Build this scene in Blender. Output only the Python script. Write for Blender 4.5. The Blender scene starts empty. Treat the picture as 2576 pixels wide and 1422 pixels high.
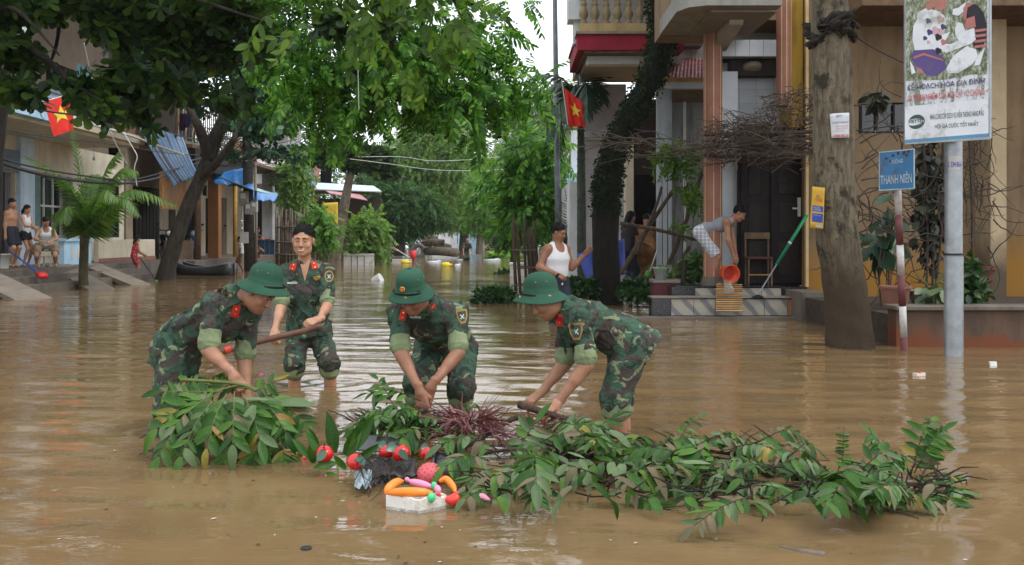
import bpy, math, random, time
import numpy as np
import openvdb
from mathutils import Vector, Matrix, Quaternion
from mathutils.bvhtree import BVHTree
T0 = time.time()
random.seed(7)
RNG = np.random.default_rng(7)
SC = bpy.context.scene
COL = SC.collection
R = math.radians
# ------------------------------------------------------------------ camera
# a street under flood water: water surface is z = 0, camera 1.2 m above it, looking along +Y
F, CX, HY, CH = 2500.0, 1288.0, 598.0, 1.2
cam = bpy.data.cameras.new('camera')
cam.sensor_width = 36.0
cam.lens = 36.0 * F / 2576.0
cam.shift_y = -(711.0 - HY) / 2576.0
cam.clip_end = 2000
camo = bpy.data.objects.new('camera', cam)
camo.location = (0, 0, CH)
camo.rotation_euler = (R(90), 0, 0)
COL.objects.link(camo)
SC.camera = camo
# ------------------------------------------------------------------ light: bright overcast
world = bpy.data.worlds.new('World')
SC.world = world
world.use_nodes = True
nt = world.node_tree
nt.nodes.clear()
SUN_EL, SUN_AZ = 56.0, 118.0      # azimuth clockwise from +Y
sky = nt.nodes.new('ShaderNodeTexSky')
sky.sky_type = 'NISHITA'
sky.sun_disc = False
sky.sun_elevation = R(SUN_EL)
sky.sun_rotation = R(SUN_AZ)
sky.dust_density = 3.0
wn = nt.nodes.new('ShaderNodeTexNoise')
wn.inputs['Scale'].default_value = 2.2
wn.inputs['Detail'].default_value = 5
wr = nt.nodes.new('ShaderNodeMapRange')
wr.inputs[1].default_value = 0.3
wr.inputs[2].default_value = 0.7
wr.inputs[3].default_value = 0.78
wr.inputs[4].default_value = 1.0
wm = nt.nodes.new('ShaderNodeMixRGB')
wm.inputs[2].default_value = (15.2, 15.8, 16.6, 1)
bg = nt.nodes.new('ShaderNodeBackground')
bg.inputs['Strength'].default_value = 0.12
wo = nt.nodes.new('ShaderNodeOutputWorld')
nt.links.new(wn.outputs['Fac'], wr.inputs[0])
nt.links.new(wr.outputs[0], wm.inputs[0])
nt.links.new(sky.outputs[0], wm.inputs[1])
nt.links.new(wm.outputs[0], bg.inputs['Color'])
nt.links.new(bg.outputs[0], wo.inputs['Surface'])
sun = bpy.data.lights.new('sun', 'SUN')
sun.energy = 1.5
sun.angle = R(25)
sun.color = (1.0, 0.97, 0.92)
suno = bpy.data.objects.new('sun', sun)
az, el = R(SUN_AZ), R(SUN_EL)
sd = Vector((math.sin(az) * math.cos(el), math.cos(az) * math.cos(el), math.sin(el)))
suno.rotation_euler = sd.to_track_quat('Z', 'Y').to_euler()
suno.location = (0, 0, 30)
COL.objects.link(suno)
SC.view_settings.view_transform = 'Standard'
SC.view_settings.look = 'None'
SC.view_settings.exposure = 0.0
SC.view_settings.gamma = 1.0
SC.view_settings.use_curve_mapping = False
SC.cycles.max_bounces = 6
SC.cycles.diffuse_bounces = 3
SC.cycles.glossy_bounces = 3
SC.cycles.transmission_bounces = 4
SC.cycles.transparent_max_bounces = 6
SC.cycles.caustics_reflective = False
SC.cycles.caustics_refractive = False

# ------------------------------------------------------------------ helpers
def V(*a): return Vector(a)
def P(x, y, Y):
    """point at depth Y whose direction from the camera station is (x, y) of a 2576 px wide sheet"""
    return Vector(((x - CX) / F * Y, Y, CH - (y - HY) / F * Y))
def Wp(x, y, z=0.0):
    Y = (CH - z) * F / (y - HY)
    return Vector(((x - CX) / F * Y, Y, z))
def lerp(a, b, t): return a + (b - a) * t
def rnd(a, b): return random.uniform(a, b)

MATS = {}
class NT:
    def __init__(s, name):
        s.m = bpy.data.materials.new(name); s.m.use_nodes = True
        s.t = s.m.node_tree; s.t.nodes.clear()
        s.out = s.t.nodes.new('ShaderNodeOutputMaterial')
    def n(s, typ, **kw):
        nd = s.t.nodes.new('ShaderNode' + typ)
        for k, v in kw.items():
            if k in nd.inputs.keys() if isinstance(k, str) else False: nd.inputs[k].default_value = v
            else: setattr(nd, k, v)
        return nd
    def l(s, a, b): s.t.links.new(a, b)
    def coord(s, scale=(1, 1, 1), kind='Object', rot=(0, 0, 0)):
        tc = s.n('TexCoord'); mp = s.n('Mapping')
        mp.inputs['Scale'].default_value = scale
        mp.inputs['Rotation'].default_value = rot
        s.l(tc.outputs[kind], mp.inputs['Vector'])
        return mp.outputs[0]
    def noise(s, vec, scale, detail=3, rough=0.5, dist=0.0):
        nd = s.n('TexNoise')
        nd.inputs['Scale'].default_value = scale; nd.inputs['Detail'].default_value = detail
        nd.inputs['Roughness'].default_value = rough; nd.inputs['Distortion'].default_value = dist
        if vec is not None: s.l(vec, nd.inputs['Vector'])
        return nd.outputs['Fac']
    def ramp(s, fac, stops, interp='LINEAR'):
        r = s.n('ValToRGB'); e = r.color_ramp.elements; r.color_ramp.interpolation = interp
        while len(e) < len(stops): e.new(0.5)
        for i, (p, c) in enumerate(stops):
            e[i].position = p
            e[i].color = (c, c, c, 1) if isinstance(c, (int, float)) else (*c[:3], 1)
        s.l(fac, r.inputs[0]); return r.outputs[0]
    def mix(s, fac, a, b, mode='MIX'):
        m = s.n('MixRGB'); m.blend_type = mode
        for i, v in ((0, fac), (1, a), (2, b)):
            if isinstance(v, (int, float)): m.inputs[i].default_value = v if i == 0 else (v, v, v, 1)
            elif isinstance(v, tuple): m.inputs[i].default_value = (*v[:3], 1)
            else: s.l(v, m.inputs[i])
        return m.outputs[0]
    def math(s, op, a, b=None, clamp=False):
        m = s.n('Math'); m.operation = op; m.use_clamp = clamp
        for i, v in ((0, a), (1, b)):
            if v is None: continue
            if isinstance(v, (int, float)): m.inputs[i].default_value = v
            else: s.l(v, m.inputs[i])
        return m.outputs[0]
    def bsdf(s, color, rough=0.6, bump=None, bstr=0.3, bdist=0.01, spec=0.4, metal=0.0, extra=None):
        b = s.n('BsdfPrincipled')
        if isinstance(color, tuple): b.inputs['Base Color'].default_value = (*color[:3], 1)
        else: s.l(color, b.inputs['Base Color'])
        if isinstance(rough, (int, float)): b.inputs['Roughness'].default_value = rough
        else: s.l(rough, b.inputs['Roughness'])
        b.inputs['Specular IOR Level'].default_value = spec
        b.inputs['Metallic'].default_value = metal
        if bump is not None:
            bp = s.n('Bump'); bp.inputs['Strength'].default_value = bstr; bp.inputs['Distance'].default_value = bdist
            s.l(bump, bp.inputs['Height']); s.l(bp.outputs[0], b.inputs['Normal'])
        for k, v in (extra or {}).items(): b.inputs[k].default_value = v
        s.l(b.outputs[0], s.out.inputs['Surface']); return b

def mat_plain(name, col, rough=0.6, var=0.25, scale=6.0, spec=0.35, metal=0.0, bump=0.15, bscale=40.0, extra=None, dirt=None, dirtscale=2.0):
    """a coloured surface with uneven tone and a little relief"""
    if name in MATS: return MATS[name]
    t = NT(name); c = t.coord()
    n1 = t.noise(c, scale, 5, 0.6)
    dark = tuple(x * (1 - var) for x in col); light = tuple(min(1, x * (1 + var)) for x in col)
    cc = t.ramp(n1, [(0.3, dark), (0.7, light)])
    if dirt:
        n3 = t.noise(c, dirtscale, 6, 0.7)
        cc = t.mix(t.ramp(n3, [(0.5, 0.0), (0.68, 0.8)]), cc, dirt)
    n2 = t.noise(c, bscale, 3, 0.6)
    t.bsdf(cc, rough, n2, bump, 0.01, spec, metal, extra)
    MATS[name] = t.m; return t.m

def mat_wall(name, col, streak=(0.12, 0.1, 0.08), amount=0.6, rough=0.85, base=None, base_z=None, brick=None):
    """painted plaster with rain streaks; base = colour of the soaked foot of the wall up to height base_z"""
    if name in MATS: return MATS[name]
    t = NT(name); c = t.coord(); cs = t.coord((1.2, 1.2, 0.22))
    n1 = t.noise(c, 1.4, 6, 0.62); n2 = t.noise(cs, 2.5, 6, 0.7)
    cc = t.ramp(n1, [(0.3, tuple(x * 0.8 for x in col)), (0.7, tuple(min(1, x * 1.12) for x in col))])
    cc = t.mix(t.ramp(n2, [(0.47, 0.0), (0.75, amount)]), cc, streak)
    if base is not None:
        g = t.n('NewGeometry'); sx = t.n('SeparateXYZ'); t.l(g.outputs['Position'], sx.inputs[0])
        w = t.math('ADD', sx.outputs['Z'], t.math('MULTIPLY', t.math('SUBTRACT', n1, 0.5), 0.9))
        cc = t.mix(t.ramp(t.math('DIVIDE', w, base_z), [(0.55, 1.0), (1.0, 0.0)]), cc, base)
    n3 = t.noise(c, 30, 4, 0.6)
    t.bsdf(cc, rough, n3, 0.25, 0.01, 0.25)
    MATS[name] = t.m; return t.m

def mat_leaf(name, dark, mid, light, rough=0.35, trans=0.3, per='island', spec=0.5):
    if name in MATS: return MATS[name]
    t = NT(name)
    if per == 'island':
        g = t.n('NewGeometry'); rv = g.outputs['Random Per Island']
    else:
        g = t.n('ObjectInfo'); rv = g.outputs['Random']
    c = t.coord()
    n = t.noise(c, 18 if per != 'island' else 3, 3)
    fac = t.math('ADD', t.math('MULTIPLY', rv, 0.8), t.math('MULTIPLY', t.math('SUBTRACT', n, 0.4), 0.9), True)
    cc = t.ramp(fac, [(0.0, dark), (0.5, mid), (1.0, light)])
    b = t.n('BsdfPrincipled'); t.l(cc, b.inputs['Base Color'])
    b.inputs['Roughness'].default_value = rough; b.inputs['Specular IOR Level'].default_value = spec
    tr = t.n('BsdfTranslucent'); t.l(t.mix(1.0, cc, (1.5, 1.7, 0.7), 'MULTIPLY'), tr.inputs['Color'])
    mx = t.n('MixShader'); mx.inputs[0].default_value = trans
    t.l(b.outputs[0], mx.inputs[1]); t.l(tr.outputs[0], mx.inputs[2])
    t.l(mx.outputs[0], t.out.inputs['Surface'])
    MATS[name] = t.m; return t.m

def origin_of(o):
    l = Vector((0, 0, 0))
    while o is not None:
        l = l + o.location; o = o.parent
    return l

def link(name, me, mat, parent=None, loc=None, smooth=True):
    """link a mesh given in world coordinates below parent (parents are unrotated while building)"""
    o = bpy.data.objects.new(name, me)
    COL.objects.link(o)
    base = origin_of(parent) if parent is not None else Vector((0, 0, 0))
    if parent is not None: o.parent = parent
    if loc is not None: o.location = Vector(loc) - base; base = Vector(loc)
    if base.length > 1e-9: me.transform(Matrix.Translation(-base))
    if mat is not None:
        for m in (mat if isinstance(mat, (list, tuple)) else [mat]): me.materials.append(m)
    if smooth: me.polygons.foreach_set('use_smooth', [True] * len(me.polygons))
    return o

def npmesh(name, verts, faces):
    """verts (n,3), faces (m,k) int array with constant k"""
    verts = np.asarray(verts, dtype=np.float32); faces = np.asarray(faces, dtype=np.int32)
    me = bpy.data.meshes.new(name)
    n, (m, k) = len(verts), faces.shape
    me.vertices.add(n); me.vertices.foreach_set('co', verts.ravel())
    me.loops.add(m * k); me.loops.foreach_set('vertex_index', faces.ravel())
    me.polygons.add(m); me.polygons.foreach_set('loop_start', np.arange(0, m * k, k, dtype=np.int32))
    me.update(calc_edges=True)
    return me

def tag(o, label=None, cat=None, group=None, kind=None):
    if label: o['label'] = label
    if cat: o['category'] = cat
    if group: o['group'] = group
    if kind: o['kind'] = kind
    return o

def thing(name, label, cat, loc=(0, 0, 0), group=None):
    o = bpy.data.objects.new(name, None); COL.objects.link(o)
    o.location = loc; o.empty_display_size = 0.1
    return tag(o, label, cat, group)

def copy_tree(o, parent=None):
    c = o.copy(); COL.objects.link(c); c.parent = parent
    for ch in o.children: copy_tree(ch, c)
    return c

class MB:
    """collects shapes in world coordinates"""
    def __init__(s): s.v, s.f, s.mi, s.m = [], [], [], 0
    def add(s, vs, fs):
        n = len(s.v); s.v.extend([Vector(v) for v in vs])
        for f in fs: s.f.append([i + n for i in f]); s.mi.append(s.m)
        return s
    def box(s, a, b, bevel=0.0):
        x0, y0, z0 = [min(p, q) for p, q in zip(a, b)]; x1, y1, z1 = [max(p, q) for p, q in zip(a, b)]
        if bevel <= 0:
            return s.add([(x0, y0, z0), (x1, y0, z0), (x1, y1, z0), (x0, y1, z0), (x0, y0, z1), (x1, y0, z1), (x1, y1, z1), (x0, y1, z1)],
                         [(0, 3, 2, 1), (4, 5, 6, 7), (0, 1, 5, 4), (1, 2, 6, 5), (2, 3, 7, 6), (3, 0, 4, 7)])
        e = min(bevel, (x1 - x0) / 2.01, (y1 - y0) / 2.01, (z1 - z0) / 2.01)
        vs, fs = [], []
        rings = [(z0, e), (z0 + e, 0), (z1 - e, 0), (z1, e)]
        for z, i in rings:
            q = [(x0 + i, y0 + e), (x0 + e, y0 + i), (x1 - e, y0 + i), (x1 - i, y0 + e), (x1 - i, y1 - e), (x1 - e, y1 - i), (x0 + e, y1 - i), (x0 + i, y1 - e)]
            if i: q = [(x0 + e, y0 + e)] * 2 + [(x1 - e, y0 + e)] * 2 + [(x1 - e, y1 - e)] * 2 + [(x0 + e, y1 - e)] * 2
            vs += [(x, y, z) for x, y in q]
        for r in range(3):
            for k in range(8): fs.append((r * 8 + k, r * 8 + (k + 1) % 8, r * 8 + 8 + (k + 1) % 8, r * 8 + 8 + k))
        fs.append((7, 5, 3, 1)); fs.append((25, 27, 29, 31))
        return s.add(vs, fs)
    def obox(s, c, ax, ay, az, hx, hy, hz):
        """oriented box: centre, three axes, half sizes"""
        c = Vector(c); ax, ay, az = Vector(ax).normalized(), Vector(ay).normalized(), Vector(az).normalized()
        vs = [c + ax * (hx * i) + ay * (hy * j) + az * (hz * k) for k in (-1, 1) for j in (-1, 1) for i in (-1, 1)]
        return s.add(vs, [(0, 2, 3, 1), (4, 5, 7, 6), (0, 1, 5, 4), (1, 3, 7, 5), (3, 2, 6, 7), (2, 0, 4, 6)])
    def bar(s, a, b, w, h, up=(0, 0, 1)):
        a, b = Vector(a), Vector(b); d = (b - a); L = d.length; d.normalize()
        u = Vector(up); u = (u - d * u.dot(d))
        if u.length < 1e-4: u = Vector((1, 0, 0)) - d * d.x
        u.normalize(); w_ = d.cross(u)
        return s.obox((a + b) / 2, d, w_, u, L / 2, w / 2, h / 2)
    def tube(s, pts, rad, n=8, cap=True):
        pts = [Vector(p) for p in pts]
        rad = [rad] * len(pts) if isinstance(rad, (int, float)) else list(rad)
        vs, fs = [], []; ref = None
        for i, p in enumerate(pts):
            d = (pts[min(i + 1, len(pts) - 1)] - pts[max(i - 1, 0)])
            if d.length < 1e-9: d = Vector((0, 0, 1))
            d.normalize()
            if ref is None:
                ref = Vector((0, 0, 1)) if abs(d.z) < 0.9 else Vector((1, 0, 0))
            u = ref - d * ref.dot(d)
            if u.length < 1e-5: u = Vector((0, 1, 0)) - d * d.y
            u.normalize(); w = d.cross(u); ref = u
            for k in range(n):
                a = 2 * math.pi * k / n
                vs.append(p + (u * math.cos(a) + w * math.sin(a)) * rad[i])
        for i in range(len(pts) - 1):
            for k in range(n): fs.append((i * n + k, i * n + (k + 1) % n, (i + 1) * n + (k + 1) % n, (i + 1) * n + k))
        if cap:
            fs.append(tuple(range(n - 1, -1, -1))); m = (len(pts) - 1) * n; fs.append(tuple(range(m, m + n)))
        return s.add(vs, fs)
    def lathe(s, c, prof, n=16, axis=(0, 0, 1), sx=1.0, sy=1.0, cap=True):
        """prof: list of (radius, height)"""
        c = Vector(c); q = Vector((0, 0, 1)).rotation_difference(Vector(axis).normalized())
        vs, fs = [], []
        for r, h in prof:
            for k in range(n):
                a = 2 * math.pi * k / n
                vs.append(c + q @ Vector((r * sx * math.cos(a), r * sy * math.sin(a), h)))
        for i in range(len(prof) - 1):
            for k in range(n): fs.append((i * n + k, i * n + (k + 1) % n, (i + 1) * n + (k + 1) % n, (i + 1) * n + k))
        if cap:
            fs.append(tuple(range(n - 1, -1, -1))); m = (len(prof) - 1) * n; fs.append(tuple(range(m, m + n)))
        return s.add(vs, fs)
    def ell(s, c, r, n=12, m=8, q=None):
        c = Vector(c); r = (r, r, r) if isinstance(r, (int, float)) else r
        vs, fs = [], []
        for i in range(m + 1):
            th = math.pi * i / m
            for k in range(n):
                a = 2 * math.pi * k / n
                p = Vector((r[0] * math.sin(th) * math.cos(a), r[1] * math.sin(th) * math.sin(a), -r[2] * math.cos(th)))
                vs.append(c + (q @ p if q else p))
        for i in range(m):
            for k in range(n): fs.append((i * n + k, i * n + (k + 1) % n, (i + 1) * n + (k + 1) % n, (i + 1) * n + k))
        return s.add(vs, fs)
    def prism(s, poly, d):
        """poly: list of points in a plane, extruded by vector d"""
        poly = [Vector(p) for p in poly]; d = Vector(d); n = len(poly)
        nn = Vector((0, 0, 0))
        for i in range(n): nn += poly[i].cross(poly[(i + 1) % n])
        if nn.dot(d) > 0: poly.reverse()
        vs = poly + [p + d for p in poly]
        fs = [tuple(range(n)), tuple(range(2 * n - 1, n - 1, -1))]
        fs += [(i, i + n, (i + 1) % n + n, (i + 1) % n) for i in range(n)]
        return s.add(vs, fs)
    def sheet(s, grid):
        """grid[i][j] points"""
        a, b = len(grid), len(grid[0]); vs = [p for row in grid for p in row]
        return s.add(vs, [(i * b + j, i * b + j + 1, (i + 1) * b + j + 1, (i + 1) * b + j) for i in range(a - 1) for j in range(b - 1)])
    def build(s, name, mat, parent=None, loc=None, smooth=False):
        me = bpy.data.meshes.new(name)
        me.from_pydata([tuple(v) for v in s.v], [], s.f)
        o = link(name, me, mat, parent, loc, smooth)
        if isinstance(mat, (list, tuple)) and len(mat) > 1: me.polygons.foreach_set('material_index', s.mi)
        return o
    def auto(s, *a, **k):
        o = s.build(*a, **k)
        o.data.polygons.foreach_set('use_smooth', [True] * len(o.data.polygons))
        try: o.data.set_sharp_from_angle(angle=R(38))
        except Exception: pass
        return o

def curve_pts(pts, n=24):
    """Catmull-Rom through points"""
    pts = [Vector(p) for p in pts]
    if len(pts) < 3: return [pts[0].lerp(pts[-1], i / n) for i in range(n + 1)]
    q = [pts[0] * 2 - pts[1]] + pts + [pts[-1] * 2 - pts[-2]]
    out = []; segs = len(pts) - 1
    for i in range(n + 1):
        t = i / n * segs; k = min(int(t), segs - 1); u = t - k
        a, b, c, d = q[k:k + 4]
        out.append(0.5 * ((2 * b) + (c - a) * u + (2 * a - 5 * b + 4 * c - d) * u * u + (-a + 3 * b - 3 * c + d) * u ** 3))
    return out

def text_mesh(body, size, font_shear=0.0, bold=0.0):
    c = bpy.data.curves.new('lettering', 'FONT'); c.body = body; c.size = size
    c.align_x = 'CENTER'; c.align_y = 'CENTER'; c.shear = font_shear; c.offset = bold * size; c.resolution_u = 2
    o = bpy.data.objects.new('tmp', c); COL.objects.link(o)
    dg = bpy.context.evaluated_depsgraph_get()
    me = bpy.data.meshes.new_from_object(o.evaluated_get(dg))
    bpy.data.objects.remove(o); bpy.data.curves.remove(c)
    return me

def lettering(body, centre, ax, up, width, height, mat, parent, name='lettering', bold=0.0):
    """flat letters fitted into width x height, at centre, reading along ax"""
    me = text_mesh(body, 1.0, 0, bold)
    n = len(me.vertices); co = np.empty(n * 3, dtype=np.float32); me.vertices.foreach_get('co', co); co = co.reshape(-1, 3)
    lo, hi = co.min(0), co.max(0); sz = np.maximum(hi - lo, 1e-6)
    ax = Vector(ax).normalized(); up = Vector(up).normalized()
    u = (co[:, 0] - (lo[0] + hi[0]) / 2) / sz[0] * width; w = (co[:, 1] - (lo[1] + hi[1]) / 2) / sz[1] * height
    out = np.array(centre)[None] + u[:, None] * np.array(ax)[None] + w[:, None] * np.array(up)[None]
    me.vertices.foreach_set('co', out.astype(np.float32).ravel()); me.materials.clear(); me.update()
    return link(name, me, mat, parent, smooth=False)
# ------------------------------------------------------------------ smooth bodies from distance fields
class SDF:
    def __init__(s): s.pr = []
    def cone(s, a, b, ra, rb, k=0.025, w=None, f=1.0, cap=0, sub=False):
        """tapered limb a-b; w, f: widened by f along w; cap: 1 flat end at b, 2 flat at both ends"""
        s.pr.append(('c', np.array(a, float), np.array(b, float), ra, rb, k, None if w is None else np.array(Vector(w).normalized(), float), f, cap, sub)); return s
    def ell(s, c, r, M=None, k=0.02, sub=False):
        """ellipsoid; M 3x3 whose columns are its axes"""
        s.pr.append(('e', np.array(c, float), np.array(r, float), np.eye(3) if M is None else np.array(M, float), k, sub)); return s
    def mesh(s, vox, wr=0.0, wf=1.0, seed=0):
        lo, hi = [], []
        for p in s.pr:
            if p[0] == 'c':
                rr = max(p[3], p[4]) * max(1, p[7]); lo += [np.minimum(p[1], p[2]) - rr]; hi += [np.maximum(p[1], p[2]) + rr]
            elif not p[5]:
                rr = p[2].max(); lo += [p[1] - rr]; hi += [p[1] + rr]
        lo = np.min(lo, 0) - 4 * vox - wr; hi = np.max(hi, 0) + 4 * vox + wr
        dims = np.ceil((hi - lo) / vox).astype(int) + 1
        D = np.full(dims, 0.2, dtype=np.float32)
        ax = [lo[i] + np.arange(dims[i]) * vox for i in range(3)]
        for p in s.pr:
            k = p[5] if p[0] == 'c' else p[4]; mg = max(k, 3 * vox) + wr + vox
            if p[0] == 'c': rr = max(p[3], p[4]) * max(1, p[7]); a0 = np.minimum(p[1], p[2]) - rr - mg; a1 = np.maximum(p[1], p[2]) + rr + mg
            else: rr = p[2].max(); a0 = p[1] - rr - mg; a1 = p[1] + rr + mg
            i0 = np.clip(np.floor((a0 - lo) / vox).astype(int), 0, dims); i1 = np.clip(np.ceil((a1 - lo) / vox).astype(int) + 1, 0, dims)
            if (i1 <= i0).any(): continue
            sl = tuple(slice(a, b) for a, b in zip(i0, i1))
            X = ax[0][sl[0]][:, None, None]; Yv = ax[1][sl[1]][None, :, None]; Z = ax[2][sl[2]][None, None, :]
            if p[0] == 'c':
                _, a, b, ra, rb, k, w, f, cap, sub = p
                ab = b - a; L2 = float(ab @ ab) + 1e-12; L = math.sqrt(L2)
                px, py, pz = X - a[0], Yv - a[1], Z - a[2]
                tt = (px * ab[0] + py * ab[1] + pz * ab[2]) / L2
                t = np.clip(tt, 0, 1)
                qx, qy, qz = px - t * ab[0], py - t * ab[1], pz - t * ab[2]
                if w is not None and f != 1.0:
                    qw = qx * w[0] + qy * w[1] + qz * w[2]; g = qw * (1 / f - 1)
                    qx, qy, qz = qx + g * w[0], qy + g * w[1], qz + g * w[2]
                d = np.sqrt(qx * qx + qy * qy + qz * qz) - (ra + (rb - ra) * t)
                if cap >= 1: d = np.maximum(d, (tt - 1) * L)
                if cap >= 2: d = np.maximum(d, -tt * L)
            else:
                _, c, r, M, k, sub = p
                px, py, pz = X - c[0], Yv - c[1], Z - c[2]
                u = [(px * M[0, i] + py * M[1, i] + pz * M[2, i]) for i in range(3)]
                k0 = np.sqrt(sum((u[i] / r[i]) ** 2 for i in range(3))); k1 = np.sqrt(sum((u[i] / r[i] ** 2) ** 2 for i in range(3))) + 1e-9
                d = k0 * (k0 - 1) / k1
            B = D[sl]
            if sub:
                h = np.clip(0.5 - 0.5 * (B + d) / k, 0, 1); D[sl] = B + (-d - B) * h + k * h * (1 - h)
            else:
                h = np.clip(0.5 + 0.5 * (B - d) / k, 0, 1); D[sl] = B + (d - B) * h - k * h * (1 - h)
        if wr > 0:
            rg = np.random.default_rng(seed + 11)
            X, Yv, Z = ax[0][:, None, None].astype(np.float32), ax[1][None, :, None].astype(np.float32), ax[2][None, None, :].astype(np.float32)
            N = np.zeros_like(D)
            for amp, fr in ((1.0, 26.0), (0.8, 43.0), (0.5, 75.0)):
                d1, d2 = rg.normal(size=3), rg.normal(size=3)
                d1 /= np.linalg.norm(d1); d2 /= np.linalg.norm(d2); fr *= wf
                u = X * d1[0] + Yv * d1[1] + Z * d1[2]; v = X * d2[0] + Yv * d2[1] + Z * d2[2]
                N += amp * (np.abs(np.sin(u * fr + 1.8 * np.sin(v * fr * 0.55 + rg.uniform(0, 6)) + 0.6 * np.sin((u + v) * fr * 1.3))) - 0.6)
            D += (wr * 0.8) * N
        g = openvdb.FloatGrid(0.2); g.copyFromArray(np.ascontiguousarray(D))
        pts, quads = g.convertToQuads(0.0)
        return pts * vox + lo, quads.astype(np.int32)

def leaf_cards(L, W, fold=0.15, k=(0.0, 0.3, 0.62, 1.0), wd=(0.06, 0.8, 1.0, 0.05), arch=-0.1):
    """one leaf along +x: rows of left, mid, right; quads"""
    vs, fs = [], []
    for x, w in zip(k, wd):
        z = arch * x * x * L
        vs += [(x * L, w * W, z + fold * w * W), (x * L, 0, z), (x * L, -w * W, z + fold * w * W)]
    for i in range(len(k) - 1):
        a = i * 3; fs += [(a, a + 1, a + 4, a + 3), (a + 1, a + 2, a + 5, a + 4)]
    return np.array(vs), np.array(fs)
def scatter(tm, pos, A, N, sc):
    """copies of template tm at pos with x axis A and z axis near N"""
    v, f = tm; n = len(pos)
    A = A / (np.linalg.norm(A, axis=1, keepdims=True) + 1e-9)
    B = np.cross(N, A); B /= (np.linalg.norm(B, axis=1, keepdims=True) + 1e-9); C = np.cross(A, B)
    out = pos[:, None, :] + sc[:, None, None] * (v[None, :, 0:1] * A[:, None, :] + v[None, :, 1:2] * B[:, None, :] + v[None, :, 2:3] * C[:, None, :])
    fs = f[None] + (np.arange(n) * len(v))[:, None, None]
    return out.reshape(-1, 3), fs.reshape(-1, f.shape[1])
def join_chunks(ch):
    vs, fs, n = [], [], 0
    for v, f in ch: vs.append(v); fs.append(f + n); n += len(v)
    return np.concatenate(vs), np.concatenate(fs)

def frame_from(fwd, up):
    f = Vector(fwd).normalized(); u = Vector(up); u = (u - f * u.dot(f)).normalized(); r = f.cross(u)
    return Matrix((r, f, u)).transposed()      # columns: right, forward, up

def head_sdf(S, c, M, sc=1.0, smile=False, slim=1.0, cran=1.0):
    c = Vector(c)
    def L(x, y, z): return c + M @ Vector((x * slim, y, z)) * sc
    def E(x, y, z, rx, ry, rz, k=0.015, sub=False): S.ell(L(x, y, z), (rx * sc * slim, ry * sc, rz * sc), M, k * sc, sub)
    E(0, -0.012 + 0.02 * (1 - cran) * 5, 0.038 - 0.1 * (1 - cran), 0.076 * cran, 0.094 * cran, 0.084 * cran)
    E(0, 0.022, -0.030, 0.064, 0.066, 0.086, 0.03)
    E(0, 0.042, -0.078, 0.040, 0.042, 0.038, 0.03)
    E(0, 0.070, -0.100, 0.018, 0.016, 0.015, 0.02)
    for sx in (-1, 1):
        E(sx * 0.044, 0.0, -0.066, 0.019, 0.030, 0.030, 0.03)
        E(sx * 0.030, 0.078, 0.026, 0.028, 0.014, 0.010, 0.015)
        E(sx * 0.031, 0.104, 0.004, 0.019, 0.020, 0.011, 0.014, True)
        E(sx * 0.031, 0.077, 0.004, 0.0135, 0.0125, 0.0125, 0.005)
        E(sx * 0.040, 0.062, -0.030, 0.023, 0.022, 0.021, 0.02)
        E(sx * 0.079, -0.006, -0.004, 0.009, 0.018, 0.032, 0.008)
        E(sx * 0.012, 0.096, -0.036, 0.009, 0.010, 0.008, 0.006)
    S.cone(L(0, 0.084, 0.014), L(0, 0.106, -0.030), 0.007 * sc, 0.0125 * sc, 0.012)
    w = 0.027 if smile else 0.023
    E(0, 0.088, -0.062, w, 0.011, 0.0065, 0.006)
    E(0, 0.086, -0.077, w * 0.85, 0.012, 0.0075, 0.006)
    return L

def hand_sdf(S, wrist, dirv, back, side, curl, sc=1.0, spread=1.0, thumb_in=0.5):
    """hand grown from the wrist along dirv; back = direction the back of the hand faces; side +1/-1 = which side the thumb is on"""
    d = Vector(dirv).normalized(); b = Vector(back); b = (b - d * b.dot(d)).normalized(); x = d.cross(b) * side
    o = Vector(wrist)
    def L(px, py, pz): return o + (x * px + d * py + b * pz) * sc
    lens = ((0.030, 0.094, (0.038, 0.024, 0.020)), (0.010, 0.098, (0.042, 0.027, 0.021)), (-0.010, 0.094, (0.039, 0.026, 0.020)), (-0.028, 0.086, (0.031, 0.020, 0.018)))
    S.cone(o - d * 0.03 * sc, L(0, 0.02, 0), 0.026 * sc, 0.027 * sc, 0.02)
    for i, (kx, ky, ph) in enumerate(lens):
        S.cone(L(kx * 0.55, 0.012, 0), L(kx, ky, 0), 0.0155 * sc, 0.0125 * sc, 0.014)
        p = L(kx, ky, 0.001); ang = 0.0; r = (0.0098, 0.0102, 0.0095, 0.0085)[i] * sc
        c = curl[i] if isinstance(curl, (list, tuple)) else curl
        out = x * (kx * 2.2 * spread)
        for j, l in enumerate(ph):
            ang += c * (0.9, 1.1, 0.8)[j]
            v = (d * math.cos(ang) - b * math.sin(ang) + out).normalized()
            q = p + v * l * sc
            S.cone(p, q, r, r * 0.93, 0.003); p = q; r *= 0.93
    t0, t1 = L(0.018, 0.022, -0.006), L(0.043, 0.052, -0.014 - 0.02 * thumb_in)
    t2 = L(0.046 - 0.020 * thumb_in, 0.084, -0.020 - 0.035 * thumb_in); t3 = L(0.040 - 0.035 * thumb_in, 0.106, -0.026 - 0.045 * thumb_in)
    S.cone(t0, t1, 0.0175 * sc, 0.0135 * sc, 0.012); S.cone(t1, t2, 0.0125 * sc, 0.011 * sc, 0.004); S.cone(t2, t3, 0.0108 * sc, 0.0095 * sc, 0.003)

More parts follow.
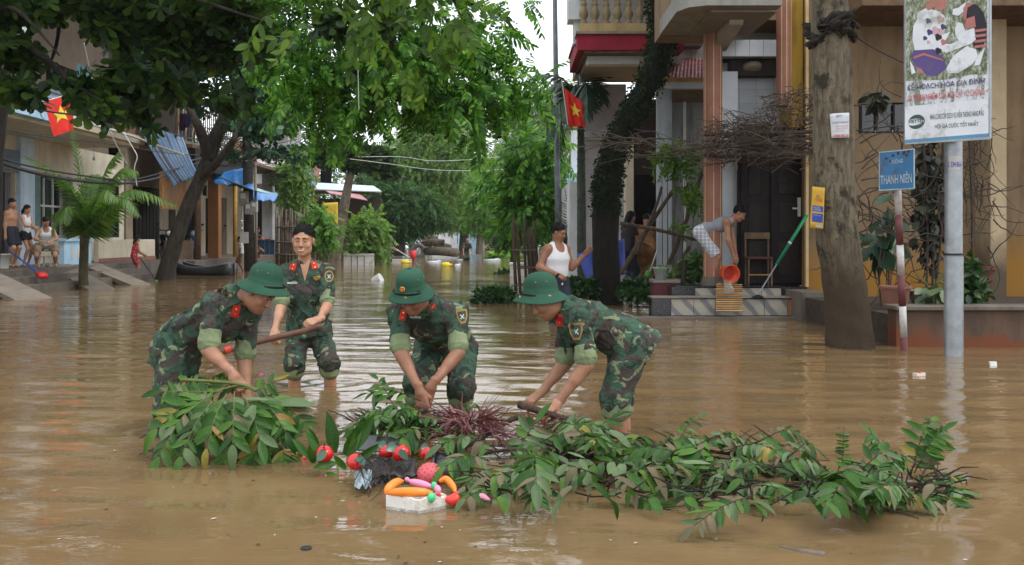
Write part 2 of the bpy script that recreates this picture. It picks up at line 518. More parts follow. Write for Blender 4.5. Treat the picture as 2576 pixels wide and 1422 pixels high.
def mat_skin(name, col):
    if name in MATS: return MATS[name]
    t = NT(name); c = t.coord()
    n = t.noise(c, 9, 4, 0.6)
    cc = t.ramp(n, [(0.3, (col[0] * 0.74, col[1] * 0.66, col[2] * 0.62)), (0.7, (col[0] * 1.1, col[1] * 1.06, col[2] * 1.04))])
    t.bsdf(cc, 0.48, t.noise(c, 160, 2), 0.12, 0.004, 0.4, 0, {'Subsurface Weight': 0.12, 'Subsurface Radius': (0.012, 0.005, 0.003), 'Subsurface Scale': 0.6})
    MATS[name] = t.m; return t.m
SKIN = mat_skin('skin_tan', (0.36, 0.19, 0.115))
SKIN2 = mat_skin('skin_light', (0.46, 0.26, 0.165))
SKIN3 = mat_skin('skin_brown', (0.30, 0.15, 0.09))
HAIR = mat_plain('hair_black', (0.009, 0.008, 0.008), 0.6, 0.5, 60, 0.2, 0, 0.6, 220)

def mat_camo():
    t = NT('camouflage_cloth'); c = t.coord((1, 1, 1.25), rot=(0.35, 0.5, 0.2)); c2 = t.coord((1.15, 1.15, 0.9), rot=(0.1, 0.9, 0.7))
    n1 = t.noise(c, 7.2, 2.4, 0.5, 1.0); n2 = t.noise(c2, 8.6, 2.4, 0.5, 1.2); n3 = t.noise(c, 9.4, 2.4, 0.55, 1.0)
    cc = t.mix(t.ramp(n1, [(0.50, 0.0), (0.515, 1.0)]), (0.050, 0.098, 0.066), (0.066, 0.054, 0.048))
    cc = t.mix(t.ramp(n2, [(0.575, 0.0), (0.59, 1.0)]), cc, (0.024, 0.044, 0.032))
    cc = t.mix(t.ramp(n3, [(0.375, 1.0), (0.39, 0.0)]), cc, (0.20, 0.225, 0.13))
    f = t.noise(c, 90, 4, 0.7)
    cc = t.mix(0.35, cc, t.ramp(f, [(0.3, 0.5), (0.7, 1.4)]), 'MULTIPLY')
    w = t.noise(t.coord((1, 1, 1)), 14, 5, 0.65, 1.5)
    g = t.n('NewGeometry'); sx = t.n('SeparateXYZ'); t.l(g.outputs['Position'], sx.inputs[0])      # cloth soaked up from the water line
    wet = t.ramp(t.math('ADD', sx.outputs['Z'], t.math('MULTIPLY', t.math('SUBTRACT', n1, 0.5), 0.35)), [(0.10, 1.0), (0.20, 0.0)])
    cc = t.mix(wet, cc, t.mix(1.0, cc, (0.5, 0.47, 0.42), 'MULTIPLY'))
    t.bsdf(cc, t.ramp(wet, [(0, 0.9), (1, 0.35)]), w, 0.9, 0.025, 0.2)
    MATS['camo'] = t.m; return t.m
CAMO = mat_camo()
OLIVE = mat_plain('olive_cloth_lining', (0.175, 0.215, 0.115), 0.85, 0.25, 10, 0.2, 0, 0.5, 30)
HATG = mat_plain('green_helmet_cloth', (0.023, 0.074, 0.046), 0.9, 0.28, 4, 0.25, 0, 0.25, 260)
STUD = mat_plain('dull_brass', (0.12, 0.14, 0.07), 0.5, 0.2)
REDTAB = mat_plain('red_felt', (0.50, 0.025, 0.02), 0.7, 0.1)
GOLD = mat_plain('gold_metal', (0.75, 0.48, 0.10), 0.35, 0.2, 20, 0.5, 0.6)
BLACK = mat_plain('black_leather', (0.018, 0.014, 0.013), 0.45, 0.3)
WHITE = mat_plain('white_enamel', (0.75, 0.74, 0.70), 0.5, 0.05)
EYEW = mat_plain('eye_white', (0.65, 0.62, 0.58), 0.3, 0.05)
LIP = mat_plain('lip_skin', (0.33, 0.12, 0.09), 0.45, 0.15)
TEETH = mat_plain('teeth', (0.75, 0.70, 0.60), 0.3, 0.05)

def bvh_of(o):
    me = o.data; off = origin_of(o)
    n = len(me.vertices); co = np.empty(n * 3, dtype=np.float32); me.vertices.foreach_get('co', co); co = co.reshape(-1, 3) + np.array(off, dtype=np.float32)
    return BVHTree.FromPolygons(co.tolist(), [tuple(p.vertices) for p in me.polygons])

def decal(bvh, origin, target, up, w, h, shape='rect', nx=5, ny=5, off=0.004):
    """a patch w x h sewn on: rays from origin towards target land on the cloth and the patch follows it"""
    origin, target = Vector(origin), Vector(target); d = (target - origin).normalized()
    hit = bvh.ray_cast(origin, d)
    if hit[0] is None: return None
    up = Vector(up); up = (up - d * up.dot(d)).normalized(); rt = d.cross(up)
    grid = []
    for i in range(ny + 1):
        row = []
        for j in range(nx + 1):
            u, v = j / nx * 2 - 1, i / ny * 2 - 1
            if shape == 'disc':
                m = max(abs(u), abs(v)); q = math.hypot(u, v) or 1; u, v = u * m / q, v * m / q
            if shape == 'shield' and v < 0: u *= (1 + v * 0.55)
            if shape == 'vee': u *= (v + 1.05) / 2
            c = hit[0] + rt * (u * w / 2) + up * (v * h / 2)
            hh = bvh.ray_cast(c - d * 0.12, d, 0.3)
            p = hh[0] if hh[0] is not None else c
            if hh[0] is not None and (p - c).length > 0.06: p = c
            row.append(p - d * off)
        grid.append(row)
    return MB().sheet(grid)

def pith_helmet(parent, c, M, badge=False, strap=True, sc=1.0):
    """tropical helmet: ridged dome, drooping oval brim, eyelets; c = head centre, M = head frame"""
    c = Vector(c)
    def L(x, y, z): return c + M @ Vector((x, y, z)) * sc
    n = 48; prof = [(0.0, 0.152), (0.02, 0.151), (0.045, 0.146), (0.070, 0.133), (0.088, 0.112), (0.097, 0.088), (0.1005, 0.062), (0.1015, 0.040),
                    (0.1035, 0.038), (0.1035, 0.024), (0.1045, 0.022), (0.118, 0.010), (0.135, -0.003), (0.152, -0.016), (0.157, -0.021), (0.156, -0.025), (0.150, -0.021), (0.133, -0.009), (0.104, 0.010), (0.095, 0.015), (0.05, 0.05)]
    vs, fs = [], []
    for r, z in prof:
        for k in range(n):
            a = 2 * math.pi * k / n
            ex = 1.0 + (0.10 if r < 0.104 else 0.16) * (abs(math.sin(a)) ** 1.5)
            droop = -0.10 * max(0, r - 0.104) * (1 + math.cos(2 * a)) * 1.6
            vs.append(L(r * 0.93 * math.cos(a), r * ex * math.sin(a) - 0.012, z + 0.006 + droop))
    for i in range(len(prof) - 1):
        for k in range(n): fs.append((i * n + k, (i + 1) * n + k, (i + 1) * n + (k + 1) % n, i * n + (k + 1) % n))
    hat = MB().add(vs, fs).build('pith_helmet', HATG, parent, smooth=True)
    MB().lathe(L(0, -0.012, 0.156), [(0.013, 0), (0.012, 0.006), (0.006, 0.009)], 10, M @ Vector((0, 0, 1))).build('top_button', HATG, hat, smooth=True)
    for sx in (-1, 1):
        for yy in (-0.04, 0.03):
            p = Vector((sx * 0.080, yy, 0.100)); nrm = M @ Vector((sx * 0.9, 0, 0.45))
            MB().lathe(L(*p), [(0.0055, -0.004), (0.0055, 0.004), (0.003, 0.005)], 8, nrm).build('eyelet', STUD, hat)
    if strap:
        pts = [L(0.105 * 0.99 * math.cos(a), 0.1045 * 1.24 * math.sin(a) - 0.012 + 0.006, 0.026 - 0.018 * (1 - math.sin(a))) for a in [R(x) for x in range(14, 170, 6)]]
        up = M @ Vector((0, 0.25, 1))
        g = [[p + up * (-0.007 * sc) for p in pts], [p + up * (0.007 * sc) for p in pts]]
        g = [[p + (M @ Vector((0, 0.003, 0.002))) for p in r] for r in g]
        MB().sheet(g).build('chin_strap', BLACK, hat)
        MB().obox(L(-0.03, 0.126, 0.006), M @ Vector((1, 0, 0)), M @ Vector((0, 1, 0)), M @ Vector((0, 0, 1)), 0.009, 0.004, 0.009).build('buckle', GOLD, hat)
    if badge:
        ax = M @ Vector((0, 1, 0.18)); p = L(0, 0.102, 0.056)
        bd = MB().lathe(p, [(0.017, -0.004), (0.017, 0.003), (0.0145, 0.004)], 20, ax).build('badge', GOLD, hat)
        MB().lathe(p + ax * 0.0045, [(0.0135, 0), (0.013, 0.001)], 16, ax).build('badge_field', REDTAB, bd)
        rt = M @ Vector((1, 0, 0)); uu = ax.cross(rt).normalized() * -1
        star = [p + ax * 0.0062 + rt * (math.sin(k * math.pi / 5) * (0.010 if k % 2 == 0 else 0.004)) + uu * (math.cos(k * math.pi / 5) * (0.010 if k % 2 == 0 else 0.004)) for k in range(10)]
        MB().prism(star, ax * 0.0008).build('star', GOLD, bd)
    return hat

def figure(name, label, J, loc, sc=1.0, skin=None, top=None, bot=None, hair='short', hat=None, vox=0.010, hvox=0.0045, group=None,
           hands=None, face=True, smile=False, cloth_wr=0.013, slim=1.0, cuffs=None, seed=0, head_sc=None, category='person'):
    """J: joints in world space. Body is one mesh; clothes, hair and helmet are its parts."""
    skin = skin or SKIN
    t = thing(name, label, category, loc, group)
    hs = sc * (head_sc or 1.0); g = slim * sc
    M = frame_from(J['hf'], J['hu']); hc = J['head']
    wd = (J['shr'] - J['shl']).normalized()
    out = {'t': t, 'M': M}
    B = SDF()
    pel, chest, neck = J['pel'], J['chest'], J['neck']; waist = pel.lerp(chest, 0.5)
    if 'waist' in J: waist = J['waist']
    def torso(S, e, k=0.05):
        S.cone(pel, waist, 0.110 * g + e, 0.100 * g + e, k, wd, 1.36)
        S.cone(waist, chest, 0.100 * g + e, 0.112 * g + e, k, wd, 1.36)
        S.cone(chest, neck, 0.112 * g + e, 0.062 * g + e, k, wd, 1.42)
        S.cone(J['shl'], J['shr'], 0.056 * g + e, 0.056 * g + e, k)
    torso(B, 0.0)
    for s in 'lr':
        B.cone(J['sh' + s], J['el' + s], 0.053 * g, 0.040 * g, 0.03); B.cone(J['el' + s], J['wr' + s], 0.041 * g, 0.0265 * g, 0.02)
        B.cone(J['el' + s].lerp(J['wr' + s], 0.1), J['el' + s].lerp(J['wr' + s], 0.4), 0.040 * g, 0.037 * g, 0.02)
        B.cone(J['hip' + s], J['kn' + s], 0.086 * g, 0.055 * g, 0.04); B.cone(J['kn' + s], J['an' + s], 0.054 * g, 0.036 * g, 0.03)
        kn, an = J['kn' + s], J['an' + s]
        back = -(J['ff'] if 'ff' in J else J['hf'])
        B.cone(kn.lerp(an, 0.15) + back * 0.012 * sc, kn.lerp(an, 0.45) + back * 0.012 * sc, 0.050 * g, 0.044 * g, 0.03)
        if 'ft' + s in J: B.cone(an - V(0, 0, 0.03 * sc), J['ft' + s], 0.040 * g, 0.030 * g, 0.03)
    B.cone(neck, hc + M @ Vector((0, -0.02, -0.05)) * hs, 0.058 * g, 0.054 * g, 0.03)
    ch = [B.mesh(vox)]
    H = SDF(); L = head_sdf(H, hc, M, hs, smile, 1.0, 0.84 if hat is not None else 1.0); H.cone(hc + M @ Vector((0, -0.02, -0.05)) * hs, hc.lerp(neck, 0.75), 0.056 * g, 0.057 * g, 0.02)
    ch.append(H.mesh(hvox * (1 if face else 1.6)))
    for s in 'lr':
        hd = (hands or {}).get(s)
        if hd is not None:
            S = SDF(); hand_sdf(S, J['wr' + s], hd['d'], hd['b'], hd['s'], hd.get('c', 0.3), sc * 1.04, hd.get('sp', 1.0), hd.get('t', 0.5)); ch.append(S.mesh(hvox * 0.8))
        else:
            S = SDF(); w = J['wr' + s]; d = (w - J['el' + s]).normalized()
            hand_sdf(S, w, d, wd.cross(d) + wd * (0.7 if s == 'r' else -0.7), 1 if s == 'l' else -1, 0.35, sc, 1.0, 0.4); ch.append(S.mesh(hvox * 1.1))
    v, q = join_chunks(ch)
    out['body'] = link('body', npmesh('body', v, q), skin, t)
    # hair
    if hair:
        S = SDF()
        def E(x, y, z, rx, ry, rz, k=0.012, sub=False): S.ell(hc + M @ Vector((x, y, z)) * hs, (rx * hs, ry * hs, rz * hs), M, k * hs, sub)
        if hair == 'short':
            E(0, -0.020, 0.050, 0.081, 0.100, 0.086)
            E(0, -0.035, 0.005, 0.076, 0.070, 0.055, 0.02)
            E(0, 0.090, -0.045, 0.066, 0.090, 0.110, 0.012, True)
            E(0, 0.040, -0.085, 0.12, 0.075, 0.085, 0.02, True)
        elif hair == 'crop':
            E(0, 0.004, 0.020, 0.072, 0.082, 0.074)
            E(0, 0.062, -0.065, 0.080, 0.075, 0.115, 0.015, True)
            E(0, 0.010, -0.095, 0.12, 0.09, 0.085, 0.012, True)
        else:
            E(0, -0.024, 0.042, 0.086, 0.104, 0.094)
            E(0, -0.060, -0.050, 0.070, 0.050, 0.10)
            if hair == 'tail':
                S.cone(hc + M @ Vector((0, -0.10, 0.02)) * hs, hc + M @ Vector((0, -0.14, -0.10)) * hs, 0.035 * hs, 0.03 * hs, 0.02)
                S.cone(hc + M @ Vector((0, -0.14, -0.10)) * hs, hc + M @ Vector((0, -0.115, -0.20)) * hs, 0.03 * hs, 0.012 * hs, 0.02)
            if hair == 'long': S.cone(hc + M @ Vector((0, -0.06, -0.03)) * hs, hc + M @ Vector((0, -0.07, -0.20)) * hs, 0.07 * hs, 0.05 * hs, 0.03, M @ Vector((1, 0, 0)), 1.3)
            E(0, 0.075, -0.055, 0.074, 0.075, 0.110, 0.015, True)
        v, q = S.mesh(hvox * 0.9, 0.0045 * hs, 5.5, seed)
        if face and hat is None:
            rg = np.random.default_rng(seed); k = rg.integers(0, len(v), 2600); nn = v[k] - np.array(hc + M @ Vector((0, -0.01, 0.0))); nn /= np.linalg.norm(nn, axis=1, keepdims=True)
            fwv = np.array(M @ Vector((0, 0.5, -0.25))); d = nn + fwv + rg.normal(size=nn.shape) * 0.35
            sv, sf = scatter(leaf_cards(1, 0.09, 0.1, (0, 0.5, 1.0), (1, 0.8, 0.1), -0.3), v[k] - nn * 0.003, d, nn + rg.normal(size=nn.shape) * 0.6, 0.013 * hs * rg.uniform(0.6, 1.3, len(k)))
            v, q = join_chunks([(v, q), (sv, sf)])
        out['hair'] = link('hair', npmesh('hair', v, q), HAIR, t)
    if face:
        for sx in (-1, 1):
            e = hc + M @ Vector((sx * 0.031, 0.0875, 0.003)) * hs
            MB().ell(e, (0.0105 * hs, 0.003 * hs, (0.0024 if smile else 0.004) * hs), 10, 6, M.to_quaternion()).build('eye', BLACK, t, smooth=True)
            pts = [hc + M @ Vector((sx * (0.013 + 0.034 * u), 0.096 - 0.016 * u * u, 0.0225 + 0.006 * math.sin(u * 2.6))) * hs for u in (0, 0.25, 0.5, 0.75, 1)]
            MB().tube(pts, [0.0022 * hs, 0.0034 * hs, 0.0034 * hs, 0.003 * hs, 0.0015 * hs], 6).build('eyebrow', HAIR, t, smooth=True)
        if smile:
            pts = [hc + M @ Vector((u * 0.026, 0.0985 - 0.010 * u * u, -0.0705 + 0.005 * u * u)) * hs for u in np.linspace(-1, 1, 9)]
            MB().tube(pts, [0.001] + [0.0042 * hs] * 7 + [0.001], 6).build('teeth', TEETH, t, smooth=True)
            for dz, yy in ((0.0055, 0.0995), (-0.006, 0.0985)):
                pts = [hc + M @ Vector((u * 0.029, yy - 0.011 * u * u, -0.0705 + dz * (1 - u * u * 0.8) + 0.006 * u * u)) * hs for u in np.linspace(-1, 1, 9)]
                MB().tube(pts, [0.0012] + [0.0034 * hs] * 7 + [0.0012], 6).build('lip', LIP, t, smooth=True)
        else:
            pts = [hc + M @ Vector((u * 0.024, 0.0985 - 0.010 * u * u, -0.0695 - 0.002 * u * u)) * hs for u in np.linspace(-1, 1, 7)]
            MB().tube(pts, [0.001] + [0.0035 * hs] * 5 + [0.001], 6).build('lip', LIP, t, smooth=True)
    # clothes
    if top:
        st, mt = top; S = SDF()
        if st == 'jacket':
            torso(S, 0.013 * sc, 0.06)
            hem = J.get('hem', [])
            for a, b, r1, r2, f in hem: S.cone(a, b, r1, r2, 0.05, wd, f, 1)
            S.cone(chest.lerp(neck, 0.6), neck.lerp(hc, 0.10), 0.085 * sc, 0.066 * sc, 0.04, wd, 1.1, 1)
            for s in 'lr':
                e = J['sh' + s].lerp(J['el' + s], J.get('slv', 0.82))
                S.cone(J['sh' + s], e, 0.066 * sc, 0.060 * sc, 0.04, None, 1, 1)
            v, q = S.mesh(0.0075, cloth_wr, 0.75, seed); out['top'] = link('jacket', npmesh('jacket', v, q), mt, t)
            for s in 'lr':
                a, b = J['sh' + s], J['el' + s]; f0 = J.get('slv', 0.82); C = SDF()
                w0 = a.lerp(b, f0 - 0.22); w1 = a.lerp(b, f0 + 0.06)
                C.cone(w0, w1, 0.063 * sc, 0.0675 * sc, 0.01, None, 1, 2); C.cone(a.lerp(b, f0 + 0.02), a.lerp(b, f0 + 0.05), 0.064 * sc, 0.064 * sc, 0.012)
                v, q = C.mesh(0.006, 0.0055, 1.1, seed + 3); link('rolled_sleeve', npmesh('rolled_sleeve', v, q), OLIVE, t)
        else:
            if st in ('tank', 'sleeveless'):
                upv = (neck - chest).normalized(); fw = wd.cross(upv).normalized() * -1
                if fw.dot(J['ff']) < 0: fw = -fw
                S.cone(pel.lerp(waist, -0.2), waist, 0.122 * g, 0.112 * g, 0.05, wd, 1.38); S.cone(waist, chest, 0.112 * g, 0.122 * g, 0.05, wd, 1.36); S.cone(chest, neck, 0.122 * g, 0.070 * g, 0.05, wd, 1.42)
                S.cone(J['shl'].lerp(J['shr'], 0.2), J['shl'].lerp(J['shr'], 0.8), 0.064 * g, 0.064 * g, 0.04)
                for s, sg in (('l', -1), ('r', 1)):
                    p = J['sh' + s] + wd * sg * (0.045 if st == 'tank' else 0.065) * g - upv * 0.02 * g; S.ell(p, (0.06 * g, 0.06 * g, 0.10 * g), None, 0.01, True); S.cone(p + wd * sg * 0.03, p + wd * sg * 0.12, 0.09 * g, 0.10 * g, 0.01, sub=True)
                p = neck + fw * 0.055 * g + upv * 0.01 * g; S.ell(p, (0.07 * g, 0.07 * g, (0.115 if st == 'tank' else 0.07) * g), None, 0.01, True); S.ell(neck + upv * 0.05 * g, (0.07 * g, 0.07 * g, 0.06 * g), None, 0.01, True)
            elif st == 'never':
                S.cone(pel.lerp(waist, -0.15), waist, 0.122 * g, 0.110 * g, 0.05, wd, 1.38)
                S.cone(waist, chest, 0.110 * g, 0.121 * g, 0.05, wd, 1.36)
                S.cone(chest, chest.lerp(neck, 0.45), 0.121 * g, 0.100 * g, 0.05, wd, 1.30, 1)
                for s, u in (('l', 0.40), ('r', 0.60)):
                    sp = J['shl'].lerp(J['shr'], 0.5 + (u - 0.5) * 2.6)
                    up = (neck - chest).normalized()
                    fw = wd.cross(up).normalized()
                    for sg in (-1, 1):
                        S.cone(chest.lerp(neck, 0.30) + fw * sg * 0.085 * g + wd * (-0.065 if s == 'l' else 0.065) * g, sp + up * 0.045 * g + fw * sg * 0.02 * g, 0.030 * g, 0.022 * g, 0.02)
            else:
                torso(S, 0.012 * sc, 0.05)
                if st in ('tee', 'sleeveless'):
                    S.cone(pel.lerp(waist, -0.1), waist, 0.128 * g, 0.115 * g, 0.05, wd, 1.4)
                    ls = 0.55 if st == 'tee' else 0.12
                    for s in 'lr': S.cone(J['sh' + s], J['sh' + s].lerp(J['el' + s], ls), 0.066 * g, 0.062 * g, 0.03, None, 1, 1)
                if st == 'dress':
                    kn = (J['knl'] + J['knr']) / 2
                    S.cone(pel, pel.lerp(kn, 0.75), 0.125 * g, 0.150 * g, 0.06, wd, 1.35, 1)
            v, q = S.mesh(max(vox * 0.9, 0.008), cloth_wr * 0.7, 0.9, seed); out['top'] = link({'tank': 'tank_top', 'tee': 'shirt', 'sleeveless': 'sleeveless_shirt', 'dress': 'dress'}[st], npmesh('shirt', v, q), mt, t)
    if bot:
        st, mt, frac = bot; S = SDF()
        S.cone(pel + (waist - pel) * 0.35, pel, 0.117 * g, 0.122 * g, 0.04, wd, 1.38)
        S.cone(J['hipl'], J['hipr'], 0.105 * g, 0.105 * g, 0.04)
        loose = 0.022 if st == 'trousers' else 0.03
        for s in 'lr':
            hp, kn, an = J['hip' + s], J['kn' + s], J['an' + s]
            if frac <= 1: S.cone(hp, hp.lerp(kn, frac), 0.094 * g + loose * 0.5, 0.062 * g + loose + 0.02 * (1 - frac), 0.035, None, 1, 1)
            else:
                S.cone(hp, kn, 0.094 * g + loose * 0.6, 0.066 * g + loose, 0.035)
                S.cone(kn, kn.lerp(an, frac - 1), 0.066 * g + loose, 0.060 * g + loose, 0.03, None, 1, 1)
        v, q = S.mesh(0.0085 if vox < 0.012 else vox, cloth_wr, 0.75, seed + 5)
        out['bot'] = link('trousers' if st == 'trousers' else 'shorts', npmesh('trousers', v, q), mt, t)
        if cuffs is not None:
            for s in 'lr':
                kn, an = J['kn' + s], J['an' + s]; C = SDF()
                a, b = kn.lerp(an, frac - 1 - 0.10), kn.lerp(an, frac - 1 + 0.06)
                C.cone(a, b, 0.082 * g, 0.084 * g, 0.01, None, 1, 2); C.cone(a.lerp(b, 0.3), a.lerp(b, 0.7), 0.086 * g, 0.086 * g, 0.01)
                v, q = C.mesh(0.0075, 0.004, 1.1, seed + 9); link('rolled_cuff', npmesh('rolled_cuff', v, q), cuffs, t)
    if hat is not None:
        out['hat'] = pith_helmet(t, hat['c'], frame_from(hat['f'], hat.get('u', (0, 0, 1))), hat.get('badge', False), hat.get('strap', True), hat.get('sc', 0.95))
    return out
# ------------------------------------------------------------------ setting: water, street bed
def build_water():
    t = NT('muddy_flood_water')
    tc = t.n('NewGeometry'); pos = tc.outputs['Position']
    def mp(sc, rot=0.0):
        m = t.n('Mapping'); m.inputs['Scale'].default_value = sc; m.inputs['Rotation'].default_value = (0, 0, rot); t.l(pos, m.inputs['Vector']); return m.outputs[0]
    n0 = t.noise(mp((0.25, 0.5, 1)), 1.0, 5, 0.6, 1.5)
    col = t.ramp(n0, [(0.3, (0.150, 0.094, 0.043)), (0.7, (0.205, 0.135, 0.066))])
    a = t.noise(mp((0.8, 1.9, 1), 0.12), 1.5, 2, 0.45, 0.8)
    b = t.noise(mp((1.6, 4.2, 1), -0.2), 3.4, 3, 0.55, 0.8)
    c = t.noise(mp((1, 1.6, 1)), 0.45, 2, 0.5)
    calm = t.ramp(c, [(0.36, 0.12), (0.64, 1.0)])
    h = t.math('ADD', t.math('MULTIPLY', a, t.math('ADD', t.math('MULTIPLY', calm, 0.75), 0.35)), t.math('MULTIPLY', t.math('MULTIPLY', b, 0.28), calm))
    bp = t.n('Bump'); bp.inputs['Strength'].default_value = 1.0; bp.inputs['Distance'].default_value = 0.020
    t.l(h, bp.inputs['Height'])
    b_ = t.bsdf(col, 0.05, None, spec=0.5, extra={'IOR': 1.33})
    t.l(bp.outputs[0], b_.inputs['Normal'])
    MATS['water'] = t.m
    # a sheet finer near the standpoint, with low real swells
    ys = np.concatenate([np.linspace(-12, 2.4, 8), np.arange(2.5, 14, 0.05), np.arange(14, 40, 0.4), np.linspace(41, 400, 24)])
    xs = np.concatenate([np.linspace(-200, -12, 12), np.linspace(-10, -6, 12), np.arange(-5.8, 5.8, 0.06), np.linspace(6, 10, 12), np.linspace(12, 200, 12)])
    Xg, Yg = np.meshgrid(xs, ys)
    fade = np.clip((Yg - 1) / 3, 0, 1) * np.clip((30 - Yg) / 20, 0, 1) * np.clip((9 - np.abs(Xg)) / 4, 0, 1)
    Z = 0.0035 * np.sin(Yg * 7 + 1.7 * np.sin(Xg * 1.3) + 0.5 * Xg) + 0.003 * np.sin(Yg * 12.5 - 1.1 * Xg + 1.4 * np.sin(Xg * 2.1 + Yg)) + 0.002 * np.sin(Xg * 5 + Yg * 17 + 2 * np.sin(Xg * 0.9))
    for cx, cy in ((-1.79, 8.15), (-1.46, 8.15), (0.64, 6.0), (-0.55, 6.6), (-0.35, 6.6), (-2.05, 6.1)):     # rings round the legs
        r = np.hypot(Xg - cx, Yg - cy); Z += 0.007 * np.cos(r * 24) * np.exp(-r * 2.2)
    Z *= fade
    n, m = Xg.shape; idx = np.arange(n * m).reshape(n, m)
    fs = np.stack([idx[:-1, :-1], idx[:-1, 1:], idx[1:, 1:], idx[1:, :-1]], -1).reshape(-1, 4)
    o = link('water', npmesh('water', np.stack([Xg, Yg, Z], -1).reshape(-1, 3), fs), t.m)
    tag(o, 'brown muddy flood water covering the whole street', None, None, 'structure')
    g = MB().sheet([[(x, y, -0.36) for x in (-220, -11, 11, 220)] for y in (-12, 0, 60, 420)]).build('road', mat_plain('silted_asphalt', (0.06, 0.05, 0.04), 0.9))
    tag(g, 'silted road bed under the flood water', None, None, 'structure')
build_water()

# ------------------------------------------------------------------ four soldiers clearing branches
CAMP = V(0, 0, CH)
def on_px(fig, part, x, y, w, h, mat, name, up=(0, 0, 1), shape='rect', off=0.004, parent=None, n=5):
    bv = fig.get('bvh_' + part)
    if bv is None: bv = fig['bvh_' + part] = bvh_of(fig[part])
    m = decal(bv, CAMP, P(x, y, 6), up, w, h, shape, n, n, off)
    return m.build(name, mat, parent or fig[part], smooth=True) if m else None
def collar(fig, neck, ax, fwd, mt, sc=1.0, r=0.076, h=0.055, gap=32):
    ax = Vector(ax).normalized(); fw = Vector(fwd); fw = (fw - ax * fw.dot(ax)).normalized(); rt = fw.cross(ax)
    g = [[], [], []]
    for a in range(gap, 361 - gap, 8):
        d = fw * math.cos(R(a)) + rt * math.sin(R(a))
        near = max(0.0, math.cos(R(a)))
        g[0].append(neck + d * (r - 0.014) * sc + ax * h * (1 - 0.45 * near) * sc)
        g[1].append(neck + d * (r + 0.004) * sc + ax * (h + 0.004) * (1 - 0.45 * near) * sc)
        g[2].append(neck + d * (r + 0.030) * sc + ax * (-0.012 - 0.03 * near) * sc)
    MB().sheet(g).build('collar', mt, fig['t'], smooth=True)
def camo_trim(fig, pts):
    for p in pts: on_px(fig, *p)
PATCHY = mat_plain('gold_thread', (0.34, 0.20, 0.05), 0.8, 0.3)
PATCHD = mat_plain('dark_patch_cloth', (0.03, 0.06, 0.045), 0.8, 0.2)
CAMOD = mat_plain('dark_pocket_cloth', (0.030, 0.032, 0.028), 0.85, 0.4, 18)
TAGW = mat_plain('white_tape', (0.42, 0.42, 0.40), 0.7, 0.1)
def patch(fig, part, x, y, w, h, up=(0, 0, 1), shape='shield'):
    p = on_px(fig, part, x, y, w, h, PATCHY, 'sleeve_badge', up, shape, 0.004)
    if p:
        on_px(fig, part, x, y, w * 0.74, h * 0.74, PATCHD, 'badge_field', up, shape, 0.010, p)
        u = Vector(up).normalized()
        for a in (0.7, -0.7):
            q = Quaternion((0, 1, 0), a) @ u
            on_px(fig, part, x, y + 1, w * 0.09, h * 0.42, TAGW, 'crossed_mark', q, 'rect', 0.013, p, 3)
def red_tab(fig, part, x, y, w, h, up):
    p = on_px(fig, part, x, y, w, h, REDTAB, 'collar_tab', up, 'rect', 0.006)
    if p:
        u = Vector(up).normalized()
        for s in (-0.22, 0.22):
            on_px(fig, part, x + u.x * s * h * 380, y - u.z * s * h * 380, w * 0.2, w * 0.2, GOLD, 'tab_star', Quaternion((0, 1, 0), 0.78) @ u, 'rect', 0.009, p, 2)

def soldier_stooping_with_bundle():
    J = dict(pel=P(442, 872, 6.2), waist=P(485, 835, 6.15), chest=P(553, 800, 6.12), neck=P(598, 752, 6.12), head=P(650, 735, 6.06), hf=V(0.80, -0.22, -0.55), hu=V(0.5, -0.05, 0.85), ff=V(1, -0.3, 0),
             shr=P(540, 762, 5.96), elr=P(524, 880, 5.86), wrr=P(586, 942, 5.74), shl=P(628, 788, 6.28), ell=P(614, 905, 6.22), wrl=P(621, 996, 6.10),
             hipr=P(432, 890, 6.08), hipl=P(455, 892, 6.34), knr=P(425, 1035, 6.0), knl=P(470, 1035, 6.36), anr=P(425, 1225, 6.05), anl=P(470, 1205, 6.4))
    J['hem'] = [(J['pel'].lerp(J['waist'], 0.3), P(436, 925, 6.2), 0.125, 0.142, 1.15)]
    f = figure('soldier', 'soldier in camouflage and green helmet bent rightwards, lifting the bundle of leaves', J, (J['pel'].x, 6.1, 0), 1.0, SKIN, ('jacket', CAMO), ('trousers', CAMO, 1.35), 'crop',
               dict(c=P(668, 722, 6.05), f=V(0.955, -0.16, -0.24), u=V(0.2, -0.06, 1), sc=0.955), seed=1,
               hands=dict(r=dict(d=V(0.55, -0.15, -0.75), b=V(0.5, -0.6, 0.3), s=1, c=1.15, t=0.9), l=dict(d=V(0.05, -0.1, -1), b=V(0.6, -0.6, 0), s=-1, c=0.7)))
    collar(f, J['neck'] + V(-0.01, 0, 0.0), (J['head'] - J['neck']) + V(0, 0, 0.06), V(1, -0.4, -0.6), CAMO)
    red_tab(f, 'top', 593, 784, 0.046, 0.074, V(0.22, 0, 1))
    on_px(f, 'top', 452, 816, 0.105, 0.058, CAMOD, 'pocket_flap', V(-0.7, 0, 0.9), off=0.005)
    on_px(f, 'top', 460, 820, 0.014, 0.014, BLACK, 'button', off=0.009)
    on_px(f, 'top', 553, 740, 0.06, 0.10, CAMO, 'shoulder_strap', V(0.8, 0, 0.35), off=0.007)
    return f
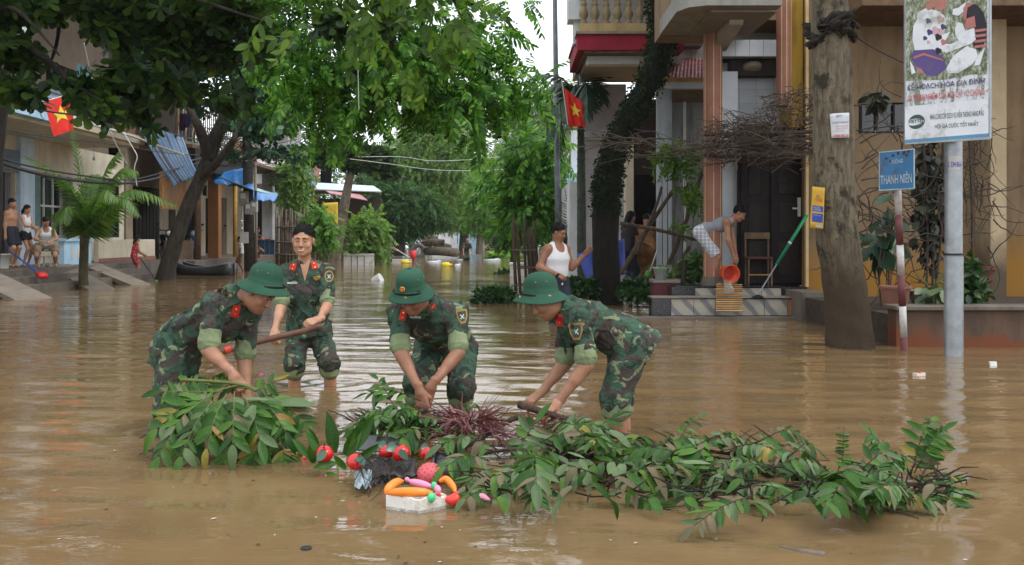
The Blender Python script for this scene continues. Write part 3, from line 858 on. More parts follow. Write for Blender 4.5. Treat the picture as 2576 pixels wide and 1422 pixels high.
def soldier_stooping_facing():
    J = dict(pel=P(1122, 868, 6.98), waist=P(1112, 838, 6.8), chest=P(1085, 808, 6.56), neck=P(1064, 764, 6.36), head=P(1040, 742, 6.20), hf=V(-0.28, -0.75, -0.58), hu=V(-0.15, -0.6, 0.75), ff=V(0, -1, 0),
             shr=P(1004, 785, 6.44), elr=P(1008, 888, 6.30), wrr=P(1056, 982, 6.10), shl=P(1150, 786, 6.48), ell=P(1154, 886, 6.32), wrl=P(1088, 968, 6.14),
             hipr=P(1080, 878, 6.92), hipl=P(1162, 878, 6.96), knr=P(1048, 968, 6.60), knl=P(1160, 976, 6.64), anr=P(1050, 1175, 6.78), anl=P(1158, 1175, 6.8))
    J['hem'] = [(J['pel'].lerp(J['waist'], 0.4), P(1118, 905, 6.95), 0.150, 0.165, 1.25)]
    f = figure('soldier', 'soldier with red badge on green helmet, stooping towards the camera with hands in leaves', J, (J['pel'].x, 6.8, 0), 1.0, SKIN3, ('jacket', CAMO), ('trousers', CAMO, 1.10), 'crop',
               dict(c=P(1032, 735, 6.20), f=V(-0.36, -0.88, -0.30), u=V(-0.03, -0.3, 1), badge=True, sc=0.96), seed=2, cuffs=OLIVE,
               hands=dict(r=dict(d=V(0.22, -0.15, -1), b=V(-0.25, -1, 0.1), s=-1, c=(0.12, 0.1, 0.12, 0.2), t=0.3), l=dict(d=V(-0.35, -0.05, -0.9), b=V(0.4, -0.8, 0.1), s=1, c=0.35)))
    collar(f, J['neck'], (J['head'] - J['neck']), V(-0.2, -1, -0.6), CAMO)
    red_tab(f, 'top', 1089, 779, 0.04, 0.072, V(-0.1, 0, 1)); red_tab(f, 'top', 1014, 793, 0.04, 0.07, V(0.2, 0, 1))
    patch(f, 'top', 1163, 796, 0.07, 0.088, V(-0.15, 0, 1))
    on_px(f, 'top', 1050, 815, 0.09, 0.045, CAMOD, 'pocket_flap', V(0.1, 0, 1)); on_px(f, 'top', 1045, 798, 0.07, 0.015, TAGW, 'name_tape', V(0.1, 0, 1))
    on_px(f, 'top', 1130, 748, 0.09, 0.06, CAMO, 'shoulder_strap', V(0.5, 0, 1), off=0.008)
    return f
def soldier_pulling_branch():
    J = dict(pel=P(1588, 862, 6.05), waist=P(1542, 835, 6.04), chest=P(1478, 812, 6.04), neck=P(1428, 782, 6.05), head=P(1376, 752, 6.02), hf=V(-0.82, -0.14, -0.55), hu=V(-0.5, -0.05, 0.85), ff=V(-1, -0.1, 0),
             shl=P(1466, 796, 5.86), ell=P(1476, 918, 5.80), wrl=P(1404, 1012, 5.78), shr=P(1428, 812, 6.20), elr=P(1420, 915, 6.18), wrr=P(1364, 985, 6.08),
             hipl=P(1588, 872, 5.93), hipr=P(1575, 875, 6.17), knl=P(1548, 1000, 5.90), knr=P(1556, 998, 6.2), anl=P(1558, 1222, 5.98), anr=P(1572, 1205, 6.24))
    J['hem'] = [(J['pel'].lerp(J['waist'], 0.5), P(1622, 892, 6.05), 0.140, 0.158, 1.2)]
    f = figure('soldier', 'soldier in camouflage and green helmet bent leftwards, dragging a bare grey branch with both hands', J, (J['pel'].x, 6.05, 0), 1.0, SKIN, ('jacket', CAMO), ('trousers', CAMO, 1.12), 'crop',
               dict(c=P(1356, 746, 6.03), f=V(-0.985, -0.12, -0.06), u=V(0.06, -0.05, 1), sc=0.955), seed=3, cuffs=OLIVE,
               hands=dict(l=dict(d=V(-0.80, -0.35, -0.55), b=V(-0.35, -0.55, 0.75), s=-1, c=(0.75, 0.8, 0.8, 0.85), t=0.9), r=dict(d=V(-0.75, -0.3, -0.55), b=V(-0.4, -0.4, 0.8), s=1, c=0.85)))
    collar(f, J['neck'] + V(0.01, 0, 0), (J['head'] - J['neck']) + V(0, 0, 0.07), V(-1, -0.3, -0.6), CAMO)
    red_tab(f, 'top', 1407, 806, 0.042, 0.072, V(-0.1, 0, 1))
    patch(f, 'top', 1449, 834, 0.08, 0.098, V(-0.1, 0, 1))
    return f
def soldier_standing():
    J = dict(pel=P(776, 838, 8.22), waist=P(774, 785, 8.2), chest=P(770, 735, 8.16), neck=P(767, 668, 8.13), head=P(763, 606, 8.06), hf=V(0.02, -1, -0.06), hu=V(0.02, -0.06, 1), ff=V(0, -1, 0),
             shr=P(720, 684, 8.15), elr=P(707, 772, 8.02), wrr=P(692, 828, 7.86), shl=P(821, 683, 8.15), ell=P(824, 768, 8.0), wrl=P(803, 803, 7.80),
             hipr=P(752, 842, 8.2), hipl=P(802, 842, 8.22), knr=P(741, 915, 8.02), knl=P(828, 912, 8.04), anr=P(738, 1068, 8.12), anl=P(836, 1066, 8.18))
    J['hem'] = [(J['pel'].lerp(J['waist'], 0.5), P(779, 850, 8.2), 0.140, 0.158, 1.28)]
    f = figure('soldier', 'bareheaded smiling soldier in camouflage standing behind with a long wooden pole', J, (J['pel'].x, 8.2, 0), 0.91, SKIN2, ('jacket', CAMO), ('trousers', CAMO, 1.12), 'short', None, seed=4, cuffs=OLIVE, smile=True, head_sc=1.14,
               hands=dict(r=dict(d=V(-0.05, -0.6, -0.65), b=V(-0.3, -0.5, 0.6), s=-1, c=(0.9, 0.9, 0.9, 0.9), t=0.8), l=dict(d=V(-0.72, -0.55, -0.25), b=V(0.1, -0.7, 0.7), s=1, c=(0.9, 0.95, 0.95, 1.0), t=0.8)))
    collar(f, J['neck'] + V(0, 0.005, -0.015), V(0, -0.15, 1), V(0, -1, 0), CAMO, 1.0, 0.080, 0.05, 40)
    on_px(f, 'top', 767, 682, 0.085, 0.17, SKIN2, 'open_neck', shape='vee', off=0.004)
    red_tab(f, 'top', 737, 671, 0.048, 0.06, V(0.25, 0, 1)); red_tab(f, 'top', 791, 667, 0.048, 0.06, V(-0.3, 0, 1))
    patch(f, 'top', 828, 695, 0.075, 0.095, V(0, 0, 1), 'disc')
    on_px(f, 'top', 797, 700, 0.055, 0.035, PATCHY, 'breast_badge', V(-0.1, 0, 1), 'shield')
    on_px(f, 'top', 735, 712, 0.08, 0.014, TAGW, 'name_tape'); on_px(f, 'top', 742, 735, 0.10, 0.045, CAMOD, 'pocket_flap'); on_px(f, 'top', 800, 733, 0.10, 0.045, CAMOD, 'pocket_flap')
    m = MB()
    for yy in (705, 735, 765, 795):
        on_px(f, 'top', 769, yy, 0.014, 0.014, BLACK, 'button', off=0.006)
    return f
for fn in (soldier_stooping_with_bundle, soldier_stooping_facing, soldier_pulling_branch, soldier_standing): fn()
print('soldiers', time.time() - T0)
# ------------------------------------------------------------------ vegetation
def mat_bark(name, col, dark, scale=5.0, foot=None, foot_z=1.0, blotch=0.5):
    t = NT(name); c = t.coord((1, 1, 0.22)); c1 = t.coord()
    n1 = t.noise(c, scale * 2.2, 8, 0.7, 0.6); n2 = t.noise(c1, scale * 0.45, 6, 0.65)
    cc = t.ramp(n1, [(0.32, dark), (0.6, col)])
    cc = t.mix(t.ramp(n2, [(0.52, 0.0), (0.62, blotch)]), cc, tuple(x * 0.55 for x in dark))
    if foot:
        g = t.n('NewGeometry'); sx = t.n('SeparateXYZ'); t.l(g.outputs['Position'], sx.inputs[0])
        w = t.math('ADD', sx.outputs['Z'], t.math('MULTIPLY', t.math('SUBTRACT', n2, 0.5), 1.2))
        cc = t.mix(t.ramp(t.math('DIVIDE', w, foot_z), [(0.5, 1.0), (1.0, 0.0)]), cc, foot)
    f = t.noise(c1, scale * 11, 6, 0.75); cc = t.mix(0.55, cc, t.ramp(f, [(0.3, 0.35), (0.7, 1.5)]), 'MULTIPLY')
    t.bsdf(cc, 0.85, t.math('ADD', n1, t.math('MULTIPLY', f, 0.5)), 1.0, 0.04, 0.25)
    MATS[name] = t.m; return t.m
BARK_GREY = mat_bark('grey_bark', (0.25, 0.21, 0.145), (0.055, 0.045, 0.030), 9, (0.075, 0.052, 0.032), 1.3, 0.9)
BARK_DARK = mat_bark('dark_wet_bark', (0.05, 0.042, 0.034), (0.014, 0.012, 0.01), 6)
BARK_FAR = mat_bark('pale_bark', (0.20, 0.165, 0.12), (0.07, 0.055, 0.04), 5)
BARK_TWIG = mat_bark('twig_bark', (0.13, 0.095, 0.065), (0.05, 0.036, 0.026), 14)
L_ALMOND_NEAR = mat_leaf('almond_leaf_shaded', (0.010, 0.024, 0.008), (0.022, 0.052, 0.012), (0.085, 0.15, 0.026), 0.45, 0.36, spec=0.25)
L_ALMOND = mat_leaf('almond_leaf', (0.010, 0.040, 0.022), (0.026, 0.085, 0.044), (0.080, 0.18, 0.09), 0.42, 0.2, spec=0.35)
L_PINN = mat_leaf('pinnate_leaf', (0.012, 0.052, 0.006), (0.060, 0.185, 0.018), (0.22, 0.42, 0.055), 0.45, 0.40, spec=0.3)  # random leaf tones widened to stand in for sunlit and shaded leaves
L_OLIVE = mat_leaf('broad_leaflet', (0.022, 0.055, 0.008), (0.065, 0.13, 0.016), (0.16, 0.26, 0.03), 0.5, 0.45, spec=0.25)
L_FAR = mat_leaf('street_tree_leaf', (0.055, 0.125, 0.030), (0.15, 0.26, 0.065), (0.28, 0.40, 0.12), 0.6, 0.45, spec=0.2)
L_FARD = mat_leaf('deep_green_leaf', (0.016, 0.050, 0.016), (0.042, 0.105, 0.030), (0.11, 0.21, 0.055), 0.55, 0.36, spec=0.2)
L_LIME = mat_leaf('young_lime_leaf', (0.05, 0.13, 0.015), (0.10, 0.24, 0.025), (0.19, 0.36, 0.05), 0.45, 0.38)
L_PALM = mat_leaf('palm_leaflet', (0.045, 0.11, 0.02), (0.10, 0.20, 0.035), (0.20, 0.31, 0.075), 0.42, 0.4)
L_PALMD = mat_leaf('dark_palm_leaflet', (0.008, 0.028, 0.014), (0.016, 0.050, 0.024), (0.045, 0.10, 0.05), 0.35, 0.15)
L_IVY = mat_leaf('ivy_leaf', (0.005, 0.012, 0.004), (0.009, 0.022, 0.006), (0.028, 0.055, 0.012), 0.7, 0.1, spec=0.15)
L_DRY = mat_leaf('dry_leaf', (0.05, 0.04, 0.02), (0.09, 0.065, 0.03), (0.15, 0.11, 0.05), 0.7, 0.2)

def tmpl_join(parts):
    vs, fs, n = [], [], 0
    for v, f in parts: vs.append(v); fs.append(f + n); n += len(v)
    return np.concatenate(vs), np.concatenate(fs)
def xf(v, M, t=(0, 0, 0)): return v @ np.array(M).T + np.array(t)
def rotz(a): c, s = math.cos(a), math.sin(a); return np.array([[c, -s, 0], [s, c, 0], [0, 0, 1]])
def roty(a): c, s = math.cos(a), math.sin(a); return np.array([[c, 0, s], [0, 1, 0], [-s, 0, c]])
def rotx(a): c, s = math.cos(a), math.sin(a); return np.array([[1, 0, 0], [0, c, -s], [0, s, c]])
def rosette(n=7, L=1.0, W=0.26, seed=0):
    rg = random.Random(seed); parts = []
    for i in range(n):
        v, f = leaf_cards(L * rg.uniform(0.75, 1.1), W * rg.uniform(0.85, 1.1), 0.12, (0.0, 0.45, 0.8, 1.0), (0.08, 0.62, 1.0, 0.35), -0.12)
        parts.append((xf(v, rotz(i / n * 6.283 + rg.uniform(-0.3, 0.3)) @ roty(-rg.uniform(-0.25, 0.5)) @ rotx(rg.uniform(-0.4, 0.4))), f))
    return tmpl_join(parts)
def frond(pairs=7, L=1.0, leaf=0.30, W=0.055, droop=0.35, seed=0, ang=1.0, simple=False):
    rg = random.Random(seed); parts = []
    for i in range(pairs):
        u = 0.18 + 0.82 * i / (pairs - 1); z = -droop * u * u * L
        for s in (-1, 1):
            k = ((0.0, 0.5, 1.0), (0.1, 1.0, 0.05)) if simple else ((0.0, 0.3, 0.68, 1.0), (0.15, 0.9, 0.85, 0.05))
            v, f = leaf_cards(leaf * L * (1.08 - 0.35 * abs(u - 0.45)) * rg.uniform(0.9, 1.1), W * L, 0.2, *k, -0.25)
            parts.append((xf(v, roty(2 * droop * u * 0.6) @ rotz(s * (ang - 0.35 * u + rg.uniform(-0.08, 0.08))) @ roty(rg.uniform(0.1, 0.45)) @ rotx(rg.uniform(-0.25, 0.25)), (u * L, 0, z)), f))
    v, f = leaf_cards(leaf * L, W * L, 0.2); parts.append((xf(v, roty(2 * droop * 0.6), (L, 0, -droop * L)), f))
    rv = np.array([(0, 0.004 * L, 0), (0, -0.004 * L, 0), (0.5 * L, -0.004 * L, -droop * 0.25 * L), (0.5 * L, 0.004 * L, -droop * 0.25 * L), (L, -0.002 * L, -droop * L), (L, 0.002 * L, -droop * L)])
    parts.append((rv, np.array([(0, 1, 2, 3), (3, 2, 4, 5)])))
    return tmpl_join(parts)
def cloud_points(clusters, n, rg, shell=2.4):
    w = np.array([c[1][0] * c[1][1] * c[1][2] if len(c) < 3 else c[2] for c in clusters], float); w = w ** 0.8 if len(clusters[0]) < 3 else w
    idx = rg.choice(len(clusters), n, p=w / w.sum())
    d = rg.normal(size=(n, 3)); d /= np.linalg.norm(d, axis=1, keepdims=True)
    r = rg.uniform(0, 1, n) ** (1 / shell) * (1 + 0.12 * rg.normal(size=n))
    cen = np.array([list(c[0]) for c in clusters])[idx]; rad = np.array([list(c[1]) for c in clusters])[idx]
    return cen + d * rad * r[:, None], d
def crown(parent, mat, clusters, n, tms, size, rg, out=0.7, droop=0.5, jitter=0.7, shell=2.4, name='crown', flat=1.0):
    pos, d = cloud_points(clusters, n, rg, shell)
    A = d * out + rg.normal(size=(n, 3)) * jitter; A[:, 2] -= droop
    N = np.tile([0, 0, flat], (n, 1)) + rg.normal(size=(n, 3)) * 0.45
    sc = size * rg.uniform(0.7, 1.25, n)
    ch = []; part = rg.integers(0, len(tms), n)
    for k, tm in enumerate(tms):
        m = part == k
        if m.any(): ch.append(scatter(tm, pos[m], A[m], N[m], sc[m]))
    v, f = join_chunks(ch)
    o = link(name, npmesh(name, v, f), mat, parent); o['kind'] = 'stuff'
    return o
def limbs(parent, mat, paths, name='limb', n=7):
    for pts, r0, r1 in paths:
        c = curve_pts(pts, max(8, 5 * len(pts))); m = len(c)
        MB().tube(c, [lerp(r0, r1, (i / (m - 1)) ** 0.8) * (1 + 0.06 * math.sin(i * 2.3)) for i in range(m)], n).build(name, mat, parent, smooth=True)
def trunk_mesh(parent, mat, pts, radii, n=20, rough=0.05, seed=0, flare=None, name='trunk', steps=40):
    c = curve_pts(pts, steps); rg = np.random.default_rng(seed); ph = rg.uniform(0, 6.28, 12); vs, fs = [], []
    for i, p in enumerate(c):
        u = i / (len(c) - 1) * (len(radii) - 1); k = min(int(u), len(radii) - 2); r = lerp(radii[k], radii[k + 1], u - k)
        for j in range(n):
            a = 2 * math.pi * j / n
            w = 1 + rough * (math.sin(3 * a + ph[0] + i * 0.12) + 0.7 * math.sin(5 * a + ph[1] - i * 0.2) + 0.5 * math.sin(9 * a + i * 0.5 + ph[2]) + 0.5 * math.sin(i * 0.9 + ph[3] + 2 * a))
            if flare: w *= 1 + flare * math.exp(-i / (len(c) - 1) * 9) * (0.5 + 0.5 * math.sin(4 * a + ph[4]))
            vs.append(p + V(math.cos(a), math.sin(a), 0) * r * w)
    for i in range(len(c) - 1):
        for j in range(n): fs.append((i * n + j, i * n + (j + 1) % n, (i + 1) * n + (j + 1) % n, (i + 1) * n + j))
    fs.append(tuple(range((len(c) - 1) * n, len(c) * n)))
    return MB().add(vs, fs).build(name, mat, parent, smooth=True)

RO = [rosette(7, 1, 0.26, i) for i in range(3)]
RO_S = [rosette(6, 1, 0.30, i + 5) for i in range(2)]
FR = [frond(7, 1, 0.30, 0.055, d, i) for i, d in enumerate((0.15, 0.3, 0.48))]
FR_BIG = [frond(4, 1, 0.42, 0.095, d, i + 4, 0.9) for i, d in enumerate((0.3, 0.55))]
FR_S = [frond(6, 1, 0.32, 0.07, d, i + 8, 1.0, True) for i, d in enumerate((0.3, 0.5))]
ONE = [leaf_cards(1, 0.27, 0.2), leaf_cards(1, 0.34, 0.1)]

def near_almond_tree():
    t = thing('almond_tree', 'dark broad-leaved almond tree whose shaded boughs hang over the blue house and flag', 'tree', (-8.6, 8.5, 0))
    trunk_mesh(t, BARK_DARK, [V(-8.6, 8.5, -0.4), V(-8.4, 8.7, 2.5), V(-8.0, 9.2, 5.0), V(-7.4, 9.8, 7.5)], [0.30, 0.24, 0.2, 0.12], 14, 0.05, 3)
    rg = np.random.default_rng(21)
    limbs(t, BARK_DARK, [([V(-8.1, 9.1, 4.6), P(-120, 40, 10.5), P(60, 110, 10.5), P(190, 215, 10.6), P(250, 250, 10.6)], 0.09, 0.012),
                         ([V(-7.9, 9.3, 5.3), P(100, -160, 11), P(240, 20, 11.3), P(330, 150, 11.4), P(370, 290, 11.4)], 0.09, 0.012),
                         ([V(-7.7, 9.6, 6.0), P(300, -180, 11.5), P(480, 0, 12), P(560, 110, 12), P(640, 250, 12.2)], 0.09, 0.012),
                         ([P(-60, 60, 10.5), P(20, 20, 10), P(80, 60, 10), P(150, 140, 10)], 0.04, 0.008),
                         ([P(120, -140, 11), P(150, 20, 11), P(130, 150, 11), P(60, 230, 11)], 0.04, 0.008),
                         ([P(300, -180, 11.5), P(420, -40, 11), P(560, 20, 11), P(690, 60, 11)], 0.05, 0.008)])
    def c(x, y, Y, rx, ry, rz): return (P(x, y, Y), (rx / F * Y, ry, rz / F * Y))
    cl = [c(-60, 60, 10.5, 120, .7, 110), c(60, 20, 10.4, 100, .6, 45), c(190, 5, 10.8, 110, .6, 40), c(40, 140, 10.6, 80, .5, 45), c(25, 225, 10.6, 35, .4, 30), c(80, 235, 10.6, 40, .4, 35),
          c(205, 225, 10.7, 55, .4, 45), c(245, 280, 10.7, 45, .35, 35), c(290, 90, 11.2, 60, .5, 40), c(310, 205, 11.3, 70, .5, 55), c(350, 280, 11.4, 55, .4, 40), c(380, 20, 11.3, 110, .7, 55), c(420, 130, 11.5, 60, .5, 40), c(480, 50, 11.7, 110, .7, 60),
          c(440, 220, 11.6, 60, .4, 45), c(540, 130, 12, 80, .5, 50), c(600, 30, 11.5, 90, .6, 50), c(380, 330, 11.5, 22, .25, 18), c(590, 260, 12, 45, .35, 40), c(660, 110, 12, 45, .4, 45), c(300, -130, 10.5, 200, 1.2, 60),
          c(850, 60, 11.2, 70, .4, 40), c(980, 40, 11, 60, .4, 35)]
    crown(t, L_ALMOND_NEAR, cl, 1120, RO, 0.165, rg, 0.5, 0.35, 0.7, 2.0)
    t2 = crown(t, L_OLIVE, [c(720, 30, 9.5, 60, .4, 40), c(760, 120, 9.5, 40, .3, 40), c(960, 150, 9.5, 50, .35, 45), c(1060, 170, 9.6, 40, .3, 45), c(1070, 70, 9.7, 70, .4, 45), c(900, 50, 9.6, 70, .4, 40), c(1160, 40, 9.8, 50, .4, 40), c(950, -120, 9.5, 230, 1.0, 120)], 95, FR_BIG, 0.32, rg, 0.6, 0.7, 0.6, 2.0, 'broad_leaves')
near_almond_tree()

def leaning_tree():
    Y = 28
    b = Wp(418, 706); t = thing('leaning_tree', 'dark-trunked leaning almond tree forking above the moored boat', 'tree', (b.x, b.y, 0))
    trunk_mesh(t, mat_bark('dark_trunk_bark', (0.075, 0.062, 0.048), (0.02, 0.017, 0.013), 5), [P(414, 740, Y), P(418, 690, Y), P(440, 610, Y), P(472, 520, Y), P(508, 440, Y), P(528, 390, Y)], [0.30, 0.25, 0.22, 0.21, 0.20, 0.18], 18, 0.05, 5, 0.3)
    limbs(t, MATS['dark_trunk_bark'], [([P(524, 400, Y), P(545, 340, Y), P(575, 275, Y), P(612, 205, Y), P(640, 100, Y)], 0.25, 0.07), ([P(526, 398, Y), P(512, 350, 27.5), P(490, 300, 27), P(440, 200, 27), P(400, 80, 27)], 0.19, 0.06),
                       ([P(505, 452, Y), P(545, 410, 27.5), P(585, 358, 27), P(596, 330, 27), P(640, 260, 27)], 0.15, 0.05), ([P(560, 310, Y), P(590, 330, 28), P(650, 330, 28), P(700, 300, 28)], 0.09, 0.03), ([P(540, 345, Y), P(570, 325, 28.5), P(600, 318, 29)], 0.13, 0.05)])
    def c(x, y, rx, ry, rz, d=0): return (P(x, y, Y + d), (rx / F * Y, ry, rz / F * Y))
    cl = [c(380, 180, 70, 1.2, 60), c(470, 110, 90, 1.5, 80), c(560, 150, 90, 1.5, 80), c(640, 210, 70, 1.3, 70), c(690, 310, 60, 1.2, 45), c(620, 320, 40, 1, 35, -0.5), c(440, 220, 60, 1.2, 45), c(540, 40, 150, 2, 80), c(350, 60, 90, 1.5, 80), c(690, 120, 80, 1.5, 80),
          c(525, 260, 45, 1, 40, 1.5), c(720, 390, 50, .8, 20), c(650, 385, 30, .6, 18), c(480, -120, 260, 2.5, 130), c(585, 390, 14, .5, 14)]
    crown(t, L_ALMOND, cl, 2700, RO_S, 0.23, np.random.default_rng(5), 0.5, 0.2, 0.6, 2.2)
leaning_tree()

def pinnate_tree():
    t = thing('pinnate_tree', 'big street tree with drooping feathery green sprays arching over the middle of the flooded street', 'tree', (-8.4, 15.5, 0))
    trunk_mesh(t, BARK_DARK, [V(-8.4, 15.5, -0.4), V(-8.2, 15.5, 3), V(-7.6, 15.4, 6.2), V(-6.4, 15.2, 7.8)], [0.34, 0.28, 0.24, 0.18], 14, 0.05, 4)
    limbs(t, BARK_DARK, [([V(-7.4, 15.4, 6.6), P(420, -330, 15.2), P(760, -260, 15), P(1060, -120, 15), P(1180, 60, 15.2), P(1232, 230, 15.4), P(1256, 348, 15.6)], 0.19, 0.045),
                         ([P(760, -260, 15), P(800, -60, 14.6), P(850, 90, 14.2), P(880, 230, 14)], 0.07, 0.012), ([P(1060, -120, 15), P(1000, 60, 14.2), P(960, 200, 14), P(930, 310, 14)], 0.06, 0.012),
                         ([P(1100, -60, 15), P(1050, 120, 14.6), P(1060, 260, 14.4)], 0.06, 0.01), ([P(1150, 0, 15), P(1260, 40, 14.8), P(1330, 130, 15)], 0.06, 0.01), ([P(1215, 180, 15.3), P(1290, 170, 15), P(1360, 210, 15)], 0.04, 0.01),
                         ([P(600, -290, 15), P(640, -60, 14), P(660, 60, 13.6), P(720, 150, 13.6)], 0.06, 0.01)])
    Y = 14.5
    def c(x, y, rx, rz, ry=0.9, d=0): return (P(x, y, Y + d), (rx / F * Y, ry, rz / F * Y))
    cl = [c(660, 60, 70, 60), c(760, 60, 110, 70), c(760, 170, 90, 55), c(880, 120, 110, 80), c(1000, 80, 110, 80), c(1120, 80, 110, 90), c(1130, 200, 110, 80), c(900, 220, 110, 50), c(790, 250, 70, 40), c(1010, 200, 110, 70),
          c(800, 275, 90, 42), c(910, 275, 90, 40), c(1020, 225, 80, 40), c(840, 325, 60, 18), c(1160, 250, 70, 50), c(1195, 315, 45, 35), c(1215, 90, 60, 80), c(1240, 190, 55, 55), c(1310, 195, 45, 35), c(1340, 260, 35, 25), c(1230, 250, 60, 50), c(1310, 15, 30, 15, .5), c(1350, 200, 22, 20, .5),
          c(720, -130, 260, 120, 1.6), c(1020, -130, 170, 110, 1.6), c(700, -330, 300, 120, 2.0), c(960, -350, 200, 120, 2.0), c(1000, 120, 330, 120, .7, 1.6), c(850, 210, 230, 70, .6, 1.6), c(1120, 200, 130, 80, .6, 1.6)]  # high clusters out of view, added to shade street and water reflections
    crown(t, L_PINN, cl, 2700, FR, 0.40, np.random.default_rng(9), 0.8, 0.42, 0.45, 2.2)
pinnate_tree()

def ivy_tree():
    b = Wp(1532, 766); Y = b.y
    t = thing('ivy_tree', 'curving dark trunk wrapped in ivy behind the man in the white tank top', 'tree', (b.x, b.y, 0))
    pts = [P(1532, 790, Y), P(1530, 740, Y), P(1524, 640, Y), P(1524, 540, Y), P(1528, 460, Y), P(1548, 375, Y), P(1592, 280, Y), P(1640, 190, Y), P(1668, 90, Y), P(1660, 0, Y), P(1630, -120, Y)]
    rad = [0.28, 0.235, 0.235, 0.23, 0.23, 0.225, 0.215, 0.215, 0.21, 0.21, 0.19]
    trunk_mesh(t, mat_bark('black_wet_bark', (0.028, 0.022, 0.018), (0.008, 0.007, 0.006), 6), pts, rad, 20, 0.05, 8, 0.25, 'trunk', 60)
    rg = np.random.default_rng(4); c = curve_pts(pts, 120); n = 8000
    k = rg.integers(36, 116, n); base = np.array([list(c[i]) for i in k]) + rg.normal(size=(n, 3)) * 0.03
    a = rg.uniform(0, 6.28, n); d = np.stack([np.cos(a), np.sin(a), np.zeros(n)], 1)
    fz = np.clip((k - 34) / 20, 0, 1)
    pos = base + d * (0.215 + 0.06 * rg.uniform(0, 1, n) ** 2 * fz)[:, None]
    v, f = scatter(ONE[0], pos, d * 0.6 + rg.normal(size=(n, 3)) * 0.5 - np.array([0, 0, 0.5]), d + rg.normal(size=(n, 3)) * 0.4, 0.058 * rg.uniform(0.6, 1.3, n))
    o = link('ivy', npmesh('ivy', v, f), L_IVY, t); o['kind'] = 'stuff'
    limbs(t, BARK_DARK, [([P(1640, -80, Y), P(1640, -260, Y), P(1700, -340, 17)], 0.15, 0.05), ([P(1630, -110, Y), P(1700, -260, Y), P(1900, -360, 18)], 0.15, 0.05)])
    crown(t, L_FARD, [(P(1750, -360, 18), (1.7, 1.6, .7)), (P(1980, -380, 18), (1.5, 1.5, .7))], 500, FR, 0.5, rg, 0.6, 0.5)
ivy_tree()

def right_trunk():
    b = Wp(2135, 872); Y = b.y
    t = thing('roadside_tree', 'thick grey-barked trunk with muddy foot carrying paper notices, before the yellow house', 'tree', (b.x, b.y, 0))
    trunk_mesh(t, BARK_GREY, [P(2140, 905, Y), P(2140, 870, Y), P(2134, 790, Y), P(2120, 690, Y), P(2102, 560, Y), P(2096, 420, Y), P(2096, 250, Y), P(2090, 60, Y), P(2088, -150, Y), P(2080, -420, Y)], [0.285, 0.26, 0.238, 0.228, 0.228, 0.22, 0.212, 0.2, 0.19, 0.16], 36, 0.032, 6, 0.14, 'trunk', 90)
    rg = np.random.default_rng(3)
    n = 40
    m = MB()
    for i in range(60):      # dark torn bark and moss where limbs were cut, high on the trunk
        a = rnd(2.4, 6.4); h = rnd(-1, 1)
        p = P(2096, 70, Y) + V(math.cos(a) * 0.215, math.sin(a) * 0.215, h * 0.11 - abs(math.cos(a)) * 0.09)
        m.ell(p, (rnd(.012, .03), rnd(.006, .016), rnd(.03, .09)), 6, 4, Quaternion((rnd(-1, 1), rnd(-1, 1), rnd(-1, 1), 1)))
    m.build('bark_scar', BARK_DARK, t, smooth=True)
    limbs(t, BARK_GREY, [([P(2085, -260, Y), P(1950, -460, 10.5), P(1700, -560, 10)], 0.13, 0.04), ([P(2082, -300, Y), P(2200, -480, 11), P(2500, -560, 11)], 0.13, 0.04)])
    crown(t, L_FARD, [(P(1800, -600, 10.5), (1.6, 1.6, .6)), (P(2150, -620, 11), (1.7, 1.7, .7)), (P(2500, -600, 11), (1.5, 1.6, .6))], 420, FR, 0.45, rg, 0.6, 0.5)  # unseen crown above the view, added for shade and reflections
right_trunk()

def street_tree(label, x, ybase, Y, clusters, mat, n, size, tms, trunk=None, seed=0, bark=None, name='street_tree', group='trees lining the far street', rad=0.2, droop=0.4):
    b = V((x - CX) / F * Y, Y, 0); t = thing(name, label, 'tree', b, group)
    bark = bark or BARK_FAR; pts = trunk or [(x, ybase + 10), (x + 3, (ybase + clusters[0][1]) / 2), (clusters[0][0], clusters[0][1])]
    trunk_mesh(t, bark, [P(px, py, Y) for px, py in pts], [rad, rad * 0.85, rad * 0.55], 10, 0.04, seed, None, 'trunk', 16)
    top = P(pts[-1][0], pts[-1][1], Y)
    cl = [(P(c[0], c[1], Y + (c[4] if len(c) > 4 else 0)), (c[2] / F * Y, (c[2] + c[3]) / 2.2 / F * Y, c[3] / F * Y)) for c in clusters]
    limbs(t, bark, [([top, top.lerp(Vector(c[0]), 0.6) + V(0, 0, 0.1), Vector(c[0])], rad * 0.45, rad * 0.1) for c in cl[1:7]], n=6)
    crown(t, mat, cl, n, tms, size, np.random.default_rng(seed + 40), 0.6, droop, 0.6, 2.0)
    return t
street_tree('tall pale green tree closing the view down the street', 985, 628, 72, [(1000, 470, 60, 60), (1060, 400, 85, 70), (1110, 350, 80, 60), (1010, 400, 60, 60), (1150, 430, 70, 60), (960, 480, 50, 50), (1050, 320, 50, 40), (1080, 480, 90, 40)], L_FAR, 7500, 0.46, FR_S, seed=1, rad=0.35)
street_tree('dark rounded tree left of the log pile', 1000, 634, 60, [(1005, 520, 60, 50), (960, 480, 40, 45), (1050, 510, 55, 45), (1020, 560, 60, 30), (1090, 540, 50, 35), (985, 570, 40, 25)], L_FARD, 3400, 0.44, FR_S, seed=2, bark=BARK_DARK, rad=0.42)
street_tree('broad mid-green tree spreading over the far waterline', 1165, 628, 80, [(1170, 520, 60, 50), (1120, 560, 60, 25), (1210, 500, 50, 50), (1180, 450, 55, 50), (1230, 440, 50, 50), (1130, 500, 40, 40)], L_FAR, 4200, 0.46, FR_S, seed=3, bark=BARK_DARK, rad=0.4)
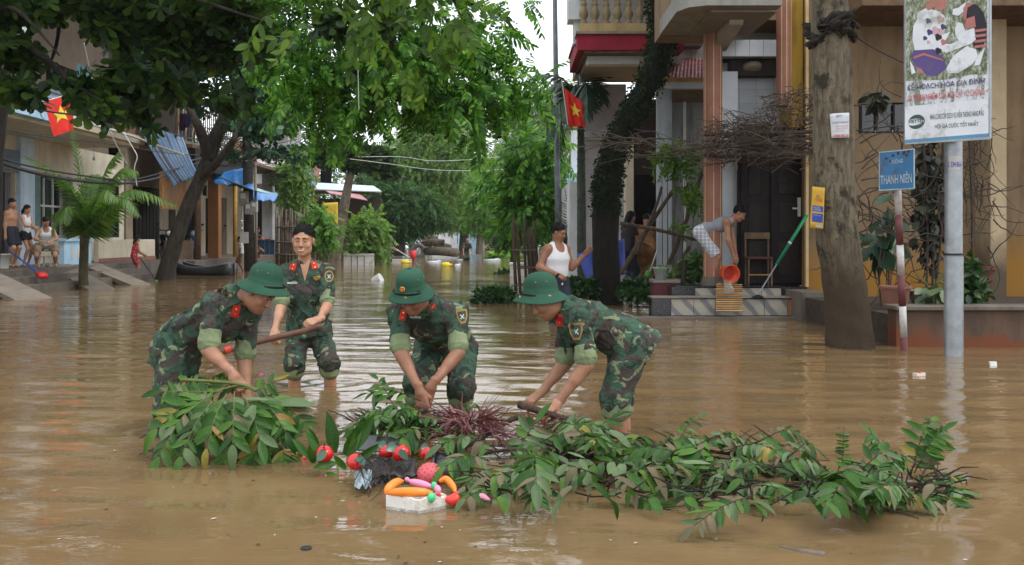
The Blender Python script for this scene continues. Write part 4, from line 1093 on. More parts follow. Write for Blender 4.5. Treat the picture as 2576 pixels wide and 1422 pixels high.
street_tree('yellow-green tree standing in the water at the street bend', 1205, 630, 62, [(1215, 520, 40, 40), (1195, 560, 35, 20), (1240, 540, 35, 35), (1210, 470, 35, 40), (1235, 490, 35, 45)], L_LIME, 1300, 0.5, FR_S, seed=4, rad=0.22)
street_tree('dim grey-green tree at the end of the street', 1270, 622, 110, [(1275, 540, 50, 50), (1240, 580, 50, 25), (1310, 560, 50, 40), (1280, 460, 55, 50), (1230, 500, 50, 50), (1330, 480, 50, 50)], L_FARD, 3600, 0.6, FR_S, seed=5, rad=0.4)
street_tree('tall hazy tree rising behind the lamp post', 1340, 624, 85, [(1340, 330, 70, 60), (1300, 280, 60, 50), (1390, 260, 60, 60), (1410, 350, 60, 60), (1330, 420, 70, 50), (1430, 230, 40, 40), (1290, 380, 50, 50), (1400, 450, 60, 50)], L_FAR, 5600, 0.5, FR_S, seed=6, rad=0.35)
street_tree('dense dark tree on the left side of the far street', 900, 636, 66, [(900, 560, 50, 30), (880, 520, 40, 40), (930, 560, 40, 40), (945, 440, 45, 50), (920, 500, 50, 50)], L_FARD, 1700, 0.55, FR_S, seed=7, rad=0.3)
street_tree('pale leaning trunk beside the yellow banner', 842, 652, 50, [(895, 395, 60, 30), (850, 380, 60, 28), (940, 400, 45, 28), (800, 395, 50, 20), (970, 430, 35, 20)], L_ALMOND_NEAR, 900, 0.36, RO_S, [(838, 665), (858, 560), (884, 425)], 8, BARK_FAR, rad=0.34)
street_tree('slender light green sapling in front of the pink-roofed shed', 735, 655, 47, [(737, 455, 38, 30), (745, 410, 28, 30), (715, 430, 22, 25), (760, 450, 22, 30), (728, 490, 40, 25), (755, 495, 24, 18)], L_FAR, 900, 0.42, FR_S, [(738, 665), (735, 580), (737, 480)], 9, rad=0.09)
street_tree('bright lime shrub right behind the standing soldier', 800, 655, 40, [(805, 540, 25, 22), (822, 575, 24, 22), (785, 560, 20, 25), (835, 590, 15, 15), (800, 600, 24, 18)], L_LIME, 420, 0.46, FR, [(800, 665), (800, 620), (803, 560)], 10, rad=0.06, droop=0.7)
street_tree('layered feathery green shrub beside the floating foam box', 928, 650, 44, [(925, 560, 42, 14), (930, 585, 48, 14), (920, 610, 42, 14), (940, 550, 20, 10), (900, 625, 24, 10), (950, 625, 24, 10)], L_FAR, 620, 0.5, FR, [(932, 668), (928, 620), (928, 560)], 11, rad=0.07, droop=0.4)
street_tree('young tree with long green compound leaves beside the lamp post', 1345, 690, 26, [(1330, 440, 60, 30), (1350, 380, 50, 30), (1300, 400, 40, 30), (1290, 470, 45, 28), (1360, 480, 45, 35), (1330, 530, 60, 25), (1290, 520, 40, 20), (1340, 350, 40, 16), (1385, 520, 30, 25)], L_PINN, 430, 0.62, FR, [(1345, 720), (1338, 600), (1335, 440)], 12, BARK_DARK, rad=0.16, droop=0.7)
street_tree('small dark tree leaning by the bamboo cage', 1290, 655, 50, [(1285, 560, 30, 30), (1310, 590, 30, 25), (1265, 590, 25, 25), (1300, 540, 25, 25)], L_FARD, 700, 0.5, FR_S, seed=13, bark=BARK_DARK, rad=0.14)
# rounded woods behind everything
def woods():
    rg = np.random.default_rng(77); cl = []
    for i in range(64):
        x = rnd(-60, 45); cl.append((V(x, 125 + rnd(-8, 18), rnd(2, 15)), (6, 5, 4)))
    v, d = cloud_points(cl, 12000, rg, 3)
    A = d + rg.normal(size=(12000, 3)) * 0.5; N = np.tile([0, -0.3, 1], (12000, 1)) + rg.normal(size=(12000, 3)) * 0.5
    vv, f = scatter(FR_S[0], v, A, N, 1.5 * rg.uniform(0.7, 1.3, 12000))
    tag(link('treeline', npmesh('treeline', vv, f), L_FARD), 'distant mass of dark green trees closing the street', 'treeline', None, 'stuff')
woods()

def palm_frond(parent, pts, width, mat, n=46, r=0.014, name='frond', hang=0.5, tip=0.25, seed=0):
    c = [np.array(p) for p in curve_pts(pts, 40)]; rg = np.random.default_rng(seed); ch = []; pos, A, N, S = [], [], [], []
    for i in range(n):
        u = 0.12 + 0.87 * i / (n - 1); k = min(int(u * 40), 39); p = c[k] + (c[min(k + 1, 40)] - c[k]) * (u * 40 - k)
        tg = c[min(k + 1, 40)] - c[max(k - 1, 0)]; tg /= np.linalg.norm(tg)
        sd_ = np.cross(tg, [0, 0, 1]); sd_ /= (np.linalg.norm(sd_) + 1e-6); upv = np.cross(sd_, tg)
        w = width * (math.sin(math.pi * (0.10 + 0.86 * u ** 0.8)) ** 0.6 * (1 - tip) + tip * (1 - u))
        for s in (-1, 1):
            a = sd_ * s * 0.9 + tg * 0.65 + upv * 0.25 - np.array([0, 0, hang]) + rg.normal(size=3) * 0.06
            pos.append(p); A.append(a); N.append(upv + sd_ * s * 0.3); S.append(w * rg.uniform(0.9, 1.1))
    v, f = scatter(leaf_cards(1, 0.05, 0.25, (0, 0.3, 0.65, 1), (0.5, 1, 0.8, 0.05), -0.22), np.array(pos), np.array(A), np.array(N), np.array(S))
    fr = link(name, npmesh(name, v, f), mat, parent)
    MB().tube([Vector(p) for p in c[::4]], [r * (1 - 0.8 * i / 10) for i in range(11)], 6).build('rib', mat, fr, smooth=True)
    return fr
def coconut_palm():
    b = Wp(210, 727); Y = b.y; t = thing('coconut_palm', 'young coconut palm growing from the water before the concrete ramps', 'palm', b)
    trunk_mesh(t, mat_bark('palm_trunk', (0.13, 0.115, 0.06), (0.05, 0.045, 0.025), 8), [P(210, 745, Y), P(210, 690, Y), P(212, 620, Y), P(214, 590, Y)], [0.13, 0.105, 0.10, 0.12], 12, 0.03, 2)
    h = P(212, 605, Y); G = mat_leaf('palm_sheath', (0.06, 0.085, 0.02), (0.10, 0.12, 0.03), (0.14, 0.15, 0.05), 0.5, 0.1)
    tips = [((212, 520), (195, 400), (178, 315), 0, 0.40, 0.15), ((200, 520), (150, 440), (60, 392), -.6, 0.55, 0.5), ((205, 530), (170, 470), (115, 432), -.3, 0.5, 0.5), ((235, 520), (270, 420), (302, 378), .3, 0.62, 0.8), ((235, 530), (300, 430), (345, 430), .5, 0.62, 0.9),
            ((240, 540), (330, 478), (442, 515), -.5, 0.66, 0.7), ((240, 560), (310, 500), (350, 540), -.9, 0.55, 0.9), ((225, 540), (260, 480), (300, 500), -1.2, 0.6, 0.9), ((195, 560), (150, 530), (130, 590), -.8, 0.45, 0.9), ((205, 560), (170, 520), (160, 560), -1.1, 0.5, 0.9), ((222, 540), (235, 470), (238, 440), .8, 0.5, 0.4)]
    for i, (a, b_, c_, dy, w, hg) in enumerate(tips):
        palm_frond(t, [h, P(a[0], a[1], Y + dy * 0.3), P(b_[0], b_[1], Y + dy * 0.8), P(c_[0], c_[1], Y + dy)], w, L_PALM, 52, 0.022, 'frond', hg, 0.2, i)
coconut_palm()
def areca_palm():
    b = Wp(1462, 735); Y = 21.0; b = V((1462 - CX) / F * Y, Y, 0); t = thing('areca_palm', 'slim areca palm with drooping dark crown before the red-fronted balcony', 'palm', b)
    trunk_mesh(t, mat_bark('ringed_palm_stem', (0.10, 0.115, 0.09), (0.04, 0.05, 0.035), 9), [P(1463, 745, Y), P(1463, 560, Y), P(1462, 420, Y), P(1461, 300, Y)], [0.10, 0.095, 0.085, 0.07], 12, 0.02, 2)
    for z in np.linspace(330, 700, 22): MB().lathe(P(1462.3, z, Y), [(0.095, -0.01), (0.099, 0), (0.095, 0.01)], 12).build('ring', MATS['ringed_palm_stem'], t, smooth=True)
    h = P(1461, 300, Y)
    for i, (a, c_, dy, hg) in enumerate((((1455, 200), (1448, 130), 0, 0.1), ((1435, 215), (1380, 235), -.3, 0.7), ((1430, 240), (1385, 350), -.6, 1.0), ((1440, 220), (1408, 400), .3, 1.0), ((1490, 210), (1520, 260), -.4, 1.0), ((1480, 205), (1505, 180), .5, 0.6), ((1450, 215), (1428, 330), -1.0, 1.1), ((1470, 210), (1478, 300), -1.1, 1.1), ((1425, 205), (1345, 195), .2, 0.5))):
        palm_frond(t, [h, P(a[0], a[1], Y + dy * 0.5), P((a[0] + c_[0]) / 2 + (c_[0] - 1460) * 0.2, (a[1] + c_[1]) / 2 - 12, Y + dy * 0.8), P(c_[0], c_[1], Y + dy)], 0.52, L_PALMD, 34, 0.02, 'frond', hg, 0.2, i + 20)
areca_palm()
def fan_seedling():
    Y = 23; t = thing('palm_seedling', 'low young palm with stiff upright fronds beside the lamp post', 'palm', V((1440 - CX) / F * Y, Y, 0))
    h = P(1440, 640, Y)
    MB().tube([P(1440, 735, Y), h], [0.08, 0.06], 8).build('stem', MATS['ringed_palm_stem'], t)
    for i, (x, y, dy) in enumerate(((1420, 470, 0), (1395, 530, -.2), (1440, 455, .2), (1480, 480, -.3), (1500, 550, 0), (1410, 590, -.5))):
        palm_frond(t, [h, P(lerp(1440, x, 0.4), lerp(640, y, 0.5) - 6, Y + dy * 0.5), P(x, y, Y + dy)], 0.35, L_PALMD, 24, 0.015, 'frond', 0.2, 0.3, i + 40)
fan_seedling()
print('trees', time.time() - T0)
# ------------------------------------------------------------------ buildings
def wall(o, u, n, w, h, openings, th):
    """upright wall: o lower corner, u run direction, n outward normal; openings (a, b, za, zb); returns MB"""
    o, u, n = Vector(o), Vector(u).normalized(), Vector(n).normalized(); z = V(0, 0, 1); m = MB()
    us = sorted({0, w} | {max(0, min(w, x)) for a in openings for x in a[:2]}); zs = sorted({0, h} | {max(0, min(h, x)) for a in openings for x in a[2:4]})
    for i in range(len(us) - 1):
        run = None
        for j in range(len(zs) - 1):
            cu, cz = (us[i] + us[i + 1]) / 2, (zs[j] + zs[j + 1]) / 2
            hole = any(a[0] < cu < a[1] and a[2] < cz < a[3] for a in openings)
            if not hole:
                if run is None: run = [zs[j], zs[j + 1]]
                else: run[1] = zs[j + 1]
            if hole or j == len(zs) - 2:
                if run:
                    c = o + u * cu + z * (run[0] + run[1]) / 2 - n * th / 2
                    m.obox(c, u, n, z, (us[i + 1] - us[i]) / 2, th / 2, (run[1] - run[0]) / 2)
                run = None
    return m
BEIGE = mat_wall('beige_plaster', (0.72, 0.66, 0.52), (0.25, 0.19, 0.12), 0.35)
CREAM = mat_wall('cream_plaster', (0.68, 0.60, 0.45), (0.3, 0.24, 0.16), 0.3)
BLUEW = mat_wall('pale_blue_paint', (0.58, 0.72, 0.86), (0.18, 0.22, 0.27), 0.35)
BLUED = mat_wall('grey_blue_paint', (0.17, 0.22, 0.29), (0.1, 0.11, 0.13), 0.3)
SKYW = mat_wall('light_blue_paint', (0.44, 0.66, 0.84), (0.15, 0.2, 0.25), 0.3)
WHITEW = mat_wall('white_plaster', (0.62, 0.64, 0.66), (0.25, 0.25, 0.24), 0.45)
GREYW = mat_wall('mouldy_grey_plaster', (0.27, 0.28, 0.28), (0.035, 0.035, 0.033), 0.95)
YELLOW = mat_wall('ochre_plaster', (0.25, 0.172, 0.10), (0.08, 0.052, 0.03), 0.85, 0.85, (0.30, 0.15, 0.03), 1.25)
YELLOWM = mat_wall('mouldy_yellow_plaster', (0.45, 0.27, 0.04), (0.05, 0.05, 0.02), 0.95)
ORANGEW = mat_wall('orange_paint', (0.27, 0.12, 0.045), (0.15, 0.07, 0.03), 0.4)
CONC = mat_wall('wet_concrete', (0.16, 0.135, 0.11), (0.05, 0.045, 0.04), 0.8, 0.6)
CONCL = mat_wall('ramp_concrete', (0.25, 0.21, 0.17), (0.08, 0.07, 0.06), 0.7, 0.6)
BRICKD = mat_wall('dirty_brick_render', (0.12, 0.075, 0.05), (0.03, 0.025, 0.02), 0.9, 0.7, (0.17, 0.055, 0.025), 0.26)
TERRA = mat_plain('terracotta_paint', (0.27, 0.115, 0.08), 0.55, 0.12, 3, 0.4, 0, 0.1, 30, None, (0.2, 0.07, 0.045), 1.2)
GOLDL = mat_plain('gold_line_paint', (0.55, 0.40, 0.20), 0.5, 0.15)
DARKI = mat_plain('dark_interior', (0.009, 0.008, 0.007), 0.95, 0.4, spec=0.1)  # near-black colour that stands in for the shade of unlit interiors
DOORB = mat_plain('dark_door_wood', (0.014, 0.010, 0.009), 0.55, 0.4, 8, 0.2, 0, 0.3, 30)
WOOD = mat_plain('varnished_wood', (0.36, 0.17, 0.05), 0.45, 0.3, 5, 0.4)
WOODD = mat_plain('weathered_wood', (0.14, 0.085, 0.05), 0.75, 0.4, 7, 0.3, 0, 0.5, 30)
TEAL = mat_plain('teal_shutter_paint', (0.11, 0.20, 0.18), 0.6, 0.2)
TEALG = mat_plain('teal_glass', (0.10, 0.24, 0.27), 0.15, 0.2, 2, 0.6)
METALW = mat_plain('white_metal_paint', (0.60, 0.60, 0.58), 0.45, 0.1)
GLASSD = mat_plain('dark_window_glass', (0.015, 0.018, 0.02), 0.08, 0.3, 2, 0.7)
STEEL = mat_plain('galvanised_steel', (0.30, 0.33, 0.35), 0.42, 0.18, 9, 0.5, 0.55, 0.1, 30, None, (0.2, 0.19, 0.17), 3)
IRON = mat_plain('dark_iron', (0.02, 0.02, 0.022), 0.5, 0.3)
ROOFR = mat_plain('red_roof_tile', (0.20, 0.035, 0.035), 0.6, 0.35, 10, 0.3, 0, 0.2, 30, None, (0.30, 0.28, 0.27), 5)
REDF = mat_wall('crimson_paint', (0.30, 0.022, 0.045), (0.09, 0.02, 0.02), 0.4)
BAMB = mat_plain('dry_bamboo', (0.32, 0.24, 0.12), 0.6, 0.3, 8, 0.3)
BAMBG = mat_plain('grey_bamboo', (0.13, 0.10, 0.075), 0.75, 0.4, 8, 0.25)

def window(parent, o, u, n, w, h, nx, ny, fm, gm, depth=0.1, bar=0.04):
    """glazed window: frame part with each pane and bar below it"""
    o, u, n = Vector(o), Vector(u).normalized(), Vector(n).normalized(); z = V(0, 0, 1)
    m = MB()
    for a, b in (((0, 0), (w, 0)), ((0, h), (w, h))): m.bar(o + u * a[0] + z * a[1], o + u * b[0] + z * b[1], depth, bar)
    for x in (bar / 2, w - bar / 2): m.bar(o + u * x + z * (bar / 2 + 0.002), o + u * x + z * (h - bar / 2 - 0.002), depth - 0.01, bar, u)
    f = m.build('window', fm, parent)
    for i in range(1, nx): MB().bar(o + u * (w * i / nx) + z * bar, o + u * (w * i / nx) + z * (h - bar), depth * 0.6, bar * 0.8, u).build('glazing_bar', fm, f)
    for j in range(1, ny): MB().bar(o + u * bar + z * (h * j / ny), o + u * (w - bar) + z * (h * j / ny), depth * 0.55, bar * 0.8).build('glazing_bar', fm, f)
    for i in range(nx):
        for j in range(ny):
            a = o + u * (w * (i + 0.5) / nx) + z * (h * (j + 0.5) / ny) - n * 0.02
            MB().obox(a, u, n, z, w / nx / 2 - 0.004, 0.006, h / ny / 2 - 0.004).build('pane', gm, f)
    return f

def left_pavement():
    t = MB(); t.box((-40, 12, -0.4), (-11.0, 33.5, 0.47)).box((-40, 33.504, -0.4), (-10.7, 52, 0.42))
    o = t.build('pavement', CONC); tag(o, 'raised wet concrete pavement in front of the houses', None, None, 'structure')
    for (x0, z), (ya, yb) in (((-10.6, 0.33), (12, 29)), ((-10.2, 0.18), (12, 29))):
        s = MB().box((x0, ya, -0.4), (-10.998 if z > 0.3 else -10.602, yb, z)).build('step', CONC, o)
    def ramp(a, b, w, label):
        a, b = Vector(a), Vector(b); d = (b - a); s = V(-d.y, d.x, 0).normalized() * w / 2; up = V(0, 0, 0.10)
        d2 = d * 1.25
        m = MB().add([a + s, a - s, a + d2 - s, a + d2 + s, a + s + up, a - s + up, a + d2 - s + up, a + d2 + s + up], [(0, 1, 2, 3), (7, 6, 5, 4), (0, 4, 5, 1), (1, 5, 6, 2), (2, 6, 7, 3), (3, 7, 4, 0)])
        tag(m.build('ramp', CONCL, None, (a + b) / 2), label, 'ramp', 'motorbike ramps down to the water')
    ramp((-11.3, 20.9, 0.42), (-9.4, 19.5, -0.09), 0.75, 'concrete ramp dipping into water at the far left edge')
    ramp((-11.6, 25.4, 0.42), (-9.5, 23.0, -0.09), 0.6, 'concrete ramp beside the foot of the coconut palm')
    ramp((-11.2, 26.3, 0.42), (-9.45, 25.3, -0.09), 0.6, 'concrete ramp just before the girl in the red dress')
left_pavement()

def blue_beige_house():
    X = -13.2
    t = thing('house', 'blue and beige two-storey house with balcony at the left edge', 'house', (X, 27, 0.47))
    u, n = V(0, 1, 0), V(1, 0, 0)
    # ground floor along the street: door 22-26.6, window 27.5-29.2, opening 31-34
    wall((X, 18, 0.47), u, n, 15.8, 3.45, [(2.5, 8.4, 0, 2.45), (9.5, 11.2, 0.75, 2.5), (13.0, 15.4, 0.75, 2.6)], 0.25).build('wall', BEIGE, t)
    MB().box((X + 0.002, 26.45, 0.47), (X + 0.12, 27.25, 3.9)).build('pilaster', BLUEW, t)
    MB().box((X + 0.002, 20.0, 2.95), (X + 0.10, 26.448, 3.5)).build('door_header', BLUED, t)
    MB().box((X - 0.9, 20.5, 0.48), (X - 0.8, 26.4, 2.92)).build('inner_wall', CREAM, t)
    MB().box((X - 0.8, 25.9, 0.48), (X - 0.02, 26.1, 2.9)).build('door_leaf', mat_plain('dark_purple_door', (0.03, 0.02, 0.035), 0.4), t)
    MB().box((X - 6, 18, 0.47), (X - 2.5, 33.8, 8)).build('core', BEIGE, t)
    window(t, (X - 0.05, 27.52, 1.24), u, n, 1.68, 1.72, 3, 2, METALW, GLASSD, 0.1, 0.07)
    MB().obox((X + 0.06, 27.42, 2.1), V(0.3, 1, 0), V(1, -0.3, 0), (0, 0, 1), 0.16, 0.02, 0.88).build('shutter', TEAL, t)
    MB().obox((X + 0.10, 29.45, 2.1), V(0.25, -1, 0), V(1, 0.25, 0), (0, 0, 1), 0.34, 0.02, 0.88).build('shutter', TEAL, t)
    window(t, (X - 0.05, 31.02, 1.24), u, n, 2.36, 1.82, 3, 1, IRON, GLASSD, 0.1, 0.07)
    p = MB().box((X + 0.01, 27.28, 2.72), (X + 0.03, 27.46, 2.98)).build('number_plate', mat_plain('plate_blue', (0.02, 0.05, 0.25), 0.4), t)
    lettering('22', (X + 0.034, 27.37, 2.85), (0, -1, 0), (0, 0, 1), 0.12, 0.14, WHITE, p)
    # low walls on the pavement
    w = MB().box((-12.0, 26.3, 0.47), (-11.85, 28.0, 1.10)).box((-12.05, 26.25, 1.102), (-11.80, 28.05, 1.18)).build('parapet', SKYW, t)
    for yy in (26.7, 27.1, 27.5): MB().box((-11.849, yy, 0.62), (-11.835, yy + 0.12, 0.95)).build('slot', CREAM, w)
    MB().box((-12.0, 28.5, 0.47), (-11.85, 33.0, 1.14), 0.02).build('parapet', CREAM, t)
    MB().box((-11.848, 28.5, 0.48), (-11.83, 33.0, 0.60)).build('base_strip', TERRA, t)
    # balcony
    MB().box((X - 2, 18, 3.92), (-11.3, 30.1, 4.0)).build('balcony_slab', BEIGE, t)
    MB().box((-11.32, 18.0, 4.002), (-11.1, 25.1, 4.22)).build('balcony_edge', SKYW, t)
    bl = MB().box((-11.42, 22.7, 4.222), (-11.28, 25.1, 4.34)).box((-11.42, 22.7, 4.62), (-11.28, 25.1, 4.75)).build('balustrade', BLUEW, t)
    MB().box((-11.5, 22.6, 4.752), (-11.2, 25.15, 4.82)).build('hand_rail', mat_plain('grey_coping', (0.2, 0.22, 0.25), 0.7), bl)
    for i in range(9): MB().box((-11.39, 22.72 + i * 0.28, 4.342), (-11.30, 22.86 + i * 0.28, 4.618)).build('baluster', BLUEW, bl)
    MB().box((-11.32, 25.104, 4.002), (-11.12, 30.1, 4.24)).build('balcony_edge', CREAM, t)
    MB().box((-11.42, 25.12, 4.242), (-11.30, 27.2, 4.75)).build('balcony_panel', BLUEW, t)
    MB().box((-11.42, 27.21, 4.242), (-11.30, 30.0, 4.65)).build('balcony_panel', mat_wall('brown_plaster', (0.32, 0.17, 0.09), (0.12, 0.07, 0.05), 0.5), t)
    MB().box((-11.38, 26.0, 4.76), (-11.36, 28.8, 5.75)).build('glass_panel', TEALG, t)
    MB().tube([(-11.36, 25.2, 4.9), (-11.36, 30.0, 4.9)], 0.03, 8).build('rail', METALW, t)
    MB().box((-13.0, 17, 4.42), (-11.0, 22.55, 4.62)).build('canopy_slab', BLUEW, t)
    MB().box((-12.98, 17, 4.36), (-11.1, 22.5, 4.418)).build('canopy_soffit', BEIGE, t)
    # upper floor
    wall((X - 0.4, 17, 4.0), u, n, 16.5, 5, [(9.5, 10.7, 1.9, 2.6), (12, 15, 0.1, 2.4), (2, 4.5, 0.2, 2.4), (6, 7.2, 0.2, 2.4)], 0.25).build('wall', mat_wall('taupe_plaster', (0.22, 0.17, 0.13), (0.1, 0.08, 0.06), 0.4), t)
    MB().box((-12.3, 23.6, 4.3), (-11.9, 24.5, 9.0)).build('column', WHITEW, t); MB().box((-12.25, 24.502, 4.3), (-11.95, 24.62, 9.0)).build('column_edge', WOOD, t)
    window(t, (X - 0.45, 26.5, 5.9), u, n, 1.2, 0.7, 3, 1, METALW, GLASSD, 0.1, 0.06)
    MB().box((X - 0.9, 17, 4.02), (X - 0.8, 33, 8.9)).build('inner_wall', DARKI, t)
    MB().box((X - 2, 17, 8.95), (-11.6, 33.4, 9.2)).build('roof', WHITEW, t)
    bl = MB().tube([(-12.2, 29.0, 3.9), (-12.2, 29.0, 3.55)], 0.006, 5).build('bulb_cord', IRON, t); MB().ell((-12.2, 29.0, 3.5), (0.04, 0.04, 0.06), 10, 8).build('bulb', METALW, bl, smooth=True)
blue_beige_house()

def timber_porch_house():
    X = -13.2
    t = thing('house', 'dark open-fronted house with orange pillars and motorbikes on its porch', 'house', (X, 42, 0.42))
    u, n = V(0, 1, 0), V(1, 0, 0)
    wall((X, 34.0, 0.42), u, n, 14.5, 4.0, [(0.6, 3.2, 0, 2.6), (4.2, 5.0, 0, 2.5), (5.6, 8.2, 0, 2.7), (8.8, 10.0, 0, 2.5), (11.0, 12.0, 0, 2.6)], 0.25).build('wall', mat_wall('dim_cream_plaster', (0.36, 0.30, 0.22), (0.15, 0.11, 0.08), 0.5), t)
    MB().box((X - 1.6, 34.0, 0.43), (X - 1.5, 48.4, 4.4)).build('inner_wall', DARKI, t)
    MB().box((X - 1.5, 34.2, 4.3), (-11.0, 48.4, 4.42)).build('porch_ceiling', WOODD, t)
    MB().box((-11.1, 34.2, 3.55), (-10.9, 40, 4.28)).build('timber_lintel', DOORB, t)
    MB().box((-12.2, 34.4, 2.2), (-12.12, 37.0, 3.5)).build('timber_panel', WOOD, t)
    for yy, r, m in ((40.2, 0.09, mat_plain('yellow_post_paint', (0.42, 0.24, 0.05), 0.6)), (35.4, 0.11, WOODD)): MB().tube([(-11.2, yy, 0.42), (-11.2, yy, 4.28)], r, 10).build('post', m, t, smooth=True)
    MB().box((-11.6, 37.9, 0.42), (-11.2, 38.3, 4.28)).build('pillar', ORANGEW, t)
    MB().box((-11.6, 43.6, 0.42), (-11.3, 43.9, 4.28)).build('pillar', CREAM, t)
    MB().box((-12.0, 47.7, 0.42), (-11.5, 48.2, 4.28)).build('pillar', WHITEW, t)
    for yy in (41.5, 42.4): MB().box((X + 0.005, yy, 3.0), (X + 0.02, yy + 0.5, 3.45)).build('vent', DARKI, t)
    for k in range(7): MB().box((X + 0.02, 34.7 + k * 0.34, 0.45), (X + 0.06, 35.0 + k * 0.34, 2.95)).build('plank', DOORB, t)
    MB().box((-11.9, 34.0, 0.42), (-11.6, 36.2, 1.1)).build('counter', WOODD, t)
    # upper floor
    MB().box((X - 4, 34.0, 4.44), (-11.4, 44.5, 4.6)).build('balcony_slab', CONC, t)
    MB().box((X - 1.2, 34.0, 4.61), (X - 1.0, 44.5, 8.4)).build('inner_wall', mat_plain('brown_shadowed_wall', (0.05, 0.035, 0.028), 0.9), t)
    bl = MB().box((-11.5, 34.05, 5.9), (-11.42, 40.6, 5.97)).build('iron_railing', IRON, t)
    for i in range(26):
        y = 34.15 + i * 0.25; m = MB().tube([(-11.46, y, 4.61), (-11.46, y, 4.95), (-11.44, y + 0.05, 5.1), (-11.46, y, 5.25), (-11.44, y - 0.05, 5.4), (-11.46, y, 5.55), (-11.46, y, 5.9)], 0.022, 6)
        m.build('baluster', IRON if i % 3 else mat_plain('flaking_cream_iron', (0.4, 0.3, 0.18), 0.7), bl)
    m = MB()
    MB().box((X - 2, 34.0, 8.42), (-11.0, 44.5, 8.6)).build('roof', CONC, t)
    m2 = MB().box((-11.6, 41.0, 4.61), (-11.5, 44.4, 5.3)).build('slatted_screen', WOOD, t)
    for i in range(22): MB().box((-11.498, 41.05 + i * 0.15, 4.62), (-11.47, 41.12 + i * 0.15, 5.28)).build('slat', BAMB, m2)
timber_porch_house()

def tarp(name, label, corners, mat, nx=24, ny=24, sag=0.2, fold=0.05, folds=6, cat='tarpaulin', th=0.01):
    a, b, c, d = [Vector(p) for p in corners]      # a-b upper edge, d-c lower edge
    nrm = (b - a).cross(d - a).normalized(); g = []
    for i in range(ny + 1):
        v = i / ny; row = []
        for j in range(nx + 1):
            w = j / nx; p = a.lerp(b, w).lerp(d.lerp(c, w), v)
            p = p + V(0, 0, -sag * math.sin(math.pi * v) * (0.6 + 0.4 * math.sin(math.pi * w))) + nrm * fold * (math.sin(w * folds * 6.28 + v * 1.5) + 0.5 * math.sin(w * folds * 13 + 2 * v)) * (0.25 + v * 0.75)
            row.append(p)
        g.append(row)
    o = MB().sheet(g).build(name, mat, None, (a + b + c + d) / 4, smooth=True)
    if isinstance(mat, (list, tuple)):
        o.data.polygons.foreach_set('material_index', [1 if (k % nx) in (3, 4, 9, 10, 11, 16, 22, 23, 24, 31, 32, 37) else 0 for k in range(nx * ny)])  # dark columns put the shade of the folds into the cloth colour
    md = o.modifiers.new('thickness', 'SOLIDIFY'); md.thickness = th
    return tag(o, label, cat)
tarp('tarpaulin', 'shiny blue-grey tarpaulin with fold shade in dark stripes slung steeply below the iron balcony', [P(345, 313, 30.0), P(458, 341, 32), P(500, 440, 30.0), P(440, 466, 28.5)], [mat_plain('slate_blue_tarpaulin', (0.11, 0.22, 0.38), 0.45, 0.25, 3, 0.35), IRON], 40, 20, 0.12, 0.035, 5)
tarp('tarpaulin', 'bright blue tarpaulin awning stretched between leaning tree and utility pole', [P(530, 440, 38), P(628, 420, 37), P(640, 478, 34.5), P(545, 462, 35)], mat_plain('bright_blue_tarpaulin', (0.035, 0.19, 0.50), 0.4, 0.25, 3, 0.5), 20, 12, 0.15, 0.03, 3)
tarp('tarpaulin', 'blue tarpaulin corner hanging past the utility pole over the blue barrier', [P(628, 468, 42), P(700, 490, 42), P(688, 505, 40), P(640, 506, 40)], MATS['bright_blue_tarpaulin'], 16, 8, 0.1, 0.03, 2)
tarp('awning_strip', 'narrow green and white striped awning strip across the utility pole', [P(545, 442, 34.8), P(640, 478, 34), P(700, 488, 37), P(600, 464, 36.4)], mat_plain('green_white_canvas', (0.30, 0.42, 0.36), 0.7, 0.5, 5), 14, 6, 0.08, 0.02, 2, 'awning')

